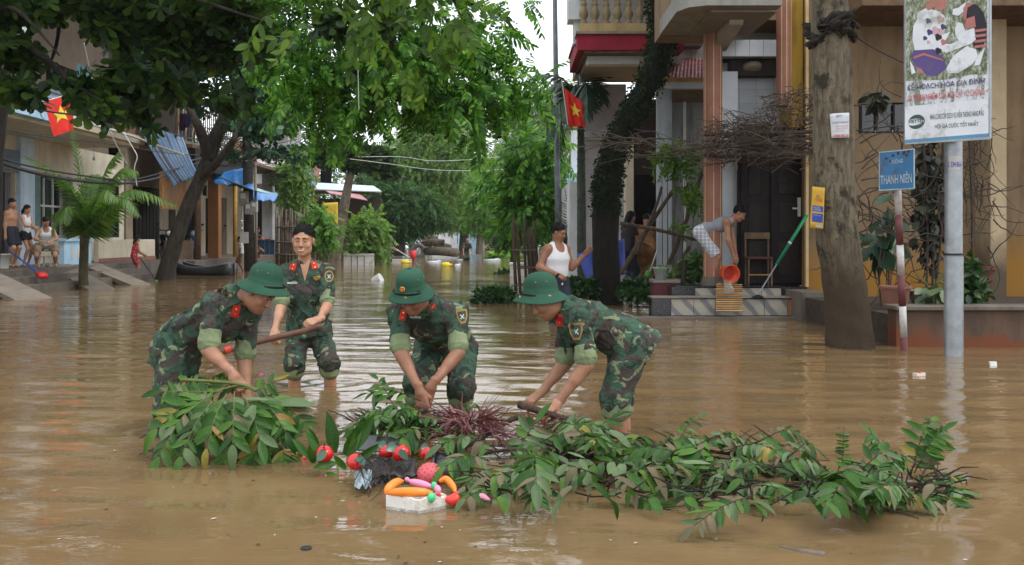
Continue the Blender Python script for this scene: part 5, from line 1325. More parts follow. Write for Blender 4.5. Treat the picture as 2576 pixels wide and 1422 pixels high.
def far_sheds():
    t = thing('shed', 'low shop with faded pink roof sheet behind the utility pole', 'shed', P(665, 655, 50) - V(0, 0, P(665, 655, 50).z))
    def q(x0, y0, x1, y1, Y, d, name, m): a, b = P(x0, y1, Y), P(x1, y0, Y); return MB().box((a.x, Y, a.z), (b.x, Y + d, b.z)).build(name, m, t)
    q(636, 412, 712, 462, 50, 0.2, 'upper_wall', WHITEW); q(632, 463, 716, 470, 49.7, 0.6, 'eave', mat_plain('rust_red_sheet', (0.16, 0.07, 0.05), 0.7))
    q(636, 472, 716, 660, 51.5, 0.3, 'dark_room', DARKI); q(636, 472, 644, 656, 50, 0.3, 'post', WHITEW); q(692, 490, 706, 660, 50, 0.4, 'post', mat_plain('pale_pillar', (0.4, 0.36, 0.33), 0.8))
    MB().prism([P(630, 420, 49.5), P(660, 390, 52), P(730, 400, 52), P(715, 440, 49.5)], V(0, 0, 0.06)).build('roof_sheet', mat_plain('pinkish_sheet', (0.42, 0.32, 0.33), 0.6), t)
    t = thing('shed', 'tin-roofed shop row running back behind the yellow banner', 'shed', V((800 - CX) / F * 56, 56, 0))
    def q2(x0, y0, x1, y1, Y, d, name, m): a, b = P(x0, y1, Y), P(x1, y0, Y); return MB().box((a.x, Y, a.z), (b.x, Y + d, b.z)).build(name, m, t)
    q2(716, 500, 960, 655, 58, 0.3, 'back_wall', mat_plain('dim_brown_wall', (0.06, 0.045, 0.035), 0.9)); q2(880, 520, 1010, 655, 70, 0.3, 'back_wall', mat_plain('dim_grey_wall', (0.16, 0.15, 0.15), 0.9))
    q2(716, 470, 940, 482, 55, 3, 'eave', WOODD); q2(730, 500, 800, 506, 55.2, 0.2, 'lintel', mat_plain('ochre_beam', (0.32, 0.2, 0.07), 0.7))
    for x in (752, 790, 838): q2(x, 484, x + 5, 655, 55.5, 0.2, 'post', WOODD)
    # corrugated sheets
    m = MB(); a, b, c, d = P(722, 390, 60), P(788, 378, 60), P(795, 470, 55.5), P(716, 470, 55.5)
    g = [[(a.lerp(d, i / 14)).lerp(b.lerp(c, i / 14), j / 60) + V(0, 0, 0.06 * math.sin(i / 14 * 60)) for j in range(61)] for i in range(15)]
    g = [[a.lerp(d, i / 56).lerp(b.lerp(c, i / 56), j / 4) + V(0, -0.05, 0.05) * math.sin(i * 1.6) for j in range(5)] for i in range(57)]
    MB().sheet(g).build('corrugated_roof', mat_plain('blue_grey_tin', (0.20, 0.25, 0.33), 0.5, 0.2, 3, 0.4), t)
    MB().prism([P(800, 462, 55), P(940, 470, 55), P(960, 484, 53), P(790, 478, 53)], V(0, 0, 0.05)).build('tin_roof', mat_plain('bleached_tin', (0.45, 0.55, 0.58), 0.5), t)
    MB().prism([P(818, 480, 53.2), P(905, 490, 53.2), P(925, 506, 52), P(830, 488, 52)], V(0, 0, 0.04)).build('tin_roof', mat_plain('pink_tin', (0.45, 0.22, 0.24), 0.6), t)
    MB().prism([P(786, 400, 57), P(806, 396, 57), P(798, 462, 57), P(783, 462, 57)], V(0, 0.3, 0)).build('chimney_wall', mat_wall('pink_brick', (0.42, 0.24, 0.18), (0.2, 0.12, 0.1), 0.5), t)
    q2(806, 392, 832, 462, 58, 0.3, 'gable', DARKI)
    t = thing('house', 'bare grey concrete house rising behind the sheds', 'house', V((690 - CX) / F * 62, 62, 0))
    a, b = P(610, 660, 62), P(724, 250, 62); MB().box((a.x, 62, 0), (b.x, 66, b.z)).build('wall', mat_wall('weathered_grey', (0.33, 0.32, 0.31), (0.15, 0.14, 0.13), 0.6), t)
    MB().prism([P(606, 335, 61.5), P(724, 335, 61.5), P(690, 250, 61.5)], V(0, 0.4, 0)).build('gable', GREYW, t)
    MB().box((a.x + 0.6, 61.95, 7.2), (a.x + 1.4, 61.99, 8.6)).build('window', DARKI, t)
    # far right-hand row seen between trunks
    t = thing('house', 'blurred pale houses at the far end of the street', 'house', (-2, 112, 0))
    for x0, x1, h, m in ((-9, -6.2, 3.2, WHITEW), (-6.1, -3.4, 2.6, SKYW), (-3.3, -0.5, 3.0, CREAM), (0.5, 3, 2.8, WHITEW)): MB().box((x0, 112, -0.2), (x1, 113, h)).build('front_wall', m, t)
far_sheds()

# ---- right-hand side
def tiled(parent, o, u, w, h, nx, ny, n, mat, gap=0.006, th=0.012, name='tile'):
    o, u, n = Vector(o), Vector(u).normalized(), Vector(n).normalized(); tw, thh = w / nx, h / ny; me = None
    for i in range(nx):
        for j in range(ny):
            c = o + u * (tw * (i + 0.5)) + V(0, 0, thh * (j + 0.5)) + n * th / 2
            if me is None:
                ob = MB().obox(c, u, n, (0, 0, 1), tw / 2 - gap / 2, th / 2, thh / 2 - gap / 2).build(name, mat, parent, c); me = ob.data
            else:
                ob = bpy.data.objects.new(name, me); COL.objects.link(ob); ob.parent = parent; ob.location = c - origin_of(parent)
TILEW = mat_plain('white_glazed_tile', (0.50, 0.54, 0.58), 0.25, 0.12, 2, 0.5, 0, 0.05)
def mat_marble():
    t = NT('veined_step_tile'); c = t.coord((1, 1, 1), rot=(0, 0.75, 0))
    w = t.n('TexWave'); w.inputs['Scale'].default_value = 1.5; w.inputs['Distortion'].default_value = 2.5; w.inputs['Detail'].default_value = 3; t.l(c, w.inputs['Vector'])
    cc = t.ramp(w.outputs['Fac'], [(0.55, (0.36, 0.33, 0.28)), (0.85, (0.17, 0.17, 0.17))])
    t.bsdf(cc, 0.3, None, spec=0.5); return t.m
MARBLE = mat_marble()
GRANITE = mat_plain('black_granite', (0.016, 0.017, 0.020), 0.18, 0.3, 30, 0.6)
def door_house():
    t = thing('house', 'ochre house with terracotta columns, dark double door and white tiled porch', 'house', (4, 15.6, 0.44))
    n, u = V(0, -1, 0), V(1, 0, 0)
    def X(x, Y): return (x - CX) / F * Y
    def Z(y, Y): return CH - (y - HY) / F * Y
    cxl = lambda x: X(x, 15.6)
    # ochre wall right of the door
    x0, x1 = X(2031, 15.4), X(3500, 15.4)
    wall((x0, 15.4, 0), u, n, x1 - x0, 5.4, [(X(2160, 15.4) - x0, X(2290, 15.4) - x0, Z(335, 15.4), Z(258, 15.4))], 0.3).build('wall', YELLOW, t)
    window(t, (X(2160, 15.5), 15.5, Z(335, 15.5)), u, n, X(2290, 15.5) - X(2160, 15.5), Z(258, 15.5) - Z(335, 15.5), 3, 1, DOORB, GLASSD)
    MB().box((x0 - 0.045, 15.32, 0.44), (x0 - 0.002, 15.40, 5.4)).build('corner_bead', GOLDL, t)
    MB().box((X(2492, 14.9), 14.9, 0), (X(2532, 14.9), 15.39, 5.4)).build('pilaster', mat_wall('pale_ochre_plaster', (0.46, 0.36, 0.23), (0.2, 0.13, 0.08), 0.4, 0.85, (0.10, 0.075, 0.05), 1.3), t)
    MB().box((X(2138, 14.5), 14.0, Z(22, 14.2)), (x1, 15.39, Z(-60, 14.2))).build('eave_slab', WOODD, t)
    # mouldy return wall, door recess
    MB().box((X(1990, 15.5), 15.45, Z(320, 15.5)), (x0 - 0.05, 16.2, 5.4)).build('return_wall', YELLOWM, t)
    MB().box((X(1815, 15.9), 15.9, 0.44), (X(1856, 15.9), 16.3, Z(180, 15.9))).build('tile_pier', TILEW, t)
    bw = MB().box((X(1815, 16.3), 16.31, Z(330, 16.3)), (X(1992, 16.3), 16.6, Z(190, 16.3))).build('tile_backing', mat_plain('grout_grey', (0.32, 0.33, 0.34), 0.8), t)
    tiled(bw, (X(1815, 16.3), 16.31, Z(330, 16.3)), u, X(1992, 16.3) - X(1815, 16.3), Z(190, 16.3) - Z(330, 16.3), 4, 4, n, TILEW)
    bm = MB().box((X(1815, 15.7), 15.71, Z(142, 15.7)), (X(1956, 15.7), 15.9, Z(100, 15.7))).build('tile_beam', MATS['grout_grey'], t)
    tiled(bm, (X(1815, 15.7), 15.71, Z(142, 15.7)), u, X(1956, 15.7) - X(1815, 15.7), Z(100, 15.7) - Z(142, 15.7), 4, 1, n, TILEW)
    MB().box((X(1815, 15.9), 15.91, Z(148, 15.9)), (X(1956, 15.9), 16.3, Z(138, 15.9))).build('recess_ceiling', DOORB, t)
    MB().box((X(1840, 16), 16.0, Z(190, 16.0)), (X(1960, 16), 16.30, Z(150, 16.0))).build('recess_panel', mat_plain('brown_recess', (0.03, 0.022, 0.02), 0.7), t)
    lp = MB().lathe((X(1893, 15.95), 15.98, Z(166, 15.98)), [(0.16, 0), (0.15, 0.05), (0.10, 0.07)], 16, (0, -0.3, -1)).build('ceiling_lamp', mat_plain('dusty_lamp_glass', (0.28, 0.25, 0.2), 0.4), t, smooth=True)
    MB().box((X(1815, 16.6), 16.62, 0.44), (X(2080, 16.6), 16.9, 5.6)).build('back_wall', TILEW, t)
    MB().box((cxl(1690), 15.61, 4.62), (x1, 17.5, 9.5)).build('upper_storey', YELLOW, t)  # storey mostly above the view, added to darken reflections in the water
    # double door
    ym = 15.75
    df = MB().box((X(1856, ym), ym, 0.44), (X(2031, ym), ym + 0.06, Z(312, ym))).build('door', DOORB, t)
    xa, xb = X(1862, ym), X(2026, ym); mid = X(1935, ym)
    for a, b in ((xa, mid - 0.02), (mid + 0.02, xb)):
        MB().box((a, ym - 0.035, 0.47), (b, ym - 0.002, Z(318, ym)), 0.008).build('door_leaf', DOORB, df)
        for za, zb in ((0.60, 1.15), (1.28, 1.75), (1.88, Z(330, ym) - 0.05)): MB().box((a + 0.12, ym - 0.048, za), (b - 0.12, ym - 0.036, zb), 0.01).build('door_panel', mat_plain('door_panel_wood', (0.020, 0.014, 0.012), 0.5, 0.4, 10, 0.2), df)
    MB().box((X(2004, ym), ym - 0.075, Z(545, ym)), (X(2011, ym), ym - 0.036, Z(498, ym))).box((X(1990, ym), ym - 0.10, Z(527, ym)), (X(2010, ym), ym - 0.078, Z(523, ym))).build('handle', METALW, df)
    # columns
    def col(x, Y, r, z0, z1, lines, name='column'):
        c = MB().tube([(x, Y, z0), (x, Y, z1)], r, 24).auto(name, TERRA, t)
        for a in lines: MB().obox((x + math.sin(a) * r, Y - math.cos(a) * r, (z0 + z1) / 2), (math.cos(a), math.sin(a), 0), (-math.sin(a), math.cos(a), 0), (0, 0, 1), 0.006, 0.004, (z1 - z0) / 2 - 0.01).build('gold_line', GOLDL, c)
        return c
    c = col(X(1793, 15.4), 15.4, 0.145, 0.44, 4.9, (-0.1, 0.75, -1.1))
    MB().tube([(X(1793, 15.4), 15.4, 0.44), (X(1793, 15.4), 15.4, 0.60)], 0.16, 24).build('column_base', CONC, c)
    col(X(1972, 15.2), 15.2, 0.115, Z(268, 15.2), 4.9, (-0.55, 0.1, 0.9))
    # canopy
    cx0, cx1 = X(1708, 13.8), X(1958, 13.8)
    pts = [(cx1, 13.6), (cx0 + 0.35, 13.6), (cx0 + 0.12, 13.72), (cx0, 14.0), (cx0, 15.6), (cx1, 15.6)]
    MB().prism([(x, y, Z(22, 13.8)) for x, y in pts], (0, 0, 0.24)).build('canopy', mat_wall('grey_canopy_plaster', (0.30, 0.29, 0.27), (0.12, 0.11, 0.1), 0.6), t)
    MB().prism([(cx0 + 0.45, 13.85, Z(22, 13.8) - 0.005), (cx0 + 0.45, 15.5, Z(22, 13.8) - 0.005), (cx1, 15.5, Z(22, 13.8) - 0.005), (cx1, 13.85, Z(22, 13.8) - 0.005)], (0, 0, -0.03)).build('canopy_soffit', mat_wall('grey_soffit', (0.26, 0.24, 0.22), (0.1, 0.09, 0.08), 0.4), t)
    MB().prism([(X(1816, 14.9), 14.3, Z(40, 14.3)), (X(1816, 14.9), 14.4, Z(62, 14.4)), (X(1816, 14.9), 15.55, Z(112, 15.0)), (X(1816, 14.9), 15.55, Z(40, 14.3))], (0.20, 0, 0)).build('bracket', mat_wall('pale_bracket_plaster', (0.40, 0.38, 0.34), (0.2, 0.18, 0.15), 0.3), t)
    # porch floor and steps with tiled fronts
    pf = MB().box((X(1690, 15.2), 15.2, -0.4), (X(2030, 15.2), 15.74, 0.446)).build('porch_floor', GRANITE, t)
    s1 = MB().box((X(1640, 14.85), 14.86, -0.4), (X(2008, 14.85), 15.198, 0.295)).build('step', GRANITE, t)
    s2 = MB().box((X(1595, 14.5), 14.5, -0.4), (X(2020, 14.5), 14.858, 0.03)).build('step', CONC, t)
    def front(par, xs, Y, z0, z1, m, name='step_tile'):
        for a, b in zip(xs[:-1], xs[1:]): MB().box((X(a, Y) + 0.004, Y - 0.014, z0 + 0.004), (X(b, Y) - 0.004, Y - 0.002, z1 - 0.004)).build(name, m, par)
    front(pf, (1748, 1805, 1866, 1915, 1965), 15.2, 0.30, 0.43, MARBLE); front(s1, (1688, 1745, 1799, 1866, 1922, 1980), 14.86, 0.035, 0.28, MARBLE); front(s1, (1980, 2007), 14.86, 0.035, 0.28, mat_plain('orange_step_tile', (0.36, 0.16, 0.08), 0.4))
    MB().box((X(1640, 14.85) - 0.01, 14.82, 0.297), (X(2010, 14.85), 15.19, 0.315)).build('step_nosing', CONCL, s1)
    MB().box((X(1700, 15.2), 15.16, 0.447), (X(1968, 15.2), 15.60, 0.462)).build('porch_slab', GRANITE, pf)
    MB().box((X(2008, 14.5), 14.3, -0.4), (X(2075, 14.5), 15.39, Z(735, 14.4))).build('side_plinth', CONC, t)
door_house()

def planter_wall():
    t = thing('planter_wall', 'low flood-stained garden wall with a concrete coping around the sign posts', 'wall', V(4.6, 11.2, 0))
    x0, x1 = (2255 - CX) / F * 10.9, (3700 - CX) / F * 10.9
    MB().box((x0, 10.9, -0.4), (x1, 11.15, 0.40)).build('wall', BRICKD, t)
    MB().box((x0 - 0.03, 10.84, 0.402), (x1, 11.2, 0.455), 0.01).build('coping', CONC, t)
    xa = (2180 - CX) / F * 11.6
    MB().box((xa, 11.9, -0.4), (x0 + 0.2, 12.1, 0.33)).build('wall', mat_wall('rusty_orange_render', (0.24, 0.075, 0.035), (0.06, 0.03, 0.02), 0.8), t)
    MB().box((xa - 0.02, 11.85, 0.332), (x0 - 0.04, 12.15, 0.40)).build('coping', WHITEW, t)
    MB().box((x0 + 0.01, 11.16, -0.4), (x1, 14.5, 0.34)).build('soil', mat_plain('wet_soil', (0.05, 0.037, 0.028), 0.9, 0.4, 10, 0.3, 0, 0.9, 20), t)
planter_wall()

def balcony_house():
    def X(x, Y): return (x - CX) / F * Y
    def Z(y, Y): return CH - (y - HY) / F * Y
    t = thing('house', 'grey house with stone balusters and a crimson band round its balcony', 'house', (2.5, 20, 0))
    Y = 18.6
    MB().box((X(1453, Y), Y, Z(126, Y)), (X(1720, Y), Y + 2.6, Z(87, Y))).build('crimson_band', REDF, t)
    MB().box((X(1449, Y), Y - 0.06, Z(86.5, Y)), (X(1722, Y), Y + 2.6, Z(80, Y))).build('ledge', CONCL, t)
    MB().box((X(1460, Y), Y + 0.02, Z(79.5, Y)), (X(1720, Y), Y + 0.3, Z(58, Y))).build('balustrade_base', mat_wall('stained_yellow_stone', (0.42, 0.31, 0.14), (0.12, 0.09, 0.06), 0.8), t)
    MB().box((X(1470, Y), Y + 0.06, Z(132, Y)), (X(1715, Y), Y + 2.5, Z(126.3, Y))).build('brown_strip', WOODD, t)  # thin brown strip between crimson band and white beam
    MB().box((X(1478, Y + .4), Y + 0.4, Z(161, Y + .4)), (X(1712, Y + .4), Y + 0.7, Z(133, Y + .4))).build('beam', WHITEW, t)
    MB().box((X(1478, Y + .4), Y + 0.702, Z(150, Y + .4)), (X(1712, Y + .4), Y + 3.2, Z(140, Y + .4))).build('soffit', mat_wall('tan_soffit', (0.42, 0.36, 0.28), (0.3, 0.25, 0.18), 0.3), t)
    prof = [(0.07, 0), (0.07, 0.05), (0.045, 0.07), (0.05, 0.10), (0.085, 0.17), (0.085, 0.23), (0.05, 0.32), (0.045, 0.36), (0.07, 0.38), (0.045, 0.41), (0.045, 0.5), (0.07, 0.52)]
    BAL = mat_wall('old_stone_baluster', (0.34, 0.26, 0.15), (0.05, 0.045, 0.04), 0.9)
    me = None
    for i in range(9):
        c = V(X(1470 + i * 28.5, Y), Y + 0.16, Z(58, Y))
        if me is None: o = MB().lathe(c, prof, 14).build('baluster', BAL, t, c, smooth=True); me = o.data
        else:
            o = bpy.data.objects.new('baluster', me); COL.objects.link(o); o.parent = t; o.location = c - origin_of(t)
    MB().box((X(1460, Y), Y + 0.03, Z(58, Y) + 0.522), (X(1720, Y), Y + 0.3, Z(58, Y) + 0.66)).build('top_rail', BAL, t)
    MB().box((X(1446, Y), Y + 0.4, Z(100, Y)), (X(1462, Y), Y + 0.7, 7.5)).build('corner_column', WHITEW, t); MB().box((X(1432, Y), Y + 0.3, Z(40, Y)), (X(1470, Y), Y + 0.8, Z(-30, Y))).build('column_capital', WHITEW, t)
    MB().box((X(1470, 21.6), 21.6, 0.1), (X(1575, 21.6), 21.9, Z(212, 21.6))).build('wall', mat_wall('plum_grey_plaster', (0.50, 0.48, 0.48), (0.08, 0.07, 0.07), 0.5), t)
    MB().box((X(1472, 21.5), 21.45, Z(352, 21.5)), (X(1575, 21.5), 21.598, Z(326, 21.5))).build('white_band', WHITEW, t)
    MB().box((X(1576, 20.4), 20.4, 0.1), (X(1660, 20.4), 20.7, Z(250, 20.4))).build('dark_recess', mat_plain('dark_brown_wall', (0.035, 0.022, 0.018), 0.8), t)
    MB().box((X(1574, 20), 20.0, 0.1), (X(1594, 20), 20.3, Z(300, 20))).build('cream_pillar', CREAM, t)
    MB().box((X(1600, 20.3), 20.32, 0.1), (X(1655, 20.3), 20.39, Z(440, 20.3))).build('door', DARKI, t)  # flat dark panel standing in for the shade of the open doorway
    MB().box((X(1420, 24), 21.9, 0.1), (X(1472, 24), 26, Z(470, 24))).build('side_wing', WHITEW, t)
    MB().box((X(1690, 19.6), 20.5, Z(240, 19.6)), (X(1800, 19.6), 21.0, 8)).build('upper_wall', mat_wall('stained_white_wall', (0.42, 0.42, 0.42), (0.1, 0.1, 0.1), 0.9), t)
    MB().box((X(1462, 21), 21.0, Z(90, 18.6)), (X(1800, 21), 24, 10.5)).build('upper_storey', mat_wall('dim_upper_plaster', (0.22, 0.2, 0.18), (0.08, 0.07, 0.06), 0.6), t)  # dim storey reaching above the view, added to darken the water's reflections
    ac = MB().box((X(1738, 19.8), 20.15, Z(98, 19.8)), (X(1768, 19.8), 20.49, Z(66, 19.8)), 0.02).build('air_conditioner', METALW, t)
    MB().lathe((X(1752, 19.8), 20.15, Z(82, 19.8)), [(0.10, 0), (0.10, 0.02), (0.02, 0.025)], 16, (0, -1, 0)).build('fan_grille', IRON, ac)
    MB().box((X(1720, 19.8), 20.1, Z(108, 19.8)), (X(1775, 19.8), 20.49, Z(101, 19.8))).build('window_ledge', CONC, t)
    # small tiled porch roof and its grey wall
    t = thing('house', 'narrow house with mouldy grey front under a small red tiled roof', 'house', (4.2, 19.2, 0))
    MB().box((X(1676, 19.5), 19.5, 0.1), (X(1800, 19.5), 19.8, Z(243, 19.5))).build('wall', GREYW, t)
    MB().box((X(1656, 19.0), 19.0, 0.1), (X(1690, 19.0), 19.3, Z(224, 19.0))).build('post', mat_wall('bluish_white_post', (0.42, 0.46, 0.50), (0.12, 0.12, 0.12), 0.7), t)
    MB().box((X(1690, 19), 18.9, Z(248, 19.0)), (X(1800, 19), 19.5, Z(225, 19.0))).build('soffit', WOODD, t)
    MB().box((X(1660, 18.7), 18.7, Z(223, 18.7)), (X(1800, 18.7), 18.9, Z(207, 18.7))).build('fascia', TILEW, t)
    MB().box((X(1664, 18.7), 18.66, Z(206.5, 18.7)), (X(1800, 18.7), 18.9, Z(197, 18.7))).build('gutter', mat_plain('ochre_fascia', (0.45, 0.28, 0.08), 0.7), t)
    a, b, c, d = V(X(1668, 18.6), 18.55, Z(199, 18.6)), V(X(1800, 18.6), 18.55, Z(199, 18.6)), V(X(1800, 20.3), 20.4, Z(150, 20.4)), V(X(1682, 20.3), 20.4, Z(150, 20.4))
    g = [[a.lerp(d, i / 20).lerp(b.lerp(c, i / 20), j / 80) + V(0, 0, 0.03 * abs(math.sin(j / 80 * 14 * 3.14159)) + 0.03 * ((i % 4) / 4)) for j in range(81)] for i in range(21)]
    r = MB().sheet(g).build('roof_tiles', ROOFR, t); r['kind'] = 'stuff'
    MB().tube([(X(1722, 19.45), 19.45, 0.2), (X(1722, 19.45), 19.45, 3.9)], 0.03, 8).build('drain_pipe', METALW, t)
    # distant pale house between palm and trunk
    t = thing('house', 'white and blue balconied house glimpsed left of the ivy trunk', 'house', (4.2, 30, 0))
    MB().box((X(1432, 30), 30, 0), (X(1540, 30), 33, Z(440, 30))).build('wall', mat_wall('dim_white_wall', (0.30, 0.30, 0.30), (0.1, 0.09, 0.09), 0.5), t)
    MB().box((X(1426, 29), 28.8, Z(478, 29)), (X(1520, 29), 30, Z(436, 29))).build('balcony', SKYW, t)
    MB().box((X(1436, 30), 29.8, Z(436, 30)), (X(1458, 30), 30, Z(330, 30))).build('column', WHITEW, t)
    MB().box((X(1440, 29.5), 29.4, Z(700, 29.5)), (X(1453, 29.5), 29.6, Z(478, 29.5))).build('column', METALW, t)
    MB().prism([P(1400, 492, 28), P(1520, 470, 28), P(1520, 476, 28), P(1400, 498, 28)], V(0, 0.8, 0)).build('sloping_eave', WOODD, t)
balcony_house()
print('buildings', time.time() - T0)
# ------------------------------------------------------------------ the heap of torn-off branches and toys
L_WET = mat_leaf('wet_branch_leaf', (0.014, 0.048, 0.007), (0.034, 0.105, 0.012), (0.095, 0.20, 0.028), 0.45, 0.24, 'object', 0.28)
L_PALE = mat_leaf('pale_leaf_underside', (0.050, 0.095, 0.030), (0.085, 0.140, 0.052), (0.14, 0.20, 0.09), 0.48, 0.18, 'object', 0.4)
L_YEL = mat_leaf('yellowing_leaf', (0.16, 0.15, 0.02), (0.26, 0.20, 0.03), (0.22, 0.11, 0.03), 0.45, 0.2, 'object', 0.4)
L_MUD = mat_leaf('muddied_leaf', (0.075, 0.075, 0.030), (0.13, 0.105, 0.055), (0.17, 0.135, 0.08), 0.55, 0.1, 'object', 0.35)
L_ROUND = mat_leaf('waxy_round_leaf', (0.012, 0.055, 0.030), (0.022, 0.085, 0.045), (0.06, 0.14, 0.08), 0.25, 0.1, 'object', 0.6)
STEMG = mat_plain('green_stem', (0.11, 0.13, 0.03), 0.5, 0.25)
LEAFM = {}
def leaf_mesh(kind, mat):
    """shared leaf meshes: kind = (variant)"""
    key = (kind, mat.name)
    if key in LEAFM: return LEAFM[key]
    rg = random.Random(kind * 7 + 1); n = 7; vs, fs = [], []
    W = (0.19, 0.165, 0.205, 0.15, 0.19, 0.34)[kind]; arch = (-0.18, 0.10, -0.35, -0.05, -0.5, -0.12)[kind]; fold = (0.25, 0.4, 0.12, 0.55, 0.3, 0.1)[kind]; tw = rg.uniform(-0.5, 0.5)
    for i in range(n):
        u = i / (n - 1); w = W * (math.sin(math.pi * min(1, u * 0.93 + 0.05) ** (0.85 if kind < 5 else 0.8)) ** 0.8) * (1 if u < 1 else 0.1)
        z = arch * u * u; a = tw * u
        for s in (-1, -0.5, 0, 0.5, 1):
            yy, zz = s * w, fold * abs(s) ** 1.3 * w + 0.012 * math.sin(9 * u + 2 * s) * abs(s)
            vs.append((u, yy * math.cos(a) - zz * math.sin(a), z + yy * math.sin(a) + zz * math.cos(a)))
    for i in range(n - 1):
        for j in range(4): fs.append((i * 5 + j, (i + 1) * 5 + j, (i + 1) * 5 + j + 1, i * 5 + j + 1))
    me = bpy.data.meshes.new('leaf'); me.from_pydata(vs, [], fs); me.materials.append(mat); me.polygons.foreach_set('use_smooth', [True] * len(me.polygons))
    LEAFM[key] = me; return me
def put_leaf(parent, p, d, up, L, mat, kind=None):
    kind = random.randrange(5) if kind is None else kind
    d = Vector(d).normalized(); u = Vector(up); u = u - d * u.dot(d)
    if u.length < 1e-3: u = V(0.3, 0.5, 1) - d * d.dot(V(0.3, 0.5, 1))
    u.normalize(); b = u.cross(d)
    o = bpy.data.objects.new('leaf', leaf_mesh(kind, mat)); COL.objects.link(o); o.parent = parent
    M = Matrix((d, b, u)).transposed().to_4x4(); M.translation = Vector(p) - origin_of(parent)
    o.matrix_local = M @ Matrix.Diagonal((L, L * rnd(0.85, 1.15), L, 1))
    return o
def leaf_mat(pale=0.2, yel=0.03, mud=0.08):
    r = random.random()
    return L_YEL if r < yel else L_MUD if r < yel + mud else L_PALE if r < yel + mud + pale else L_WET
def spray(parent, stem, base, tip, pairs, leaf, up=(0, 0, 1), droop=0.08, pale=0.2, yel=0.03, mud=0.08, open_=1.0, r=0.0035, hang=0.35, big=1.0):
    """one compound leaf: rachis from base to tip with paired leaflets"""
    base, tip = Vector(base), Vector(tip); L = (tip - base).length; leaf *= rnd(0.68, 1.0) * big; pairs += 1 if big < 1.1 else 0
    mid = base.lerp(tip, 0.55) + V(0, 0, droop * L * 1.2)
    c = curve_pts([base, mid, tip], 20); stem.tube(c[::4], [r, r * 0.9, r * 0.8, r * 0.65, r * 0.5, r * 0.35], 5)
    for i in range(pairs + 1):
        u = 0.15 + 0.85 * i / pairs; k = min(int(u * 20), 19); p = c[k].lerp(c[k + 1], u * 20 - k)
        tg = (c[min(k + 1, 20)] - c[max(k - 1, 0)]).normalized(); upv = Vector(up) - tg * Vector(up).dot(tg)
        if upv.length < 0.05: upv = V(0, -1, 0.2) - tg * V(0, -1, 0.2).dot(tg)
        upv.normalize(); sd_ = tg.cross(upv)
        if i == pairs: put_leaf(parent, p, tg + V(0, 0, -0.2), upv, leaf, leaf_mat(pale, yel, mud)); break
        for s in (-1, 1):
            if random.random() < 0.06: continue
            d = sd_ * s * open_ + tg * rnd(0.35, 0.7) + V(0, 0, -hang * rnd(0.5, 1.4)) + V(rnd(-.12, .12), rnd(-.12, .12), rnd(-.1, .1))
            q = put_leaf(parent, p, d, upv + V(rnd(-.4, .4), rnd(-.4, .4), 0), leaf * rnd(0.8, 1.12) * (1.05 - 0.4 * abs(u - 0.5)), leaf_mat(pale, yel, mud))

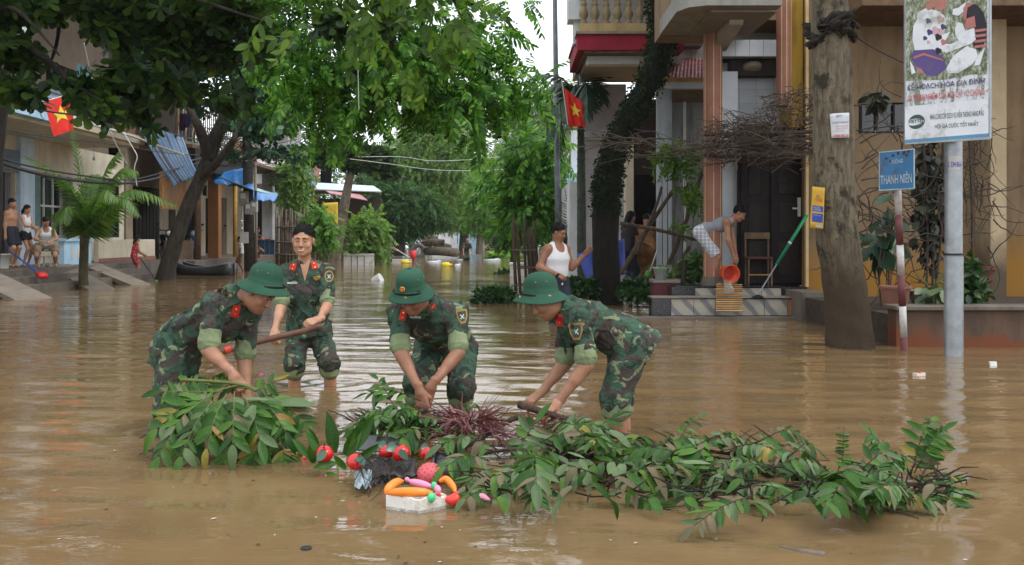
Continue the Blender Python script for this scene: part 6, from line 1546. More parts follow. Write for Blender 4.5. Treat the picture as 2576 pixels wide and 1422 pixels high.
def bundle():
    t = thing('leafy_bundle', 'dripping bundle of green compound leaves gripped by the soldier at left', 'branch', Wp(560, 1150))
    st = MB()
    hand = P(608, 968, 5.66)
    for pts, r in (([hand + V(-0.35, 0.05, 0.02), hand, P(700, 1010, 5.62), P(740, 1040, 5.6)], 0.011), ([P(520, 985, 5.7), P(612, 975, 5.66), P(690, 1000, 5.6)], 0.009), ([P(640, 1075, 5.5), P(700, 1040, 5.5), P(760, 1022, 5.5), P(790, 1015, 5.45)], 0.006), ([P(480, 1010, 5.6), P(560, 980, 5.65), hand], 0.008)):
        c = curve_pts(pts, 14); st.tube(c, [r * (1 - 0.4 * i / 14) for i in range(15)], 7)
    S = [((560, 985, 5.6), (405, 985, 5.5), 8, .14, 0), ((540, 995, 5.5), (395, 1080, 5.35), 8, .145, 0.1), ((520, 1000, 5.45), (400, 1150, 5.2), 8, .145, 0.12), ((545, 1000, 5.45), (455, 1150, 5.15), 7, .15, 0.1),
         ((570, 990, 5.4), (520, 1130, 5.15), 7, .15, 0.1), ((590, 985, 5.4), (585, 1120, 5.15), 6, .16, 0.08), ((610, 990, 5.4), (655, 1110, 5.2), 6, .16, 0.08), ((640, 1000, 5.45), (720, 1090, 5.25), 6, .15, 0.1), ((650, 995, 5.5), (775, 1080, 5.4), 6, .15, 0.12),
         ((600, 975, 5.7), (530, 958, 5.8), 5, .13, 0.1), ((640, 985, 5.5), (690, 955, 5.5), 3, .10, 0.0), ((560, 980, 5.75), (430, 970, 5.8), 7, .13, 0.1), ((620, 1040, 5.5), (560, 1170, 5.25), 6, .14, 0), ((660, 1050, 5.5), (640, 1165, 5.25), 6, .14, 0), ((690, 1060, 5.5), (720, 1160, 5.3), 5, .14, 0), ((500, 1030, 5.5), (470, 1175, 5.2), 6, .14, 0)]
    for a, b, n, l, dr in S: spray(t, st, P(*a), P(*b), n, l, (0, -0.75, 0.65), dr, 0.14, 0.05, 0.05, 1.0, 0.004, 0.45, 1.08)
    put_leaf(t, P(705, 1015, 5.45), P(795, 1010, 5.4) - P(705, 1015, 5.45), (0, -0.6, 0.8), 0.20, L_PALE, 0); put_leaf(t, P(640, 1020, 5.3), P(610, 1105, 5.2) - P(640, 1020, 5.3), (0, -1, 0.3), 0.2, L_PALE, 3)
    for i in range(46): put_leaf(t, P(rnd(420, 740), rnd(1010, 1150), rnd(5.4, 5.75)), V(rnd(-1, 1), rnd(-.8, .4), rnd(-1, .1)), V(rnd(-.4, .4), -0.6, 0.7), rnd(.09, .15), leaf_mat(0.1, 0.04, 0.15))
    st.build('stem', STEMG, t, smooth=True)['kind'] = 'stuff'
    # twigs added to darken the inside of the bundle
    m = MB()
    for i in range(60):
        a = P(rnd(420, 760), rnd(1060, 1160), rnd(5.35, 5.7)); m.tube([a, a + V(rnd(-.12, .12), rnd(-.1, .1), rnd(-.12, .05)), a + V(rnd(-.2, .2), rnd(-.1, .1), rnd(-.2, .05))], 0.003, 4)
    m.build('twig', BARK_TWIG, t)
bundle()

def heap(name, label, loc, sprays, twigs, leaf, extra=0, region=None, pale=0.25, mud=0.1, yel=0.02, r=0.0035, up=(0, -0.35, 1)):
    t = thing(name, label, 'branch', loc); st = MB()
    for a, b, n, l, dr in sprays: spray(t, st, a, b, n, l, up, dr, pale, yel, mud, 1.0, r)
    for pts, r0, r1 in twigs:
        c = curve_pts(pts, 16); st.tube(c, [lerp(r0, r1, i / 16) for i in range(17)], 7)
    st.build('stem', BARK_TWIG, t, smooth=True)['kind'] = 'stuff'
    tw = MB()
    for i in range(110 if extra else 0):
        a = Wp(rnd(region[0], region[1]), rnd(region[2], region[3] - 15), rnd(0, region[4] * .7)); e = a + V(rnd(-.22, .22), rnd(-.12, .12), rnd(-.06, .10)); tw.tube([a, a.lerp(e, .5) + V(rnd(-.03, .03), rnd(-.03, .03), rnd(-.02, .03)), e], [.0045, .004, .002], 4)
    if extra: tw.build('twigs', BARK_DARK, t)['kind'] = 'stuff'  # bare twigs, added dark to deepen the shade inside the heap
    for i in range(extra):
        x, y = rnd(region[0], region[1]), rnd(region[2], region[3]); p = Wp(x, y, rnd(0.0, region[4]))
        put_leaf(t, p, V(rnd(-1, 1), rnd(-1, .6), rnd(-.5, .35)), V(rnd(-.5, .5), rnd(-.8, .2), 1), leaf * rnd(.7, 1.1), leaf_mat(pale, yel, mud))
    return t
def auto_sprays(n, x0, x1, y0, y1, zt, L, leaf, pairs, outx=0.0, seed=0):
    rg = random.Random(seed); out = []
    for i in range(n):
        x, y = rg.uniform(x0, x1), rg.uniform(y0, y1); b = Wp(x, y, rg.uniform(0.25, 0.85) * zt)
        a = rg.uniform(0, 6.283); l = L * rg.uniform(0.7, 1.2)
        d = V(math.cos(a) + outx, math.sin(a) * 0.8 - 0.1, rg.uniform(-0.35, 0.35)); d.normalize()
        e = b + d * l
        if e.z < 0.015: e.z = rg.uniform(0.01, 0.05)
        out.append((b, e, rg.randint(pairs - 1, pairs + 1), leaf * rg.uniform(0.85, 1.15), rg.uniform(0.02, 0.22)))
    return out
heap('leafy_branch', 'fresh green feathery branch under the stooping soldier with the badge', Wp(1010, 1090), auto_sprays(13, 950, 1120, 1050, 1085, 0.20, 0.30, 0.095, 8, -0.2, 1) +
     [(P(1060, 1010, 5.7), P(925, 990, 5.7), 7, .11, .1), (P(1040, 1040, 5.6), P(860, 1085, 5.6), 9, .10, .15), (P(1000, 1040, 5.6), P(950, 955, 5.7), 6, .10, .05), (P(1080, 1050, 5.5), P(900, 1060, 5.5), 9, .10, .12), (P(1080, 1080, 5.4), P(1000, 1110, 5.2), 6, .12, .1)],
     [([P(880, 1110, 5.5), P(980, 1060, 5.6), P(1075, 1030, 5.7)], .008, .012)], .09, 20, (900, 1130, 1060, 1095, .18), 0.08, 0.04, 0.0)
heap('leafy_branch', 'long low branch of grey-green leaflets lying in the middle front of the heap', Wp(1480, 1230), auto_sprays(21, 1250, 1760, 1110, 1220, 0.20, 0.36, 0.135, 7, 0.1, 2) +
     [(P(1700, 1205, 4.9), P(1400, 1200, 4.7), 9, .15, .1), (P(1560, 1230, 4.5), P(1690, 1290, 4.35), 6, .12, .05), (P(1420, 1130, 5.3), P(1540, 1050, 5.4), 5, .15, 0), (P(1300, 1180, 5), P(1230, 1280, 4.45), 6, .11, .1), (P(1290, 1150, 5.2), P(1350, 1060, 5.3), 4, .17, .0), (P(1600, 1150, 5.2), P(1800, 1110, 5.2), 8, .13, .1), (P(1270, 1220, 4.6), P(1170, 1255, 4.4), 6, .10, .05), (P(1250, 1130, 5.1), P(1110, 1120, 5.0), 7, .12, .15), (P(1230, 1160, 4.9), P(1120, 1175, 4.7), 6, .12, .12), (P(1240, 1180, 4.8), P(1170, 1225, 4.6), 6, .12, .1)],
     [([P(1130, 1165, 5.1), P(1290, 1130, 5.1), P(1420, 1160, 5.0), P(1640, 1200, 4.9), P(1760, 1290, 4.5)], .008, .011), ([P(1320, 1135, 5.2), P(1480, 1150, 5.2), P(1700, 1130, 5.3), P(1900, 1150, 5.2)], .014, .008), ([P(1560, 1190, 4.8), P(1700, 1250, 4.6), P(1770, 1330, 4.3)], .008, .004)], .11, 40, (1240, 1760, 1120, 1260, .17), 0.3, 0.13, 0.02)
heap('leafy_branch', 'broken branch with curling pale leaves trailing right of the dragged pole', Wp(1800, 1230), auto_sprays(17, 1680, 1930, 1110, 1250, 0.17, 0.32, 0.115, 7, 0.2, 3) +
     [(P(1700, 1120, 5.4), P(1760, 1050, 5.5), 6, .10, .1), (P(1740, 1130, 5.3), P(1890, 1110, 5.3), 8, .10, .15), (P(1780, 1190, 4.9), P(1950, 1290, 4.5), 8, .12, .1), (P(1720, 1210, 4.8), P(1740, 1310, 4.3), 6, .13, .05), (P(1820, 1140, 5.2), P(1945, 1180, 5.1), 7, .10, .2)],
     [([P(1530, 1095, 5.7), P(1680, 1130, 5.5), P(1840, 1160, 5.2), P(1960, 1190, 5)], .010, .006), ([P(1640, 1160, 5.2), P(1740, 1120, 5.4), P(1840, 1095, 5.4)], .007, .004)], .10, 40, (1660, 1960, 1110, 1290, .16), 0.3, 0.15, 0.02)
heap('leafy_branch', 'bushy green branch floating alone at the far right end of the heap', Wp(2240, 1260), auto_sprays(20, 2060, 2350, 1180, 1250, 0.20, 0.24, 0.115, 7, 0.0, 4) +
     [(P(2300, 1190, 4.9), P(2370, 1085, 4.9), 10, .11, .1), (P(2290, 1200, 4.9), P(2345, 1060, 5.0), 9, .10, .15), (P(2240, 1170, 5), P(2190, 1090, 5), 7, .09, .1), (P(2120, 1170, 5), P(2122, 1085, 5), 8, .05, .02), (P(2380, 1220, 4.7), P(2450, 1280, 4.5), 8, .11, .12), (P(2320, 1240, 4.6), P(2440, 1300, 4.35), 7, .12, .1), (P(2120, 1220, 4.7), P(1985, 1180, 4.8), 7, .11, .1), (P(2080, 1240, 4.6), P(1940, 1260, 4.5), 7, .11, .05)],
     [([P(1990, 1200, 4.9), P(2150, 1210, 4.8), P(2330, 1220, 4.7)], .02, .008), ([P(2300, 1230, 4.7), P(2350, 1140, 4.9), P(2370, 1070, 4.9)], .006, .003)], .11, 36, (2010, 2400, 1190, 1270, .17), 0.16, 0.15, 0.01)

def stick(name, label, pts, r0, r1, mat, cat='stick', n=10, group=None, knots=True):
    c = curve_pts(pts, 18); o = MB().tube(c, [lerp(r0, r1, i / 18) * (1 + (0.10 * math.sin(i * 2.7) if knots else 0)) for i in range(19)], n).build(name, mat, None, c[9], smooth=True)
    return tag(o, label, cat, group)
stick('branch', 'bare grey branch gripped in both hands by the soldier bent leftwards', [P(1305, 1018, 5.80), P(1360, 1035, 5.74), P(1430, 1056, 5.72), P(1530, 1085, 5.8), P(1680, 1130, 5.7), P(1760, 1160, 5.5)], 0.021, 0.014, BARK_TWIG, 'branch')
stick('branch', 'crooked dark wet branch arching over the black basin', [P(1140, 1115, 5.35), P(1160, 1120, 5.3), P(1200, 1108, 5.35), P(1250, 1075, 5.45), P(1310, 1045, 5.5)], 0.021, 0.015, BARK_TWIG, 'branch')
stick('log', 'short sodden log half sunk behind the far right branch', [P(1925, 1190, 5.0), P(1975, 1187, 5.05), P(2040, 1192, 5.1)], 0.035, 0.03, BARK_TWIG, 'log')
o = stick('bamboo_offcut', 'tapered bamboo offcut floating alone at the bottom right', [P(1962, 1376, 3.86), P(2010, 1387, 3.80), P(2074, 1401, 3.74)], 0.006, 0.019, BAMBG, 'bamboo', 12, None, False)
stick('pole', 'long brown wooden pole held across the body by the standing soldier', [P(808, 820, 7.70), P(770, 832, 7.70), P(690, 850, 7.73), P(640, 862, 7.70), P(555, 886, 7.6)], 0.022, 0.026, mat_plain('worn_pole_wood', (0.12, 0.06, 0.04), 0.6, 0.4, 12), 'pole', 10, None, False)
MB().tube([P(580, 878, 7.62), P(566, 883, 7.6)], [0.028, 0.029], 10).build('red_sleeve', mat_plain('red_plastic_clip', (0.5, 0.04, 0.02), 0.4), bpy.data.objects['pole'])

def strap_plant():
    RED = mat_leaf('purple_red_strap', (0.06, 0.016, 0.018), (0.15, 0.045, 0.05), (0.30, 0.14, 0.14), 0.4, 0.15)
    for label, cx, cy, Y, n, w in (('clump of purple-red strap leaves beside the stooping soldier', 1185, 1055, 5.5, 300, 76), ('smaller clump of purple-red straps under the dragged pole', 1370, 1070, 5.5, 150, 60)):
        c = P(cx, cy, Y); t = thing('strap_plant', label, 'plant', (c.x, c.y, 0), 'purple-red strap plants'); vs, fs = [], []
        for i in range(n):
            a = rnd(0, 6.283); r = rnd(0, 1) ** 0.6; b = c + V(math.cos(a) * r * w / F * Y, math.sin(a) * r * 0.15, rnd(-0.10, 0.03))
            e = rnd(0.2, 1.2); d = V(math.cos(a) * e, math.sin(a) * e * 0.8, rnd(0.0, 0.8) if r < 0.7 else rnd(-.3, .4)).normalized(); L = rnd(0.08, 0.19); s = d.cross(V(rnd(-1, 1), rnd(-1, 1), rnd(-1, 1))).normalized() * rnd(.004, .009); bend = V(rnd(-1.4, 1.4), rnd(-1, .8), rnd(-2.0, 0.4))
            k = len(vs)
            for j in range(5):
                u = j / 4; p = b + d * L * u + bend * L * u * u * 0.5; ww = s * (1 - 0.75 * u); vs += [p - ww, p + ww]
            fs += [(k + 2 * j, k + 2 * j + 1, k + 2 * j + 3, k + 2 * j + 2) for j in range(4)]
        o = MB().add(vs, fs).build('straps', RED, t, smooth=True); o['kind'] = 'stuff'
        MB().tube([c + V(-.1, 0, -.2), c + V(0, 0, -0.02), c + V(0.1, 0.02, 0.02)], [.02, .014, .006], 7).build('stalk', BARK_TWIG, t)
strap_plant()

def long_leaves():
    t = thing('lance_leaves', 'tuft of tall lance-shaped leaves standing among the red apples', 'plant', Wp(850, 1190))
    for x0, y0, x1, y1, Y, L in ((842, 1140, 826, 1055, 5.2, .22), (868, 1145, 935, 1050, 5.2, .26), (820, 1180, 785, 1110, 5.0, .18), (880, 1150, 905, 1080, 5.2, .18), (800, 1140, 770, 1090, 5.3, .14), (775, 1150, 740, 1110, 5.2, .13), (900, 1160, 950, 1120, 5.1, .15)):
        put_leaf(t, P(x0, y0, Y), P(x1, y1, Y) - P(x0, y0, Y), (rnd(-.3, .3), -1, 0.4), L, L_WET, 3)
    for x, y in ((770, 1150), (790, 1165), (845, 1165), (820, 1190), (870, 1180)): put_leaf(t, P(x, y, 5.0), V(rnd(-1, 1), -0.3, rnd(-.4, .6)), (0, -1, .6), rnd(.09, .13), L_WET)
    MB().tube([Wp(850, 1200, -0.02), P(850, 1150, 5.15)], .008, 6).build('stem', STEMG, t)
long_leaves()

APPLE = mat_plain('glossy_red_plastic', (0.52, 0.012, 0.012), 0.15, 0.2, 8, 0.6, 0, 0.02)
def apples():
    prof = []
    for i in range(13):
        th = math.pi * i / 12; r = math.sin(th) * (1 + 0.08 * math.cos(th)); h = -math.cos(th) * 0.92 + 0.10 * (math.exp(-(th / 0.4) ** 2)) - 0.22 * math.exp(-((math.pi - th) / 0.42) ** 2); prof.append((max(r, 0.02), h))
    spots = [(816, 1141, 5.0, .046, 'red apple at the upper left of the heap among lance leaves'), (894, 1161, 4.85, .042, 'red apple caught behind thin black twigs'), (972, 1135, 5.0, .038, 'smaller red apple left of the leaf-covered pair'), (1008, 1139, 4.95, .046, 'large red apple half hidden by a round leaf'), (1074, 1140, 5.2, .042, 'dark red apple in shade beside the black basin'), (760, 1152, 5.4, .035, 'dark red apple sunk in leaves under the lifted bundle')]
    for x, y, Y, r, lb in spots:
        c = P(x, y, Y); t = thing('toy_apple', lb, 'apple', c, 'red plastic apples'); q = Vector((rnd(-.5, .5), rnd(-.6, .2), 1)).normalized()
        MB().lathe(c, [(a * r, b * r) for a, b in prof], 20, q).build('fruit', APPLE, t, smooth=True)
        MB().tube([c + q * r * 0.7, c + q * r * 1.3 + V(.004, 0, 0)], .003, 5).build('stalk', BARK_TWIG, t)
        put_leaf(t, c + q * r * 0.9, V(rnd(-1, 1), -0.8, rnd(-.6, .3)), (0, -1, .5), r * rnd(1.2, 1.7), L_ROUND, 5)
        if r > .04: put_leaf(t, c + V(r * rnd(-.2, .8), -r, r * .5), V(rnd(-.5, 1), -0.2, rnd(-1, .2)), (0, -1, .2), r * 1.4, L_ROUND, 5)
    for x, y, Y, r, h, lb in ((808, 1203, 4.95, .028, .04, 'red plastic cup floating at the left edge of the heap'), (843, 1199, 4.98, .019, .028, 'small red plastic cup next to a larger one'), (860, 1195, 5.0, .013, .022, 'tiny red plastic cap floating beside two cups')):
        c = P(x, y, Y); o = MB().lathe(c - V(0, 0, h), [(r * .9, 0), (r, h * .3), (r, h), (r * 1.02, h * 1.02), (r * .9, h * 1.05), (r * .5, h * .9)], 18, (0.12, -0.1, 1)).auto('cup', APPLE, None, c); tag(o, lb, 'cup', 'red floating cups')
    for x, y, Y in ((1010, 1142, 5.08), (870, 1180, 4.95), (830, 1150, 5.05), (812, 1195, 4.9), (900, 1150, 5.1), (1050, 1130, 5.2), (1095, 1128, 5.2)):
        pass
apples()

def toys():
    ORA = mat_plain('orange_rubber', (0.85, 0.23, 0.02), 0.35, 0.08, 10, 0.5, 0, 0.03); PNK = mat_plain('pink_rubber', (0.80, 0.26, 0.42), 0.35, 0.08, 10, 0.5, 0, 0.03); GRN = mat_plain('mint_green_plastic', (0.06, 0.55, 0.22), 0.35, 0.1, 10, 0.5); REDR = mat_plain('coral_red_rubber', (0.72, 0.05, 0.035), 0.35, 0.1, 10, 0.5, 0, 0.03)
    FOAM = mat_plain('white_foam', (0.74, 0.73, 0.69), 0.8, 0.06, 6, 0.3, 0, 0.35, 120, None, (0.35, 0.27, 0.18), 9)
    # foam tray
    a, b, c = Wp(971, 1278), Wp(1055, 1291), Wp(1123, 1275); d = a + c - b; h = 0.056
    t = thing('foam_tray', 'small white foam tray floating with bright toys in it', 'tray', (a + c) / 2); m = MB()
    cs = [a, b, c, d]; cen = (a + c) / 2
    MB().prism([p + V(0, 0, -0.012) for p in cs], (0, 0, 0.02)).build('tray_floor', FOAM, t)
    for i in range(4):
        p, q = cs[i], cs[(i + 1) % 4]; ip, iq = p.lerp(cen, 0.13), q.lerp(cen, 0.13)
        n = 8; top = [h * (1 - (0.25 * max(0, math.sin(k / n * 9)) if i == 1 and k > 5 else 0.06 * math.sin(k * 1.9 + i))) for k in range(n + 1)]
        g = [[p.lerp(q, k / n) + V(0, 0, -0.012) for k in range(n + 1)], [p.lerp(q, k / n) + V(0, 0, top[k]) for k in range(n + 1)], [ip.lerp(iq, k / n) + V(0, 0, top[k] + .001) for k in range(n + 1)], [ip.lerp(iq, k / n) + V(0, 0, .008) for k in range(n + 1)]]
        MB().sheet(g).build('tray_side', FOAM, t)
    def balloon(name, label, pts, rs, mat, group='rubber toys in and around the foam tray'):
        c = curve_pts([P(*p) for p in pts], 20); n = len(rs) - 1
        rr = []
        for i in range(21):
            u = i / 20 * n; k = min(int(u), n - 1); rr.append(lerp(rs[k], rs[k + 1], u - k))
        tag(MB().tube(c, rr, 14).build(name, mat, None, c[10], smooth=True), label, 'toy', group)
    balloon('rubber_toy', 'straight orange rubber sausage lying along the foam tray', [(976, 1240, 4.42), (1030, 1238, 4.38), (1088, 1240, 4.40)], [.006, .019, .021, .021, .021, .019, .008], ORA)
    balloon('rubber_toy', 'bent orange rubber sausage rising at the left end of the tray', [(973, 1246, 4.46), (978, 1230, 4.48), (996, 1214, 4.52), (1014, 1210, 4.55)], [.008, .018, .021, .020, .017, .006], ORA)
    balloon('rubber_toy', 'orange rubber loop behind the leaves right of the pink ball', [(1105, 1212, 4.6), (1122, 1206, 4.6), (1138, 1222, 4.58), (1146, 1240, 4.55)], [.008, .016, .017, .015, .006], ORA)
    balloon('rubber_toy', 'pink rubber skittle lying behind the orange sausage', [(1020, 1202, 4.6), (1026, 1208, 4.6), (1036, 1212, 4.58), (1060, 1218, 4.55), (1090, 1226, 4.5)], [.004, .012, .010, .006, .013, .017, .018, .015, .005], PNK)
    balloon('rubber_toy', 'stubby pink rubber figure leaning on the tray corner', [(1096, 1222, 4.45), (1102, 1232, 4.43), (1106, 1242, 4.42)], [.006, .014, .015, .012, .004], PNK)
    balloon('rubber_toy', 'pale pink ribbed rubber piece floating right of the tray', [(1198, 1256, 4.45), (1214, 1252, 4.45), (1232, 1258, 4.42)], [.006, .016, .020, .017, .010, .004], PNK)
    balloon('rubber_toy', 'coral red rubber fish with a split tail floating beside the tray', [(1096, 1246, 4.44), (1118, 1254, 4.44), (1136, 1258, 4.44), (1160, 1252, 4.46)], [.006, .014, .012, .018, .026, .030, .010], REDR)
    balloon('rubber_toy', 'coral red rubber fin pointing down into the water', [(1150, 1240, 4.47), (1152, 1256, 4.45), (1150, 1272, 4.42)], [.012, .020, .014, .004], REDR)
    for x, y, Y, r, lb in ((1085, 1252, 4.37, .018, 'mint green plastic egg resting on the tray rim'), (1092, 1222, 4.5, .015, 'mint green plastic egg tucked behind the sausages')):
        c = P(x, y, Y); tag(MB().ell(c, (r, r, r * 1.2), 16, 12).build('toy_egg', GRN, None, c, smooth=True), lb, 'egg', 'green toy eggs')
    # knobbly ball
    c = P(1081, 1198, 4.85); t = thing('knobbly_ball', 'pink-red ball covered in dark dimples behind the foam tray', 'ball', c)
    PB = mat_plain('salmon_rubber', (0.62, 0.10, 0.12), 0.5, 0.15, 20, 0.4); MB().ell(c, .066, 32, 22).build('ball', PB, t, smooth=True); m = MB()
    for i in range(110):
        z = 1 - 2 * (i + .5) / 110; a = i * 2.39996; rr = math.sqrt(1 - z * z); p = V(rr * math.cos(a), rr * math.sin(a), z); m.lathe(c + p * .0655, [(.0032, 0), (.0022, .0022)], 6, p)
    m.build('studs', mat_plain('dark_red_stud', (0.16, 0.02, 0.025), 0.6), t)
    # pink ball afloat by the standing soldier
    c = Wp(657, 944, 0.006); tag(MB().ell(c, .018, 14, 10).build('small_ball', mat_plain('magenta_plastic', (0.62, 0.03, 0.22), 0.35), None, c, smooth=True), 'tiny magenta ball floating near the standing soldier', 'ball')
    # black basin, board, rubber sheet, bag
    c = P(1136, 1180, 5.0); t = thing('basin', 'cracked black plastic basin lying on its side in the heap', 'basin', c)
    BK = mat_plain('black_plastic', (0.022, 0.023, 0.026), 0.3, 0.3, 6, 0.5, 0, 0.1, 30, None, (0.12, 0.09, 0.06), 4)
    MB().lathe(c + V(-.07, .02, -.03), [(.105, 0), (.102, .05), (.092, .12), (.085, .16), (.080, .162), (.088, .11), (.098, .02)], 28, (0.95, -0.15, 0.12)).build('shell', BK, t, smooth=True)
    MB().lathe(c + V(-.07, .02, -.03), [(.100, -.006), (.112, -.006), (.113, .008), (.101, .008)], 28, (0.95, -0.15, 0.12), cap=False).build('rim', BK, t, smooth=True)
    m = MB().obox(P(968, 1118, 5.45), V(1, -0.1, -0.06), V(0.05, 0.6, 0.8), V(0, -.8, .6), .15, .045, .006)
    tag(m.build('board', mat_plain('wet_slate_board', (0.10, 0.105, 0.11), 0.3, 0.4, 9, 0.5, 0, 0.2, 30, None, (0.16, 0.11, 0.07), 6), None, P(968, 1118, 5.45)), 'flat grey-blue board sticking out above the apples', 'board')
    g = [[P(915 + i * 11, 1160 + j * 7 + 4 * math.sin(i * .9), 5.05 - j * .04) + V(0, 0, .012 * math.sin(i * 2.1 + j)) for i in range(13)] for j in range(7)]
    o = MB().sheet(g).build('rubber_mat', mat_plain('black_rubber_mat', (0.020, 0.017, 0.016), 0.45, 0.4, 9, 0.5, 0, 0.5, 40), None, P(975, 1180, 5), smooth=True); o.modifiers.new('thickness', 'SOLIDIFY').thickness = .012
    tag(o, 'crumpled black rubber mat under the thin twigs', 'mat')
    g = [[P(892 + i * 6, 1184 + j * 6, 4.85 - .03 * j) + V(0, -.02 * math.sin(i * 1.3 + j), .012 * math.sin(i * 2.3 - j * 1.7)) for i in range(8)] for j in range(8)]
    tag(MB().sheet(g).build('plastic_bag', mat_plain('pale_blue_film', (0.28, 0.36, 0.40), 0.15, 0.3, 12, 0.7, 0, 0.5, 20), None, P(913, 1205, 4.8), smooth=True), 'crumpled pale blue plastic bag half under water', 'bag')
    t = thing('wiry_twig', 'tangle of thin black twigs spreading over the plastic bag', 'twig', Wp(950, 1230)); m = MB()
    for i in range(34):
        a = P(rnd(905, 985), rnd(1140, 1215), rnd(4.75, 5.0)); q = P(rnd(880, 1000), rnd(1195, 1268), rnd(4.5, 4.8)); m.tube(curve_pts([a, a.lerp(q, .5) + V(rnd(-.04, .04), rnd(-.03, .03), rnd(-.02, .04)), q], 6), [.0028, .0026, .0024, .002, .0018, .0015, .001], 4)
    m.build('twigs', mat_plain('black_twig', (0.02, 0.015, 0.013), 0.6), t)
    # floating litter
    def litter(name, label, cat, build, mat, p): tag(build.build(name, mat, None, p), label, cat, 'litter floating on the water')
    p = Wp(2312, 945); litter('cigarette_pack', 'white and red cigarette packet floating near the sign posts', 'packet', MB().obox(p, V(1, .3, .05), V(-.3, 1, 0), V(0, 0, 1), .045, .028, .024), mat_plain('faded_packet', (0.62, 0.55, 0.5), 0.6), p)
    MB().obox(p + V(0, 0, .0255), V(1, .3, .05), V(-.3, 1, 0), V(0, 0, 1), .020, .0275, .0015).build('red_print', REDTAB, bpy.data.objects['cigarette_pack'])
    p = Wp(2498, 918); litter('carton', 'small white carton floating at the right edge', 'carton', MB().obox(p, V(1, -.2, .05), V(.2, 1, 0), V(0, .3, 1), .030, .022, .03), METALW, p)
    p = Wp(770, 1380); litter('bottle_cap', 'dark bottle cap floating in the clear front water', 'cap', MB().lathe(p + V(0, 0, -.004), [(.02, 0), (.022, .006), (.02, .01), (.012, .011)], 14), IRON, p)
    p = Wp(950, 706, 0.0); litter('foam_cup', 'white foam cup drifting left of the helmet badge', 'cup', MB().lathe(p, [(.13, -.12), (.17, .12), (.15, .12)], 14, (0.9, -.2, .45)), METALW, p)
    p = Wp(70, 1320); litter('leaf_scrap', 'dark scrap of leaf afloat at the bottom left', 'leaf', MB().obox(p, V(1, .2, 0), V(0, 1, 0), V(0, 0, 1), .02, .008, .003), L_MUD, p)
toys()
print('debris', time.time() - T0)
# ------------------------------------------------------------------ bystanders
def pose(base, h, fdir, lean=0.0, crouch=0.0, al=((0.15, 0, -1), (0.1, 0.2, -1)), ar=((0.15, 0, -1), (0.1, 0.2, -1)), head=(0, 0), stride=0.0, sep=0.09, spine=0.0):
    """joints of a person at base facing fdir; arm directions in (outward, forward, up)"""
    k = h / 1.70; f = Vector((fdir[0], fdir[1], 0)).normalized(); u = V(0, 0, 1); r = f.cross(u); b = Vector(base)
    d = (u * math.cos(lean) + f * math.sin(lean)); d2 = (u * math.cos(lean + spine) + f * math.sin(lean + spine))
    hip = b + u * (0.90 - 0.42 * crouch) * k - f * 0.12 * math.sin(lean) * k - f * crouch * 0.12 * k
    J = dict(pel=hip + d * 0.04 * k, waist=hip + d * 0.19 * k, chest=hip + d * 0.17 * k + d2 * 0.17 * k, neck=hip + d * 0.19 * k + d2 * 0.33 * k, ff=f)
    nk = J['neck']; hl = lean * 0.6 + head[0]; hf = f * math.cos(hl) - u * math.sin(hl); hf = Quaternion(u, head[1]) @ hf; hu = u * math.cos(hl) + f * math.sin(hl)
    J['head'] = nk + d2 * 0.07 * k + (u * 0.6 + hu * 0.4) * 0.11 * k + f * 0.025 * k; J['hf'] = hf; J['hu'] = hu
    for s, sg, arm in (('r', 1, ar), ('l', -1, al)):
        J['sh' + s] = nk - d2 * 0.055 * k + r * sg * 0.165 * k
        v = [(r * (sg * a[0]) + f * a[1] + u * a[2]).normalized() for a in arm]
        J['el' + s] = J['sh' + s] + v[0] * 0.28 * k; J['wr' + s] = J['el' + s] + v[1] * 0.245 * k
        J['hip' + s] = hip + r * sg * sep * k
        st = stride * sg; an = b + r * sg * sep * 1.1 * k + f * st * k + u * 0.08 * k
        J['an' + s] = an; m = (J['hip' + s] + an) / 2; L = (an - J['hip' + s]).length; bend = math.sqrt(max(0.0001, (0.44 * k) ** 2 - (L / 2) ** 2)) if L < 0.87 * k else 0.02 * k
        J['kn' + s] = m + f * bend; J['ft' + s] = an + f * 0.15 * k - u * 0.045 * k
    return J
NAVY = mat_plain('navy_cloth', (0.018, 0.022, 0.035), 0.85, 0.3); BLKC = mat_plain('black_cloth', (0.012, 0.012, 0.013), 0.85, 0.3); WHT = mat_plain('white_cotton', (0.66, 0.66, 0.68), 0.85, 0.08, 6, 0.2, 0, 0.3, 30); GRYC = mat_plain('grey_cotton', (0.25, 0.27, 0.31), 0.85, 0.15, 6, 0.2, 0, 0.3, 30); KHA = mat_plain('khaki_cloth', (0.24, 0.18, 0.12), 0.85, 0.25); BRNC = mat_plain('dark_brown_cloth', (0.03, 0.02, 0.02), 0.85, 0.3); TANC = mat_plain('tan_cloth', (0.26, 0.13, 0.05), 0.85, 0.3)
def mat_plaid():
    t = NT('plaid_shorts'); 
    def st(rot, sc):
        w = t.n('TexWave'); w.wave_type = 'BANDS'; w.inputs['Scale'].default_value = sc; w.inputs['Distortion'].default_value = 0.4; t.l(t.coord((1, 1, 1), rot=rot), w.inputs['Vector']); return t.ramp(w.outputs['Fac'], [(0.55, 1.0), (0.68, 0.12), (0.8, 0.12), (0.92, 1.0)])
    c = t.mix(1.0, st((0, 0, 0), 5.5), st((0, 1.5708, 0), 5.5), 'MULTIPLY'); c = t.mix(1.0, c, (0.60, 0.62, 0.68), 'MULTIPLY'); t.bsdf(c, 0.85); return t.m
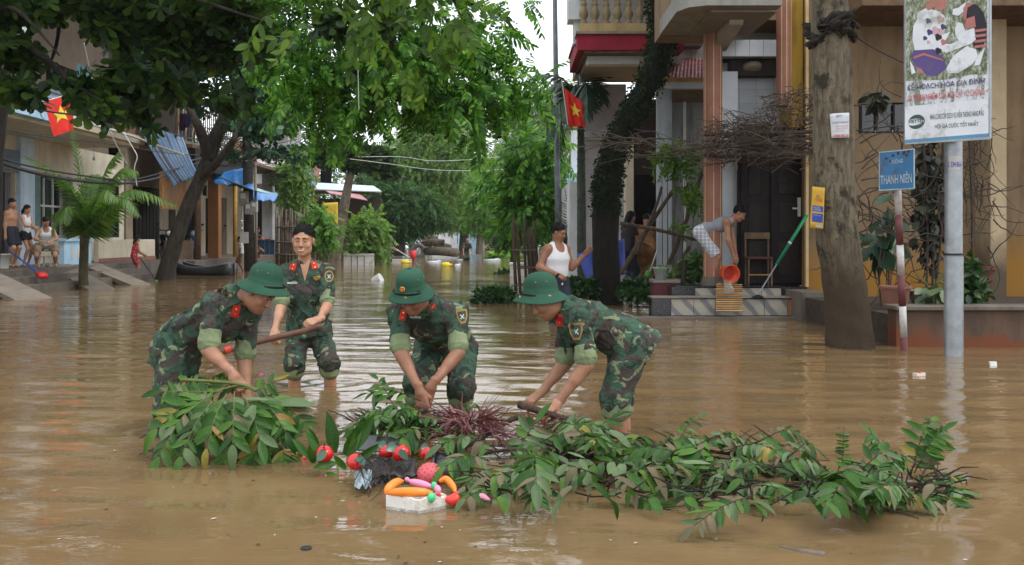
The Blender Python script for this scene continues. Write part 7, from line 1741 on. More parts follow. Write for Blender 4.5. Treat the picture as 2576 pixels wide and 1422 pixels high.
def mat_floral():
    t = NT('red_floral_cotton'); v = t.n('TexVoronoi'); v.inputs['Scale'].default_value = 16; t.l(t.coord(), v.inputs['Vector'])
    t.bsdf(t.ramp(v.outputs['Distance'], [(0.12, (0.62, 0.36, 0.12)), (0.3, (0.55, 0.05, 0.07)), (0.6, (0.36, 0.02, 0.05))]), 0.85); return t.m
PLAID, FLORAL = mat_plaid(), mat_floral()
def gpt(x, Y, z): return V((x - CX) / F * Y, Y, z)
LO = dict(vox=0.018, hvox=0.009, cloth_wr=0.004)
figure('person', 'bare-chested man in navy shorts standing at the left edge', pose(gpt(28, 24.3, .47), 1.66, (1, -0.25), 0, 0, ((.12, 0, -1), (.05, .15, -1)), ((.12, -.05, -1), (.05, .1, -1)), (.25, 0)), gpt(28, 24.3, .47), .98, SKIN2, None, ('shorts', NAVY, .85), 'short', face=False, seed=21, **LO)
figure('person', 'woman with ponytail, white sleeveless top and black shorts tending the seated man', pose(gpt(64, 24.6, .47), 1.52, (1, -0.2), .05, 0, ((.1, .2, -1), (.0, .8, -.3)), ((.15, .5, -.85), (0, 1, -.05)), (.3, 0)), gpt(64, 24.6, .47), .88, SKIN2, ('sleeveless', WHT), ('shorts', BLKC, .38), 'tail', face=False, seed=22, slim=.86, **LO)
J = pose(gpt(116, 24.6, .47), 1.66, (.45, -1), .35, .95, ((.3, .5, -.8), (-.5, .9, -.2)), ((.3, .5, -.8), (-.5, .9, -.2)), (.5, .2), 0, .20)
figure('person', 'man in white tank top squatting on a stool by the blue parapet', J, gpt(116, 24.6, .47), .96, SKIN2, ('tank', WHT), ('shorts', KHA, .7), 'short', face=False, seed=23, **LO)
figure('person', 'girl in a red floral dress sweeping at the water edge', pose(gpt(338, 28.2, .02), 1.22, (.8, .6), .18, 0, ((.1, .3, -1), (0, .9, -.5)), ((.1, .3, -1), (0, .9, -.5)), (.3, 0)), gpt(338, 28.2, .02), .72, SKIN2, ('dress', FLORAL), None, 'long', face=False, seed=24, slim=.9, **LO)
figure('person', 'small boy in white shirt and khaki shorts walking beside the utility pole', pose(gpt(606, 36, -.14), 1.36, (-.9, -.35), .1, 0, ((.1, .1, -1), (0, .3, -1)), ((.1, -.1, -1), (0, .2, -1)), (.1, 0), .14), gpt(606, 36, -.14), .78, SKIN3, ('tee', WHT), ('shorts', KHA, .85), 'short', face=False, seed=25, vox=.02, hvox=.011)
figure('person', 'person in brown sitting low behind the utility pole with bare arms and knees showing', pose(gpt(640, 37.6, .42), 1.6, (1, -.5), .5, .95, ((.2, .8, -.5), (0, 1, 0)), ((.2, .8, -.5), (0, 1, 0)), (.2, 0), 0, .16), gpt(640, 37.6, .42), .95, SKIN3, ('tee', BRNC), ('shorts', BRNC, .6), 'short', face=False, seed=26, vox=.022, hvox=.012)
figure('person', 'person in a white shirt standing behind the blue barrier', pose(gpt(677, 50.8, .1), 1.66, (.2, 1), .05, 0, ((.2, .5, -.6), (-.1, .8, .8)), ((.2, .5, -.6), (-.1, .8, .8))), gpt(677, 50.8, .1), .98, SKIN2, ('tee', mat_plain('pale_pink_cotton', (0.55, 0.45, 0.47), .85)), ('trousers', NAVY, 1.6), 'long', face=False, seed=27, vox=.024, hvox=.012)
J = pose(gpt(1398, 14.2, -.36), 1.74, (.62, -.75), .06, 0, ((.3, .15, -1), (.5, .55, .75)), ((.45, -.15, -.9), (-.45, .8, -.35)), (.28, .25))
figure('person', 'middle-aged man in a white tank top and dark trousers standing behind the right helmet', J, gpt(1398, 14.4, -.36), 1.0, SKIN3, ('tank', WHT), ('trousers', NAVY, 1.7), 'short', vox=.012, hvox=.006, seed=28, cloth_wr=.004, slim=1.2)
WT = J
J = pose(gpt(1782, 15.42, .447), 1.66, (.9, -.35), 1.05, .12, ((.05, .15, -1), (-.2, .25, -1)), ((.05, .1, -1), (-.25, .3, -1)), (.0, 0), .06, .09, .25)
figure('person', 'young man in grey vest and plaid shorts bending to empty an orange bucket', J, gpt(1782, 15.42, .447), .98, SKIN, ('sleeveless', GRYC), ('shorts', PLAID, .95), 'short', vox=.012, hvox=.006, seed=29, cloth_wr=.005)
GB = J
figure('person', 'woman in dark clothes working at the doorway right of the ivy trunk', pose(gpt(1578, 19.4, .1), 1.6, (.85, .5), .12, 0, ((.15, .4, -.9), (0, 1, -.3)), ((.15, .3, -.9), (0, 1, -.3)), (.3, 0)), gpt(1578, 19.4, .1), .92, SKIN3, ('tee', BRNC), ('trousers', NAVY, 1.7), 'long', face=False, seed=30, vox=.018, hvox=.01)
figure('person', 'person in tan clothes stooping in the dark doorway with a white-handled mop', pose(gpt(1625, 19.6, .15), 1.6, (.2, 1), .45, .1, ((.15, .4, -.9), (0, 1, -.3)), ((.15, .3, -.9), (0, 1, -.3)), (.5, 0)), gpt(1625, 19.6, .15), .95, SKIN3, ('tee', TANC), ('trousers', TANC, 1.3), 'short', face=False, seed=31, vox=.02, hvox=.011)
figure('person', 'child behind the areca palm left of the ivy trunk', pose(gpt(1480, 24, .1), 1.42, (-.4, -1), .1, 0), gpt(1480, 24, .1), .82, SKIN2, ('tee', TANC), ('shorts', NAVY, .8), 'short', face=False, seed=32, vox=.022, hvox=.012)
def far_soldier(label, x, Y, f, lean, arms, seed, hat=True):
    b = gpt(x, Y, -.36); J = pose(b, 1.68, f, lean, 0.05, arms, arms, (.1, 0)); M = frame_from(J['hf'], J['hu'])
    J['hem'] = []
    figure('soldier', label, J, b, 1.0, SKIN, None, ('trousers', CAMO, 1.4), 'crop', dict(c=J['head'] + V(0, 0, .02), f=J['hf'], u=J['hu'], strap=False) if hat else None, vox=.026, hvox=.014, group='soldiers clearing the far street', face=False, seed=seed)
    o = [c for c in bpy.data.objects if c.name.startswith('body') and c.parent and c.parent.get('label') == label][0]
    S = SDF(); g = 1.0; wd = (J['shr'] - J['shl']).normalized()
    S.cone(J['pel'], J['waist'], .14, .13, .05, wd, 1.36); S.cone(J['waist'], J['chest'], .13, .14, .05, wd, 1.36); S.cone(J['chest'], J['neck'], .14, .08, .05, wd, 1.4)
    for s in 'lr': S.cone(J['sh' + s], J['sh' + s].lerp(J['el' + s], .9), .075, .065, .04, None, 1, 1)
    v, q = S.mesh(.02, .004, 1, seed); link('jacket', npmesh('jacket', v, q), CAMO, o.parent)
    return J
a1 = ((.1, .6, -.8), (-.2, 1, -.4))
SA = far_soldier('distant helmeted soldier pushing a red-bladed pole beside the floating foam box', 972, 47.5, (1, -.3), .35, a1, 51)
far_soldier('distant soldier bent over litter in mid street', 1172, 52.5, (.3, -1), .75, ((.2, .4, -.9), (.1, .4, -.9)), 52, False)
far_soldier('distant bareheaded soldier standing left of another near the bamboo cage', 1258, 64, (-.6, -1), .25, a1, 53, False)
far_soldier('distant helmeted soldier standing right of another near the bamboo cage', 1287, 64, (.3, -1), .1, a1, 54)
figure('person', 'distant figure in red wading at the street bend', pose(gpt(1235, 95, -.36), 1.65, (1, -.4), .2), gpt(1235, 95, -.36), 1.0, SKIN, ('tee', mat_plain('dull_red_cotton', (0.3, 0.06, 0.05), .85)), ('shorts', BRNC, .8), 'short', face=False, seed=33, vox=.035, hvox=.02)
print('people', time.time() - T0)

# ------------------------------------------------------------------ things the people use
def rod(name, label, cat, a, b, r, mat, parts=(), group=None):
    a, b = Vector(a), Vector(b); t = thing(name, label, cat, b, group); MB().tube([a, b], r, 8).build('handle', mat, t, smooth=True)
    for nm, m, mt in parts: m.build(nm, mt, t, smooth=True)
    return t
BLUEP = mat_plain('blue_plastic', (0.03, 0.10, 0.42), 0.35, 0.15); REDP = mat_plain('red_plastic', (0.62, 0.03, 0.03), 0.35, 0.15); GREENP = mat_plain('green_plastic', (0.01, 0.20, 0.09), 0.4, 0.15); ORANGEP = mat_plain('orange_plastic', (0.72, 0.085, 0.02), 0.35, 0.15)
a, b = P(24, 632, 23.5), P(105, 692, 22.0)
rod('squeegee', 'blue-handled brush with a red head leaning down the left steps', 'brush', a, b, .022, BLUEP, [('head', MB().obox(b, b - a, V(1, 1, 0), V(0, 0, 1), .13, .09, .05), REDP)])
a, b = P(352, 648, 28.1), P(392, 705, 27.6)
m = MB()
for i in range(26): m.tube([b, b + V(rnd(-.18, .22), rnd(-.1, .1), -.08 - rnd(0, .14))], [.012, .006], 4)
rod('broom', 'broom with green bristles swept by the girl in red', 'broom', a, b, .014, IRON, [('bristles', m, mat_plain('bright_green_bristle', (0.10, 0.33, 0.04), .6))])
a, b = P(2030, 541, 14.9), P(1907, 742, 14.85)
t = rod('mop', 'mop with green grip and steel shaft propped beside the dark door', 'mop', a, a.lerp(b, .62), .026, GREENP); MB().tube([a.lerp(b, .622), b], .011, 8).build('shaft', STEEL, t)
MB().tube([a.lerp(b, .34), a.lerp(b, .36)], .03, 8).build('collar', METALW, t); m = MB()
for i in range(60): aa = rnd(0, 6.28); m.tube([b, b + V(math.cos(aa) * .05, math.sin(aa) * .05, -.02), b + V(math.cos(aa) * rnd(.06, .13) - .02, math.sin(aa) * .07, -.045)], [.008, .008, .006], 4)
m.build('mop_head', BLKC, t)
a, b = P(1662, 605, 19.2), P(1632, 690, 19.1); t = rod('mop', 'white-handled mop with green head in the dark doorway', 'mop', P(1668, 590, 19.2), b, .016, METALW, [('mop_head', MB().ell(b + V(-.02, 0, -.02), (.06, .05, .10), 10, 8), mat_plain('lime_mop', (0.10, 0.38, 0.04), .7))])
def bucket(label, c, ax, r, h, mat, tilt=None, name='bucket', wall_=.06):
    c = Vector(c); t = thing(name, label, 'bucket', c)
    MB().lathe(c, [(r * .72, 0), (r, h), (r * 1.07, h), (r * 1.07, h * .95), (r * 1.0, h * .94), (r * .94, h * .98), (r * .67, .02)], 24, ax, cap=False).build('shell', mat, t, smooth=True)
    MB().lathe(c, [(r * .70, .004), (r * .70, .02)], 24, ax).build('bottom', mat, t)
    return t
wr_ = (GB['wrr'] + GB['wrl']) / 2
bc = P(1818, 690, 15.05); bx = V(.42, -.75, .02).normalized()
t = bucket('orange bucket tipped out by the young man on the porch', P(1824, 684, 15.2), V(.18, -.95, -.12), .132, .24, ORANGEP)
MB().lathe(P(1824, 684, 15.2) + V(.22, -.95, -.12).normalized() * .06, [(.098, 0), (.098, .02)], 20, V(.22, -.95, -.12)).build('suds', mat_plain('murky_pink_water', (0.45, 0.10, 0.10), .2), t)
bucket('white and yellow paint bucket behind the young man', P(1806, 712, 15.55) + V(-.1, .02, 0), V(0, 0, 1), .11, .22, mat_plain('white_yellow_bucket', (0.55, 0.45, 0.3), .5))
bucket('white plastic bucket beside the bare-chested man', gpt(8, 23.6, .47), V(0, 0, 1), .16, .34, METALW)
def poured():
    g = []; a = P(1828, 706, 14.90)
    for i in range(7):
        u = i / 6; p = a + V(.01 * u, -.12 * u, -.18 * u * u); w = .03 + .05 * u; g.append([p + V(-w, .01 * math.sin(i), 0), p + V(0, -.015, 0), p + V(w, .01 * math.cos(i * 2), 0)])
    t = NT('pouring_water'); t.bsdf((0.16, 0.12, 0.08), .05, t.noise(t.coord(), 40, 4), .6, .02, .6); tag(MB().sheet(g).build('poured_water', t.m, None, a, smooth=True), 'sheet of dirty water falling from the orange bucket', 'water')
poured()
def slat_mat():
    a, b = P(1833, 722, 15.12), P(1833, 787, 14.62); t = thing('slatted_mat', 'wooden slatted mat laid down the tiled steps', 'mat', b); n = 13
    for i in range(n):
        p = a.lerp(b, i / (n - 1)); o = MB().obox(p + V(0, -.03, .03), V(1, 0, 0), b - a, (b - a).cross(V(1, 0, 0)), .197, .014, .008).build('slat', WOOD if i % 2 else BAMB, t)
    for x in (-.12, .12): MB().tube([a + V(x, -.02, .015), b + V(x, -.02, .015)], .007, 5).build('cord', IRON, t)
slat_mat()
def chair():
    c = P(1905, 690, 15.62); t = thing('chair', 'small wooden chair with red seat in front of the dark door', 'chair', (c.x, c.y, .446)); x0, x1, y0, y1 = c.x - .2, c.x + .2, 15.42, 15.66
    MB().box((x0, y0, .86), (x1, y1, .90), .01).build('seat', mat_plain('dull_red_seat', (0.07, 0.02, 0.018), .6), t)
    for x in (x0 + .02, x1 - .02):
        for y in (y0 + .02, y1 - .02): MB().tube([(x, y, .447), (x * .98 + c.x * .02, y, .86)], .014, 7).build('leg', WOODD, t)
    for x in (x0 + .02, x1 - .02): MB().tube([(x, y1 - .02, .9), (x, y1, 1.28)], .014, 7).build('back_post', WOODD, t)
    MB().box((x0, y1 - .03, 1.18), (x1, y1 - .01, 1.28)).build('back_rail', WOODD, t); MB().tube([(x0 + .02, y0 + .02, .62), (x1 - .02, y0 + .02, .62)], .01, 6).build('stretcher', WOOD, t)
chair()
c = WT['wrr'] + V(.03, -.09, -.02); o = MB().obox(c, V(.5, -.3, .6), V(0, 1, 0), V(1, 0, 0), .035, .012, .02).build('pipe', BLKC, None, c); tag(o, 'small black object in the hand of the man in the white tank top', 'pipe')

# ------------------------------------------------------------------ signs
class Board:
    """flat sign through three sheet points with given depths"""
    def __init__(s, bl, br, tl_y):
        s.o = P(*bl); e = P(*br) - s.o; s.u = V(e.x, e.y, 0).normalized(); s.w = V(e.x, e.y, 0).length; s.n = V(s.u.y, -s.u.x, 0); s.up = V(0, 0, 1)
        if s.n.y > 0: s.n = -s.n
        s.h = P(bl[0], tl_y, bl[2]).z - s.o.z
    def at(s, x, y, off=0.0):
        d = P(x, y, 1) - CAMP; k = (s.o - CAMP).dot(s.n) / d.dot(s.n); return CAMP + d * k + s.n * off
    def q(s, a, b, off=0.0): return s.o + s.u * (a * s.w) + s.up * (b * s.h) + s.n * off
def inked(name, col, rough=.6, grime=0.55):
    return mat_plain(name, col, rough, .08, 4, .3, 0, .05, 30, None, (0.16, 0.17, 0.09), 3.2) if grime else mat_plain(name, col, rough, .08)
def billboard():
    B = Board((2276, 361, 10.15), (2489, 348, 9.62), -120)
    t = thing('billboard', 'tall mildewed family-planning billboard on the steel pole', 'billboard', B.q(.55, 0) - V(0, 0, 0))
    t.location = (B.q(.55, 0).x, B.q(.55, 0).y, 0)
    def mold():
        m = NT('mildewed_print'); c = m.coord((1.6, 1.6, .35)); n = m.noise(c, 5, 6, .75, .5); n2 = m.noise(m.coord(), 34, 5, .7)
        cc = m.mix(m.ramp(m.math('MULTIPLY', n, m.math('ADD', n2, .55)), [(.50, 0.0), (.60, .85)]), (0.60, 0.63, 0.68), (0.11, 0.12, 0.055)); m.bsdf(cc, .4, None, spec=.4); return m.m
    def moldg():
        m = NT('mildewed_green_print'); n = m.noise(m.coord((1, 1, .5)), 30, 6, .75); m.bsdf(m.ramp(n, [(.42, (0.07, 0.08, 0.03)), (.56, (0.28, 0.31, 0.22)), (.66, (0.55, 0.58, 0.62))]), .4); return m.m
    panel = MB().obox(B.q(.5, .5, -.02), B.u, B.n, B.up, B.w / 2, .018, B.h / 2).build('panel', mold(), t)
    fr = MB()
    for a, b in (((0, 0), (1, 0)), ((1, 0), (1, 1)), ((0, 0), (0, 1)), ((0, 1), (1, 1))): fr.bar(B.q(*a, -.012), B.q(*b, -.012), .03, .022)
    fr.build('frame', STEEL, t)
    def shape(name, pts, mat, layer): MB().prism([B.at(1931 + x * .3335, y * .3335, .001 + .0022 * layer) for x, y in pts], B.n * .0015).build(name, mat, panel)
    WH = inked('print_white', (0.66, 0.69, 0.74)); PU = inked('print_purple', (0.10, 0.07, 0.22)); DK = inked('print_black', (0.025, 0.02, 0.03)); SA = inked('print_salmon', (0.42, 0.16, 0.14)); PK = inked('print_pink', (0.55, 0.36, 0.40)); NV = inked('print_navy', (0.05, 0.05, 0.14)); BL = inked('print_blue', (0.10, 0.27, 0.46)); RD = inked('print_red', (0.55, 0.12, 0.13)); GN = inked('print_dark_green', (0.05, 0.09, 0.08)); MG = moldg()
    shape('picture_ground', [(1045, -420), (1655, -480), (1655, 560), (1540, 560), (1350, 600), (1045, 610)], MG, 0)
    shape('left_skirt', [(1100, 380), (1250, 372), (1330, 440), (1352, 510), (1300, 560), (1240, 578), (1160, 550), (1110, 500), (1088, 440)], PU, 1)
    shape('left_foot', [(1075, 455), (1100, 500), (1118, 550), (1088, 562)], WH, 2)
    shape('skirt_band', [(1100, 430), (1180, 400), (1320, 448), (1330, 462), (1180, 418), (1105, 445)], SA, 2); shape('skirt_hem', [(1110, 500), (1160, 520), (1190, 560), (1230, 577), (1160, 552)], SA, 2)
    shape('left_body', [(1130, 100), (1200, 60), (1300, 90), (1335, 120), (1352, 200), (1322, 262), (1380, 240), (1330, 330), (1408, 335), (1345, 396), (1240, 372), (1112, 381), (1094, 300), (1100, 200), (1128, 150)], WH, 1)
    shape('turban', [(1192, 25), (1240, -10), (1340, -10), (1352, 50), (1300, 92), (1262, 52), (1212, 82), (1190, 50)], SA, 2)
    for x, y, r, m in ((1305, 150, 28, PK), (1270, 232, 30, PK), (1312, 243, 24, PK), (1215, 160, 20, NV), (1225, 245, 22, NV), (1290, 282, 26, DK), (1328, 205, 22, NV), (1190, 290, 16, NV), (1290, 385, 24, DK), (1330, 320, 22, SA), (1215, 320, 14, PK)): shape('flower', [(x + r * (1 + .25 * math.sin(k * 2.4)) * math.cos(k * .628), y + r * (1 + .25 * math.cos(k * 1.9)) * math.sin(k * .628)) for k in range(10)], m, 2)
    shape('right_body', [(1480, 60), (1520, 20), (1585, 40), (1632, 100), (1656, 200), (1650, 300), (1600, 392), (1550, 340), (1570, 250), (1560, 205), (1500, 218), (1480, 120)], DK, 2)
    shape('right_collar', [(1478, 60), (1520, 20), (1560, 30), (1510, 60), (1492, 200), (1480, 130)], SA, 3); shape('sleeve_band', [(1482, 150), (1562, 122), (1574, 205), (1497, 220)], SA, 3)
    for k in range(4): shape('stripe', [(1566, 226 + k * 40), (1654, 214 + k * 40), (1652, 234 + k * 40), (1560, 246 + k * 40)], SA, 3)
    shape('right_face', [(1400, 70), (1440, 60), (1500, 15), (1480, 90), (1440, 120), (1395, 110)], WH, 2)
    shape('right_arm', [(1416, 210), (1440, 168), (1474, 180), (1494, 236), (1560, 212), (1572, 300), (1540, 330), (1350, 402), (1308, 372), (1440, 305), (1418, 262)], WH, 3)
    shape('right_leg', [(1350, 520), (1400, 425), (1500, 352), (1572, 372), (1592, 430), (1540, 492), (1440, 552), (1368, 556)], WH, 3); shape('right_foot', [(1575, 440), (1642, 360), (1604, 490), (1560, 500)], WH, 3)
    def line(txt, x0, y0, x1, y1, hpx, mat, bold=0.0, l=1):
        a, b = B.at(1931 + x0 * .3335, y0 * .3335, .009), B.at(1931 + x1 * .3335, y1 * .3335, .009); c = (a + b) / 2; lettering(txt, c, B.u, V(0, 0, 1), (b - a).length, hpx * .3335 / F * c.y, mat, panel, 'lettering', bold)
    line('KẾ HOẠCH HÓA GIA ĐÌNH', 1058, 660, 1638, 604, 74, NV, .012); line('LÀ TRÁCH NHIỆM CỦA MỌI CẶP VỢ CHỒNG', 1060, 742, 1636, 682, 84, RD, .012)
    shape('lower_field', [(1036, 806), (1668, 744), (1668, 1006), (1036, 1056)], WH, 1); shape('blue_strip', [(1036, 1056), (1668, 1006), (1668, 1030), (1036, 1082)], BL, 1)
    E = lambda x, y: B.at(1931 + x * .3335, y * .3335, .006)
    def arc(top):
        pts = []
        for k in range(13):
            a = math.pi * k / 12; pts.append((1125 + 62 * math.cos(a), 920 - 8 * math.cos(a) + (-54 if top else 54) * math.sin(a)))
        for k in range(12, -1, -1):
            a = math.pi * k / 12; pts.append((1125 + 62 * math.cos(a), 920 - 8 * math.cos(a) + (-24 if top else 24) * math.sin(a) + 8 * math.cos(a) * (1 if top else -1)))
        return pts
    shape('logo_arc', arc(True), GN, 2); shape('logo_arc', arc(False), GN, 2); line('VIETTEL', 1064, 922, 1182, 910, 26, GN, .02)
    line('NHÀ CUNG CẤP DỊCH VỤ VIỄN THÔNG HÀNG ĐẦU', 1228, 884, 1632, 842, 74, GN, .006); line('VỚI GIÁ CƯỚC TỐT NHẤT', 1264, 952, 1592, 924, 46, GN, .01)
    x, y = 2400, 10.0; b = Wp(2399, 897); st = MB().tube([(b.x, b.y, -.4), (b.x, b.y, P(2399, 645, b.y).z)], .093, 24).auto('pole', STEEL, t); st2 = MB().tube([(b.x, b.y, P(2399, 645, b.y).z + .002), (b.x - .005, b.y, 3.6)], .085, 24).auto('pole', STEEL, t)
    MB().tube([(b.x, b.y, P(2399, 640, b.y).z - .01), (b.x, b.y, P(2399, 640, b.y).z + .01)], .098, 24).build('joint_ring', IRON, st)
    for z in (2.5, 3.3): MB().bar(V(b.x - .12, b.y - .1, z), V(b.x + .12, b.y - .1, z), .04, .04).build('bracket', IRON, st2)
    p = V(b.x, b.y, P(2393, 412, b.y).z); g = [[p + V(math.sin(a) * .0885, -math.cos(a) * .0885, z) for a in np.linspace(-.95, .25, 9)] for z in (-.068, .068)]
    sk = MB().sheet(g).build('sticker', TAGW, st2); me = lettering('2 334 866', p + V(-.028, -.0905, -.012), V(.95, -.3, 0), V(0, 0, 1), .125, .055, inked('violet_ink', (0.08, 0.04, 0.35), .6, 0), sk, 'lettering', .01)
billboard()
def street_sign():
    B = Board((2212, 479, 10.45), (2298, 468, 10.05), 384); t = thing('street_sign', 'rusting blue street name sign on a red and white banded post', 'street sign', Wp(2275, 881))
    BL = mat_plain('sign_blue_enamel', (0.04, 0.16, 0.33), .45, .12, 5, .4, 0, .05, 30, None, (0.10, 0.06, 0.05), 7)
    p = MB().obox(B.q(.5, .5, -.008), B.u, B.n, B.up, B.w / 2, .008, B.h / 2).build('panel', BL, t); e = MB()
    for a, b in (((0, 0), (1, 0)), ((1, 0), (1, 1)), ((0, 0), (0, 1)), ((0, 1), (1, 1))): e.bar(B.q(*a, -.006), B.q(*b, -.006), .02, .012)
    e.build('edge', mat_plain('pale_blue_edge', (0.30, 0.42, 0.50), .5), p)
    LT = mat_plain('weathered_white_letters', (0.36, 0.45, 0.52), .6, .3, 20)
    lettering('ĐƯỜNG', B.q(.52, .74, .003), B.u, B.up, B.w * .36, B.h * .13, LT, p, 'lettering', .02); lettering('THANH NIÊN', B.q(.5, .30, .003), B.u, B.up, B.w * .92, B.h * .30, LT, p, 'lettering', .01)
    RU = mat_plain('rust', (0.06, 0.03, 0.025), .8)
    for k in range(9): c = B.q(rnd(.05, .95), rnd(.86, .97) - (.12 if k in (0, 8) else 0), .002); MB().lathe(c, [(rnd(.008, .02), 0), (.006, .002)], 9, B.n).build('rust_spot', RU, p)
    a, b = P(2258, 470, 10.42), Wp(2275, 881); ys = (479, 540, 616, 693, 770, 849, 930); top = P(2256, 400, 10.42)
    MB().tube([top, P(2258, 479, 10.42)], .036, 16).build('post_band', mat_plain('post_white', (0.52, 0.50, 0.50), .6, .2, 10, .3, 0, .2, 30, None, (0.3, 0.24, 0.2), 6), t, smooth=True)
    for i in range(6):
        f = lambda y: P(2258 + (y - 479) / 402 * 17, y, lerp(10.42, b.y, (y - 479) / 402))
        MB().tube([f(ys[i]), f(ys[i + 1] - .3)], .037, 16).build('post_band', MATS['post_white'] if i % 2 == 0 else mat_plain('post_maroon', (0.13, 0.04, 0.045), .6, .25, 10), t, smooth=True)
street_sign()
def sheet_sign(name, label, cat, corners, mat, lines, group=None, th=.004, extra=(), bow=.0):
    a, b, c, d = [P(*p) for p in corners]       # tl, tr, br, bl
    t = thing(name, label, cat, (a + b + c + d) / 4, group); n = (b - a).cross(d - a).normalized(); n = -n if n.y > 0 else n
    g = [[a.lerp(b, j / 8).lerp(d.lerp(c, j / 8), i / 8) + n * bow * math.sin(math.pi * j / 8) for j in range(9)] for i in range(9)]
    o = MB().sheet(g).build('sheet', mat, t, smooth=True); o.modifiers.new('thickness', 'SOLIDIFY').thickness = th
    ax = (b - a).normalized(); up = (a - d).normalized(); w, h = (b - a).length, (a - d).length
    at = lambda u, v, off: a.lerp(b, u).lerp(d.lerp(c, u), v) + n * (off + bow)
    for (u0, v0, u1, v1, m, off) in extra: MB().prism([at(u0, v0, off), at(u1, v0, off), at(u1, v1, off), at(u0, v1, off)], n * .001).build('print_block', m, o)
    for txt, u, v, tw, thh, m in lines: lettering(txt, at(u, v, .0045 + .002), ax, up, tw * w, thh * h, m, o, 'lettering', .01)
I_B, I_O, I_G, I_R = [mat_plain(n, c, .6, .1) for n, c in (('ink_blue', (0.04, 0.08, 0.35)), ('ink_orange', (0.6, 0.22, 0.05)), ('ink_green', (0.08, 0.35, 0.12)), ('ink_red', (0.55, 0.05, 0.03)))]
sheet_sign('paper_notice', 'white printed internet advert nailed to the grey trunk', 'notice', [(2087, 287, 10.715), (2136, 284, 10.715), (2136, 347, 10.715), (2092, 348, 10.715)], mat_plain('poster_paper', (0.55, 0.57, 0.60), .7, .08), [('F', .34, .13, .08, .10, I_B), ('P', .44, .12, .08, .10, I_O), ('T', .54, .13, .08, .10, I_G), ('LẮP ĐẶT INTERNET', .5, .37, .86, .12, I_B), ('MIỄN PHÍ MODEM', .55, .52, .62, .07, I_O), ('ĐĂNG KÝ NGAY', .56, .62, .6, .07, I_O), ('0948 765 567', .55, .91, .84, .12, I_R)], None, .003, ((.03, .72, .7, .73, I_B, .003),), .028)
sheet_sign('hanging_banner', 'narrow yellow and blue cloth banner hung beside the grey trunk', 'banner', [(2044, 469, 10.85), (2075, 473, 10.7), (2071, 577, 10.7), (2037, 573, 10.85)], mat_plain('banner_yellow', (0.60, 0.36, 0.04), .7, .12), [('2G', .5, .22, .25, .06, I_B), ('HOTLINE', .6, .31, .6, .08, I_R), ('ADSL', .5, .50, .6, .06, TAGW), ('INTERNET', .55, .56, .6, .04, TAGW), ('KHUYẾN MẠI', .5, .68, .7, .04, TAGW)], None, .003, ((.14, .45, .96, .85, I_B, .003), (.12, .60, .96, .635, mat_plain('banner_stripe', (0.6, 0.36, 0.04), .7), .0045), (.45, .91, .95, .97, TAGW, .003)))
sheet_sign('shop_banner', 'yellow shop banner with red and green lettering above the lime shrub', 'banner', [(812, 511, 47), (850, 509, 47), (850, 566, 47), (814, 562, 47)], mat_plain('shop_yellow', (0.65, 0.45, 0.05), .7, .1), [('CỬA CUỐN', .5, .14, .88, .12, I_R), ('NHÔM KÍNH', .5, .37, .9, .12, I_G), ('TỦ, GIƯỜNG', .5, .58, .9, .11, I_R), ('ĐT 0351 6030', .5, .78, .9, .11, I_B)], None, .02, ((.0, .28, 1, .47, mat_plain('pale_green_ground', (0.45, 0.5, 0.1), .7), .003), (.0, .68, 1, .9, mat_plain('pale_blue_ground', (0.3, 0.45, 0.55), .7), .003), (.6, .92, 1, 1, I_R, .004)))
def flag(label, corners, pole, star=True, name='flag'):
    a, b, c, d = [P(*p) for p in corners]; t = thing(name, label, 'flag', a, 'red flags with yellow star'); n = (b - a).cross(d - a).normalized(); n = -n if n.y > 0 else n
    at = lambda u, v: a.lerp(b, u).lerp(d.lerp(c, u), v) + n * (.03 * math.sin(u * 9 + v * 2) + .02 * math.sin(u * 17 - v * 3)) * (.3 + v)
    MB().sheet([[at(j / 24, i / 24) for j in range(25)] for i in range(25)]).build('cloth', mat_plain('flag_red', (0.62, 0.025, 0.015), .7, .12, 3, .3), t, smooth=True)
    if star:
        for k in range(5):
            def pt(ang, r): return (.5 + r * math.sin(ang) * .95, .48 - r * math.cos(ang) * .72)
            t0 = k * 2 * math.pi / 5; tri = [pt(t0, .36), pt(t0 + .628, .14), (.5, .48), pt(t0 - .628, .14)]
            g = [[Vector(tri[0]).lerp(Vector(tri[1]), j / 6).lerp(Vector(tri[3]).lerp(Vector(tri[2]), j / 6), i / 6) for j in range(7)] for i in range(7)]
            MB().sheet([[at(q.x, q.y) + n * .012 for q in row] for row in g]).build('star_point', mat_plain('flag_yellow', (0.75, 0.55, 0.05), .7, .1), t, smooth=True)
    MB().tube([P(*pole[0]), P(*pole[1])], .012, 8).build('flag_pole', METALW, t)
flag('red flag with a yellow star hanging from the blue balcony', [(111, 255, 21.6), (184, 236, 22.4), (186, 326, 22.3), (133, 345, 21.6)], [(108, 256, 21.58), (188, 234, 22.45)])
flag('red flag half hidden behind the areca palm fronds', [(1420, 222, 20.0), (1466, 258, 20.0), (1474, 320, 20.0), (1430, 318, 20.0)], [(1413, 200, 20.05), (1438, 380, 20.05)])

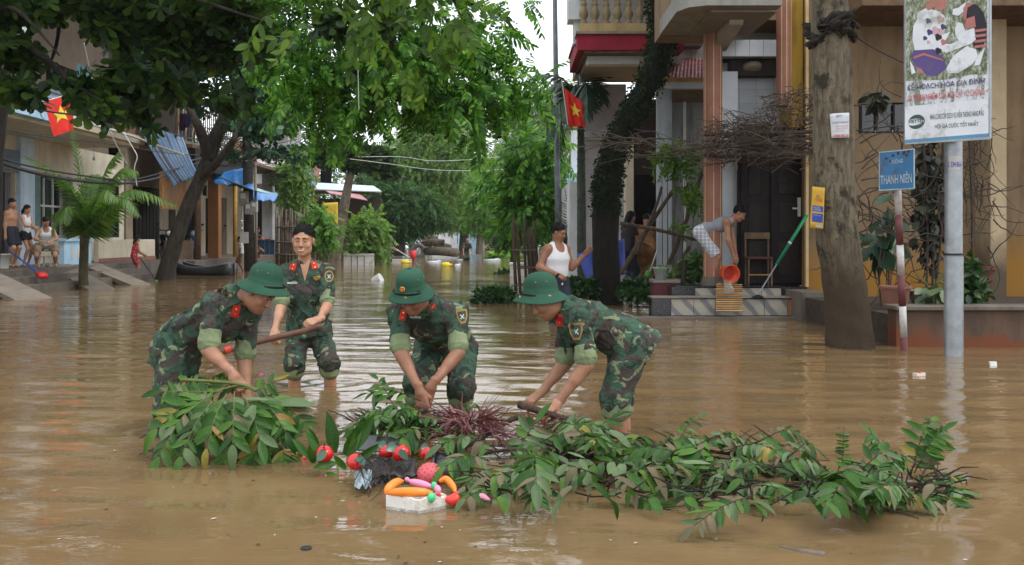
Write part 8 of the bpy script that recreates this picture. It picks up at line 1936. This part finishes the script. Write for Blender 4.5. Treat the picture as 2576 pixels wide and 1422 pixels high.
# ------------------------------------------------------------------ poles and cables
def posts():
    b = V((622 - CX) / F * 35.5, 35.5, 0); t = thing('utility_pole', 'dark concrete utility pole carrying meter boxes and a tangle of cables', 'utility pole', b); DK = mat_plain('dark_concrete', (0.045, 0.04, 0.037), .85, .4)  # plain dark concrete, mottled at random
    MB().tube([b + V(.1, 0, -.4), b + V(0, 0, 4.4), b + V(-.05, 0, 5.6)], [.20, .17, .15], 14).build('pole', DK, t, smooth=True); MB().tube([b + V(.33, 0, .2), b + V(.28, 0, 4.2)], .05, 8).build('conduit', CONCL, t, smooth=True)
    for x, y, w, h in ((614, 500, .30, .52), (626, 525, .26, .42), (640, 520, .22, .4)): c = P(x, y, 35.2); bx = MB().box((c.x - w / 2, c.y - .12, c.z - h / 2), (c.x + w / 2, c.y + .1, c.z + h / 2), .02).build('meter_box', mat_plain('grey_meter_box', (0.30, 0.31, 0.30), .5), t); MB().box((c.x - w * .3, c.y - .128, c.z), (c.x + w * .3, c.y - .121, c.z + h * .35)).build('meter_window', WHITE, bx)
    MB().box((b.x - .2, b.y - .22, 1.0), (b.x + .1, b.y - .19, 1.4)).build('notice', TAGW, t)
    m = MB()
    for i in range(70):
        y = rnd(4.2, 5.4); a = b + V(rnd(-.3, .3), rnd(-.3, .2), y); e = a + V(rnd(-2.4, 2.4), rnd(-1.6, 1.2), rnd(-.7, .6)); m.tube(curve_pts([a, a.lerp(e, .5) + V(rnd(-.2, .2), 0, rnd(-.6, -.05)), e], 8), .011, 4)
    for i in range(16):
        c0 = b + V(rnd(-.5, .6), rnd(-.3, 0), rnd(3.2, 4.6)); r = rnd(.2, .5); m.tube([c0 + V(r * math.cos(k * .7), rnd(-.05, .05), r * .8 * math.sin(k * .7)) for k in range(8)], .010, 4)
    m.build('cable_tangle', IRON, t)['kind'] = 'stuff'
    t = thing('lamp_post', 'tall slim grey lamp post rising into the white sky', 'lamp post', V((1408 - CX) / F * 24, 24, 0))
    MB().tube([P(1409, 740, 24), P(1402, 440, 24), P(1393, -200, 24)], [.085, .07, .05], 14).build('post', mat_plain('blue_grey_post', (0.14, 0.16, 0.18), .6), t, smooth=True)
    MB().tube([P(1393, -200, 24), P(1390, -260, 23.6), P(1380, -280, 22.5)], .04, 8).build('arm', STEEL, t); c = P(1380, -282, 22.3); MB().ell(c, (.12, .35, .06), 12, 8).build('lamp_head', STEEL, t)
posts()
def cable(label, pts, r, mat=None, sag=0.0): tag(MB().tube(curve_pts([P(*p) for p in pts], 28), r, 6).build('cable', mat or IRON, None, P(*pts[len(pts) // 2]), smooth=True), label, 'cable', 'overhead cables')
cable('thick black cable bundle sagging across the beige house wall', [(-60, 385, 17), (60, 428, 18.5), (200, 455, 21), (330, 460, 25), (420, 440, 29), (490, 402, 32), (615, 385, 35.5)], .035)
cable('second black cable running just above the thick bundle', [(-60, 378, 17), (60, 415, 18.5), (200, 441, 21), (330, 452, 25), (430, 428, 29), (610, 380, 35.5)], .018)
cable('black cable crossing in front of the star flag', [(-60, 232, 16), (60, 268, 17), (160, 286, 18), (260, 296, 20), (360, 310, 24), (480, 350, 30), (612, 372, 35.5)], .018)
cable('thin cable crossing under the flag toward the balcony edge', [(-60, 312, 16), (80, 338, 18), (170, 350, 20), (300, 366, 24), (450, 388, 30), (612, 392, 35.5)], .012)
cable('thin pale wire dropping from the roof past the teal glass', [(212, 110, 20), (232, 200, 21), (262, 296, 21.5), (290, 360, 22), (322, 418, 23)], .012, METALW)
cable('looped pale wire at the end of the cream balcony', [(312, 335, 24), (334, 372, 24), (345, 395, 24), (338, 425, 24), (345, 470, 24)], .012, METALW)
cable('long white pipe slanting from the balcony to the blue tarpaulin', [(192, 308, 23.5), (240, 316, 24.5), (330, 342, 26.5), (400, 368, 28), (462, 390, 29)], .035, METALW)
cable('thin pale line sagging before the tall pale tree', [(900, 395, 46), (1010, 395, 50), (1090, 405, 54), (1200, 400, 58), (1395, 380, 60)], .011, METALW)
cable('lower pale line sagging before the tall pale tree', [(880, 400, 44), (976, 412, 48), (1100, 428, 52), (1237, 428, 56), (1400, 415, 60)], .011, METALW)
cable('hanging root-like string in front of the feathery tree', [(899, 30, 12), (900, 120, 12), (901, 200, 12), (903, 276, 12)], .004, METALW)
cable('thin line slanting from the grey trunk to the billboard', [(2140, 85, 10.9), (2200, 122, 10.6), (2276, 160, 10.3)], .008)
def poles_cloth():
    for x, lb, m in ((447, 'yellow bamboo prop standing on the iron balcony', BAMB), (460, 'grey washing pole on the iron balcony', STEEL)):
        tag(MB().tube([P(x - 4, 345, 31.5), P(x + 2, 215, 31.5)], .05, 8).build('pole', m, None, P(x, 300, 31.5), smooth=True), lb, 'pole')
    for i, (x, c) in enumerate(((458, (0.05, 0.02, 0.08)), (466, (0.16, 0.03, 0.07)), (473, (0.04, 0.08, 0.2)))):
        a = P(x, 286, 31.2); g = [[a + V(.09 * (j - 2) / 2, .03 * math.sin(j * 2 + k), -.09 * k) for j in range(5)] for k in range(7 - i)]
        tag(MB().sheet(g).build('garment', mat_plain('washing_%d' % i, c, .9, .3), None, a, smooth=True), ('dark', 'maroon', 'blue')[i] + ' garment drying on the washing pole', 'garment', 'washing on the pole')
poles_cloth()
# ------------------------------------------------------------------ boat, motorbikes, porch things
def boat():
    a, b = V(-10.9, 32.6, .12), V(-8.75, 31.2, .10); d = (b - a).normalized(); s = V(-d.y, d.x, 0); t = thing('rowing_boat', 'narrow black plank boat moored beside the leaning trunk', 'boat', (a + b) / 2); n = 18; g = []; L = (b - a).length
    for i in range(n + 1):
        u = i / n; w = .34 * (math.sin(math.pi * (.12 + .80 * (1 - u) ** .8)) ** .7) * (1 if u < .98 else .2); z = .10 + .16 * (2 * u - 1) ** 2; c = a.lerp(b, u) * 1.0; c.z = 0
        g.append([c + s * w + V(0, 0, z + .14), c + s * w * .8 + V(0, 0, -.02), c + V(0, 0, -.10), c - s * w * .8 + V(0, 0, -.02), c - s * w + V(0, 0, z + .14)])
    BK = mat_plain('tarred_wood', (0.025, 0.028, 0.030), .4, .3, 4, .5); o = MB().sheet(g).build('hull', BK, t, smooth=True); o.modifiers.new('thickness', 'SOLIDIFY').thickness = .03
    for k in (0, 4): MB().tube([r[k] for r in g], .028, 6).build('gunwale', mat_plain('worn_gunwale', (0.13, 0.15, 0.17), .5), t, smooth=True)
    for u in (.25, .5, .75): k = int(u * n); MB().bar(g[k][0] - V(0, 0, .06), g[k][4] - V(0, 0, .06), .16, .025).build('thwart', WOODD, t)
boat()
def motorbike(label, loc, rz, col):
    t = thing('motorbike', label, 'motorbike', (0, 0, 0), 'motorbikes on the porch'); PM = mat_plain('bike_' + col[0], col[1], .3, .1); TY = mat_plain('tyre_rubber', (0.015, 0.015, 0.015), .8)
    for x in (-.60, .62):
        w = MB()
        for k in range(24): pass
        pts = [V(x + .27 * math.cos(a), 0, .29 + .27 * math.sin(a)) for a in np.linspace(0, 2 * math.pi, 25)]; o = MB().tube(pts, .035, 8, False).build('wheel', TY, t, smooth=True)
        MB().tube([V(x + .225 * math.cos(a), 0, .29 + .225 * math.sin(a)) for a in np.linspace(0, 2 * math.pi, 25)], .014, 6, False).build('rim', STEEL, o, smooth=True); m = MB()
        for k in range(10): a = k * .628; m.tube([(x, 0, .29), (x + .22 * math.cos(a), 0, .29 + .22 * math.sin(a))], .004, 4)
        m.tube([(x, -.05, .29), (x, .05, .29)], .04, 10); m.build('spokes', STEEL, o)
        MB().sheet([[V(x + r * math.cos(a), y, .29 + r * math.sin(a)) for a in np.linspace(.3, 2.6, 10)] for r, y in ((.33, -.06), (.345, 0), (.33, .06))]).build('mudguard', PM, t, smooth=True)
    S = SDF(); S.cone((-.62, 0, .72), (-.05, 0, .62), .09, .10, .05); S.cone((-.05, 0, .62), (.18, 0, .40), .08, .09, .06); S.cone((.18, 0, .40), (.40, 0, .55), .07, .07, .06); S.cone((.40, 0, .50), (.48, 0, .95), .09, .11, .05); v, q = S.mesh(.018); link('body', npmesh('body', v, q), PM, t)
    S = SDF(); S.cone((-.62, 0, .83), (.02, 0, .78), .08, .07, .04, V(0, 1, 0), 1.4); v, q = S.mesh(.018); link('seat', npmesh('seat', v, q), BLACK, t)
    MB().tube([(.62, .07, .29), (.50, .08, .78), (.44, .05, 1.02)], .025, 8).tube([(.62, -.07, .29), (.50, -.08, .78), (.44, -.05, 1.02)], .025, 8).build('fork', STEEL, t, smooth=True); MB().tube([(.36, .36, 1.06), (.44, .15, 1.03), (.44, -.15, 1.03), (.36, -.36, 1.06)], .018, 8).build('handlebar', BLACK, t, smooth=True)
    MB().ell((.56, 0, .93), (.07, .10, .09), 12, 8).build('headlight', METALW, t, smooth=True); MB().box((-.15, -.1, .24), (.2, .1, .42), .03).build('engine', STEEL, t); MB().tube([(.1, -.13, .25), (-.7, -.15, .32)], [.03, .05], 10).build('exhaust', STEEL, t, smooth=True)
    for y in (-.35, .35): MB().tube([(.38, y * .7, 1.05), (.36, y, 1.24)], .006, 5).build('mirror_stem', IRON, t); MB().ell((.36, y, 1.26), (.015, .06, .04), 10, 6).build('mirror', BLACK, t)
    t.location = loc; t.rotation_euler = (0, 0, rz)
motorbike('blue motorbike parked between the yellow post and the orange pillar', (-12.0, 37.2, .42), R(-65), ('blue', (0.03, 0.13, 0.30)))
motorbike('blue-grey motorbike parked behind the orange pillar', (-12.1, 40.6, .42), R(-70), ('greyblue', (0.06, 0.09, 0.13)))
motorbike('black motorbike in the shade left of the yellow post', (-12.4, 35.6, .42), R(-60), ('black', (0.015, 0.015, 0.016)))
def things_left():
    c = gpt(118, 24.75, .47); t = thing('stool', 'low white plastic stool under the squatting man', 'stool', c); MB().box(c + V(-.16, -.12, .24), c + V(.16, .16, .28), .01).build('seat', METALW, t)
    for x in (-.13, .13):
        for y in (-.09, .13): MB().tube([c + V(x * 1.15, y * 1.15, 0), c + V(x, y, .24)], .02, 6).build('leg', METALW, t)
    x0, x1 = P(641, 0, 46).x, P(691, 0, 46).x; t = thing('barrier', 'blue sheet-metal barrier in front of the dark shop room', 'barrier', V((x0 + x1) / 2, 46, 0)); BB = mat_plain('barrier_blue', (0.02, 0.07, 0.13), .5, .2)
    for k in range(4): MB().box((lerp(x0, x1, k / 4) + .01, 46, -.1), (lerp(x0, x1, (k + 1) / 4) - .01, 46.05, 1.04)).build('panel', BB, t)
    MB().box((x0, 45.95, 1.042), (x1, 46.1, 1.10)).build('top_rail', BB, t)
    t = thing('bamboo_fence', 'tall fence of split bamboo canes right of the blue barrier', 'fence', gpt(728, 45, 0))
    for k in range(26): x = 694 + k * 3.1; MB().tube([P(x + rnd(-2, 2), 668, 45), P(x + rnd(-3, 3), rnd(520, 560), 45)], .035, 6).build('cane', BAMBG, t, smooth=True)
    for y in (572, 610, 640): MB().tube([P(692, y, 44.9), P(778, y + rnd(-3, 3), 44.9)], .04, 6).build('rail', BAMBG, t, smooth=True)
    t = thing('bamboo_cage', 'slatted bamboo tree guard left of the man in the white tank top', 'tree guard', gpt(1332, 22, 0))
    for k in range(12): a = k * .5236; p = P(1326, 735, 20) + V(math.cos(a) * .22, math.sin(a) * .22, 0); MB().tube([V(p.x, p.y, -.3), p + V(rnd(-.05, .05) - .1, 0, 1.35 + rnd(-.15, .2))], .022, 6).build('cane', BARK_TWIG, t, smooth=True)
    for z in (.25, .6, .95): MB().lathe((P(1326, 0, 20).x - .06 * z, 20, z), [(.235, -.02), (.245, 0), (.235, .02)], 14, cap=False).build('hoop', BAMBG, t)
    FO = mat_plain('old_foam', (0.58, 0.58, 0.56), .8, .08, 4, .3, 0, .2, 60, None, (0.3, 0.24, 0.18), 3)
    for x, y, w, h, d, lb in ((902, 667, .66, .50, .5, 'large white foam box floating left of the distant red-bladed pole'), (1302, 695, .24, .42, .3, 'upright white foam block beside the bamboo cage'), (1005, 661, .55, .16, .3, 'flat white foam slab by the distant soldier')):
        c = Wp(x, y); o = thing('foam_box', lb, 'foam box', c, 'drifting foam boxes'); MB().box(c + V(-w, 0, -.1), c + V(w, d, h * .78), .02).build('box', FO, o); MB().box(c + V(-w - .015, -.015, h * .785), c + V(w + .015, d + .015, h), .02).build('lid', FO, o)
        if w > .6: 
            for k in (-.5, -.1, .35): MB().box(c + V(w * k, -.012, -.05), c + V(w * k + .03, -.002, h * .77)).build('tape', WOODD, o)
    YE = mat_plain('yellow_jug_plastic', (0.62, 0.5, 0.03), .35, .1)
    for x, y, lb in ((1122, 668, 'yellow plastic jug floating in mid street'), (1020, 661, 'small yellow container beside the red pole blade')): c = Wp(x, y, .04); t = thing('jug', lb, 'jug', c, 'yellow floating containers'); MB().lathe(c + V(-.2, 0, 0), [(.06, 0), (.12, .04), (.125, .30), (.07, .36), (.04, .42)], 14, (1, .1, .05)).build('body', YE, t, smooth=True); MB().lathe(c + V(.22, .02, .02), [(.05, 0), (.05, .05)], 12, (1, .1, .05)).build('cap', YE, t)
    c = gpt(1052, 62, .35); t = thing('tyre', 'old lorry tyre standing on end beside the logs', 'tyre', c); MB().tube([c + V(.36 * math.cos(a), .1 * math.sin(a), .36 * math.sin(a)) for a in np.linspace(0, 6.283, 25)], .15, 10, False).build('tread', mat_plain('pale_muddy_rubber', (0.16, 0.15, 0.14), .8), t, smooth=True)
    for i, (a, b, r, lb) in enumerate((((1072, 632, 60), (1148, 636, 58), .27, 'lowest thick log of the far pile'), ((1062, 612, 63), (1118, 612, 63), .24, 'upper left log of the far pile'), ((1095, 617, 66), (1130, 622, 64), .2, 'short upper right log of the far pile'), ((1075, 600, 68), (1100, 602, 68), .2, 'small log on top of the far pile'))): p, q = P(*a), P(*b); tag(MB().tube([p, p.lerp(q, .5) + V(0, 0, .05), q], [r * .9, r, r * .95], 14).build('log', BARK_FAR, None, p, smooth=True), lb, 'log', 'logs piled at the street bend')
    a = (SA['wrr'] + SA['wrl']) / 2 + V(.05, -.1, 0); b = P(1030, 648, 47.2); rod('pole', 'long pale pole with a red triangular blade held by a distant soldier', 'pole', a, b, .02, METALW, [('blade', MB().prism([b + V(-.05, 0, .3), b + V(.35, 0, .35), b + V(.2, 0, -.3)], V(0, .03, 0)), REDP)])
    for x, y, w, lb in ((1160, 655, .5, 'pale sheet of rubbish in the far water'), (1090, 660, .6, 'bluish sack floating before the logs'), (1235, 655, .8, 'white rags on the water in the distance'), (1150, 668, .25, 'grey bag bobbing right of the yellow jug')): c = Wp(x, y); m = MB().ell(c, (w * .5, .2, .07), 10, 6).ell(c + V(w * .4, .1, .02), (w * .25, .15, .09), 8, 5); tag(m.build('floating_rag', mat_plain('pale_rag', (0.42, 0.44, 0.47), .8, .4, 3), None, c, smooth=True), lb, 'rag', 'rags drifting in the far street')
things_left()
# ------------------------------------------------------------------ planting and clutter on the right
def bush(name, label, clusters, n, size, mat, tms, seed, cat='shrub', group=None, stem=True, droop=.2):
    c = clusters[0]; t = thing(name, label, cat, (c[0].x, c[0].y, 0), group); rg = np.random.default_rng(seed)
    crown(t, mat, clusters, n, tms, size, rg, .7, droop, .6, 2.0, 'foliage', .8)
    m = MB()
    for k in range(7):
        q = clusters[k % len(clusters)]; m.tube([V(q[0].x * .5 + c[0].x * .5, c[0].y, -.1), Vector(q[0]) + V(rnd(-.1, .1), 0, 0)], [.012, .005], 5)
    m.build('stem', BARK_TWIG, t)['kind'] = 'stuff'
SHR = mat_leaf('hedge_leaf', (0.012, 0.038, 0.012), (0.030, 0.078, 0.022), (0.085, 0.15, 0.05), .4, .2)
def right_plants():
    c = lambda x, y, Y, rx, rz: (P(x, y, Y), (rx / F * Y, rx / F * Y * .8, rz / F * Y))
    bush('floating_shrub', 'rounded dark leafy shrub standing in the water left of the right helmet', [c(1240, 745, 18.3, 52, 22), c(1215, 752, 18.2, 30, 15), c(1270, 742, 18.4, 30, 20)], 1500, .10, SHR, ONE, 61)
    bush('hedge', 'clipped green shrubs in the water left of the ivy trunk', [c(1455, 722, 17.6, 30, 22), c(1490, 728, 17.8, 30, 22), c(1440, 735, 17.5, 20, 15)], 1300, .11, SHR, ONE, 62)
    bush('hedge', 'clipped green shrubs between the ivy trunk and the red planter box', [c(1585, 728, 17.6, 28, 22), c(1620, 725, 17.4, 30, 22), c(1600, 742, 17.2, 40, 10)], 1300, .11, SHR, ONE, 63)
    bush('hedge', 'leafy light green shrubs beside the orange bucket', [c(1735, 680, 16.3, 30, 24), c(1755, 655, 16.4, 22, 18), c(1710, 700, 16.2, 30, 14)], 1100, .11, mat_leaf('light_hedge_leaf', (0.03, 0.07, 0.02), (0.07, 0.13, 0.04), (0.16, 0.23, 0.09), .4, .25), ONE, 64)
    bush('water_plant', 'raft of green water plants floating before the bamboo cage', [c(1255, 650, 57, 25, 6), c(1285, 652, 57, 16, 6)], 400, .5, L_FAR, ONE, 65, 'water plant')
    bush('water_plant', 'thin line of floating weeds left of the bamboo cage', [c(1268, 690, 33, 28, 3), c(1300, 694, 32, 18, 3)], 260, .2, SHR, ONE, 66, 'water plant')
    # red planter box with spider plant pot
    t = thing('planter_box', 'maroon planter box with pale rim at the left of the steps', 'planter', P(1678, 735, 15.6)); a, b = P(1645, 738, 15.6), P(1712, 712, 15.6)
    MB().box((a.x, 15.6, a.z - .2), (b.x, 16.0, b.z)).build('box', mat_plain('maroon_tile', (0.10, 0.02, 0.025), .45, .2), t); MB().box((a.x - .02, 15.57, b.z + .002), (b.x + .02, 16.02, b.z + .05)).build('rim', CONCL, t)
    p = V(P(1663, 0, 15.7).x, 15.75, b.z + .052); t = thing('flower_pot', 'white pot of striped spider plant standing on the maroon planter', 'pot plant', p); MB().lathe(p, [(.085, 0), (.115, .17), (.125, .17), (.125, .19), (.11, .19), (.10, .15)], 20).build('pot', mat_plain('pale_blue_pot', (0.42, 0.48, 0.50), .4), t, smooth=True)
    m = MB()
    for k in range(46):
        a = rnd(0, 6.283); L = rnd(.18, .36); e = rnd(.5, 1.2); d = V(math.cos(a), math.sin(a), 0); s = V(-math.sin(a), math.cos(a), 0) * .008; g = [[p + V(0, 0, .18) + d * L * u + V(0, 0, L * (e * u - 1.25 * u * u * e)) - s * (1 - u * .8), p + V(0, 0, .18) + d * L * u + V(0, 0, L * (e * u - 1.25 * u * u * e)) + s * (1 - u * .8)] for u in np.linspace(0, 1, 6)]; m.sheet(g)
    m.build('leaves', mat_leaf('striped_leaf', (0.08, 0.14, 0.04), (0.2, 0.27, 0.12), (0.36, 0.4, 0.22), .45, .2), t, smooth=True)
    # leaning sticks
    for pts, r, lb in (([(1562, 688, 16.9), (1620, 590, 17), (1694, 478, 17.2)], .045, 'long grey stick leaning against the mouldy wall'), ([(1560, 562, 16.8), (1650, 578, 16.7), (1752, 604, 16.6)], .035, 'horizontal stick tied across the leaning ones'), ([(1672, 690, 16.8), (1725, 560, 17), (1765, 440, 17.2), (1790, 380, 17)], .04, 'crooked branch rising from the shrubs past the column'), ([(1690, 695, 16.6), (1735, 620, 16.6)], .04, 'short cut stick in front of the mouldy wall'), ([(1600, 640, 16.9), (1650, 520, 17), (1665, 470, 17)], .03, 'thin dark stick behind the leaning one')):
        stick('stick', lb, [P(*p) for p in pts], r, r * .75, BARK_TWIG, 'stick', 8, 'sticks propped in the shrubs')
    MB_ = MB().tube([P(1716, 745, 15.55), P(1722, 655, 15.6)], [.04, .04], 8); tag(MB_.build('stump_post', BARK_DARK, None, P(1718, 745, 15.55)), 'short black post beside the maroon planter', 'post')
    bush('creeper', 'leafy creeper hanging from the dead vine over the leaning branch', [c(1680, 360, 16.6, 25, 18), c(1700, 400, 16.6, 30, 25), c(1655, 420, 16.6, 14, 30), c(1720, 460, 16.6, 22, 30), c(1760, 490, 16.5, 18, 18), c(1700, 560, 16.5, 14, 14), c(1740, 380, 16.6, 30, 18)], 120, .26, L_OLIVE, FR_S, 67, 'creeper', None, False, .9)
    # dead vine on its rack
    t = thing('dead_vine', 'mass of dead brown vine twigs sprawled over a rack of sticks', 'vine', P(1900, 380, 15) - V(0, 0, P(1900, 380, 15).z)); m = MB()
    for i in range(560):
        x = rnd(1770, 2060); top = 232 + (2060 - x) * .32 if x < 1960 else 235; y = lerp(top, 400, rnd(0, 1) ** 1.0); a = P(x, y, rnd(14.2, 15.1)); e = a + V(rnd(-.4, .4), rnd(-.25, .25), rnd(-.26, .22)); m.tube(curve_pts([a, a.lerp(e, .5) + V(rnd(-.1, .1), rnd(-.1, .1), rnd(-.08, .1)), e], 4), rnd(.003, .008), 4)
    for i in range(110):
        a = P(rnd(1560, 2060), rnd(345, 400), rnd(14.4, 15.2)); e = a + V(rnd(-.9, .5), rnd(-.1, .1), rnd(-.2, .2)); m.tube(curve_pts([a, a.lerp(e, .5) + V(0, 0, rnd(-.08, .08)), e], 5), rnd(.004, .009), 4)
    m.build('twigs', mat_plain('dead_twig', (0.075, 0.055, 0.042), .85, .5, 8), t)['kind'] = 'stuff'
    for y, x0, x1, r in ((336, 1772, 2070, .028), (352, 1772, 2055, .022), (366, 1760, 2070, .03), (388, 1770, 2062, .04)): MB().tube([P(x0, y + 3, 14.6), P((x0 + x1) / 2, y + rnd(-4, 4), 14.6), P(x1, y - 4, 14.6)], r, 7).build('rack_pole', BARK_TWIG, t, smooth=True)
    # bare creeper and pots behind the sign posts
    t = thing('bare_creeper', 'leafless creeper twigs straggling between grey trunk and billboard pole', 'vine', P(2330, 700, 12.4) - V(0, 0, P(2330, 700, 12.4).z)); m = MB()
    for i in range(200):
        x, y = rnd(2140, 2500), rnd(240, 720); a = P(x, y, rnd(11.8, 13.6)); pts = [a]; d = V(rnd(-1, 1), rnd(-.2, .2), rnd(-.9, .9)).normalized()
        for k in range(6): d = (d + V(rnd(-.5, .5), rnd(-.2, .2), rnd(-.55, .45))).normalized(); pts.append(pts[-1] + d * rnd(.06, .14))
        m.tube(pts, [.009, .008, .007, .006, .005, .004, .003], 4)
    for x0, x1 in ((2345, 2335), (2350, 2372), (2400, 2330), (2440, 2436), (2330, 2320)): m.tube(curve_pts([P(x0, 760, 12.3), P((x0 + x1) / 2 + 8, 560, 12.4), P(x1, 300, 12.5)], 14), .016, 6)
    m.build('twigs', mat_plain('dark_creeper_twig', (0.045, 0.033, 0.027), .85, .4), t)['kind'] = 'stuff'
    crown(t, mat_leaf('withered_dark_leaf', (0.012, 0.016, 0.010), (0.024, 0.032, 0.016), (0.06, 0.06, 0.03), .6, .1), [c(2340, 520, 12.5, 35, 170), c(2330, 400, 12.6, 25, 60), c(2205, 250, 12.2, 30, 25)], 520, ONE, .14, np.random.default_rng(8), .4, .8, .5, 2.0, 'foliage')
    bush('pot_plant', 'dark drooping broad-leaved plant right of the grey trunk', [c(2230, 580, 12.4, 25, 40), c(2215, 620, 12.4, 30, 35), c(2245, 520, 12.4, 14, 35)], 44, .28, L_PALMD, ONE, 68, 'plant', None, True, 1.1)
    bush('pot_plant', 'pale bromeliad on the coping beside the billboard pole', [c(2352, 730, 11.3, 30, 22)], 26, .24, mat_leaf('pale_bromeliad', (0.05, 0.09, 0.04), (0.10, 0.15, 0.07), (0.17, 0.22, 0.11), .4, .2), ONE, 69, 'plant', None, True, .2)
    bush('pot_plant', 'low weedy greenery behind the billboard pole', [c(2440, 690, 12.3, 30, 45), c(2460, 740, 12.2, 30, 25)], 260, .12, SHR, ONE, 70, 'plant')
    for x, y, Y, r, h, lb, mt in ((2252, 765, 11.9, .17, .28, 'dark red clay pot under the drooping plant', TERRA), (2330, 760, 12.0, .2, .22, 'patterned grey pot beside the striped post', CONCL), (2455, 765, 12.6, .22, .5, 'tall rusty drum behind the billboard pole', mat_plain('rusty_drum', (0.10, 0.035, 0.02), .8, .4))): q = P(x, y, Y); q.z = .342; o = MB().lathe(q, [(r * .75, 0), (r, h * .9), (r * 1.1, h * .9), (r * 1.1, h), (r * .95, h), (r * .9, h * .85)], 18).auto('plant_pot', mt, None, q); tag(o, lb, 'pot', 'pots along the garden wall')
    # blue sheet wrapped behind the ivy trunk, cane bundle
    tarp('tarpaulin', 'creased royal-blue sheet hung behind the ivy trunk', [P(1452, 640, 18.6), P(1570, 600, 18.7), P(1574, 690, 18.6), P(1482, 716, 18.5)], mat_plain('royal_blue_sheet', (0.07, 0.11, 0.46), .5, .25, 4), 16, 12, .05, .04, 3)
    for x, lb, m in ((1447, 'white painted pipe behind the areca palm', METALW), (1438, 'blue painted pipe behind the areca palm', BLUEP)): tag(MB().tube([P(x, 700, 23.5), P(x, 560, 23.5)], .06, 8).build('pipe', m, None, P(x, 690, 23.5), smooth=True), lb, 'pipe')
right_plants()
def specks():
    rg = np.random.default_rng(5); n = 520; y = 640 + (1422 - 640) * rg.uniform(0, 1, n) ** 1.4; x = rg.uniform(-50, 2620, n); Yd = 3000 / (y - HY)
    pos = np.stack([(x - CX) / F * Yd, Yd, np.full(n, .006)], 1); a = rg.uniform(0, 6.28, n); A = np.stack([np.cos(a), np.sin(a), np.zeros(n)], 1)
    v, f = scatter(ONE[0], pos, A, np.tile([0, 0, 1.0], (n, 1)), (.006 + .0035 * Yd ** .8) * rg.uniform(.5, 1.6, n)); t = NT('leaf_scum'); g = t.n('NewGeometry')
    t.bsdf(t.ramp(g.outputs['Random Per Island'], [(0, (.03, .03, .015)), (.4, (.10, .07, .04)), (.7, (.10, .13, .04)), (.86, (.5, .48, .42))], 'CONSTANT'), .6)
    tag(link('floating_specks', npmesh('specks', v, f), t.m), 'scraps of leaf and foam scattered on the water', 'debris', None, 'stuff')
specks()
# ------------------------------------------------------------------ moist air
def haze():
    t = NT('moist_air'); v = t.n('VolumePrincipled'); v.inputs['Color'].default_value = (0.9, 0.95, 1, 1); v.inputs['Density'].default_value = 0.0003; v.inputs['Anisotropy'].default_value = 0.2
    t.l(v.outputs[0], t.out.inputs['Volume']); o = MB().box((-230, -16, -1.4), (230, 430, 20)).build('haze', t.m); tag(o, 'thin moist haze over the flooded street', 'haze', None, 'stuff')
haze()
print('all', time.time() - T0, sum(len(o.data.polygons) for o in bpy.data.objects if o.type == 'MESH'))
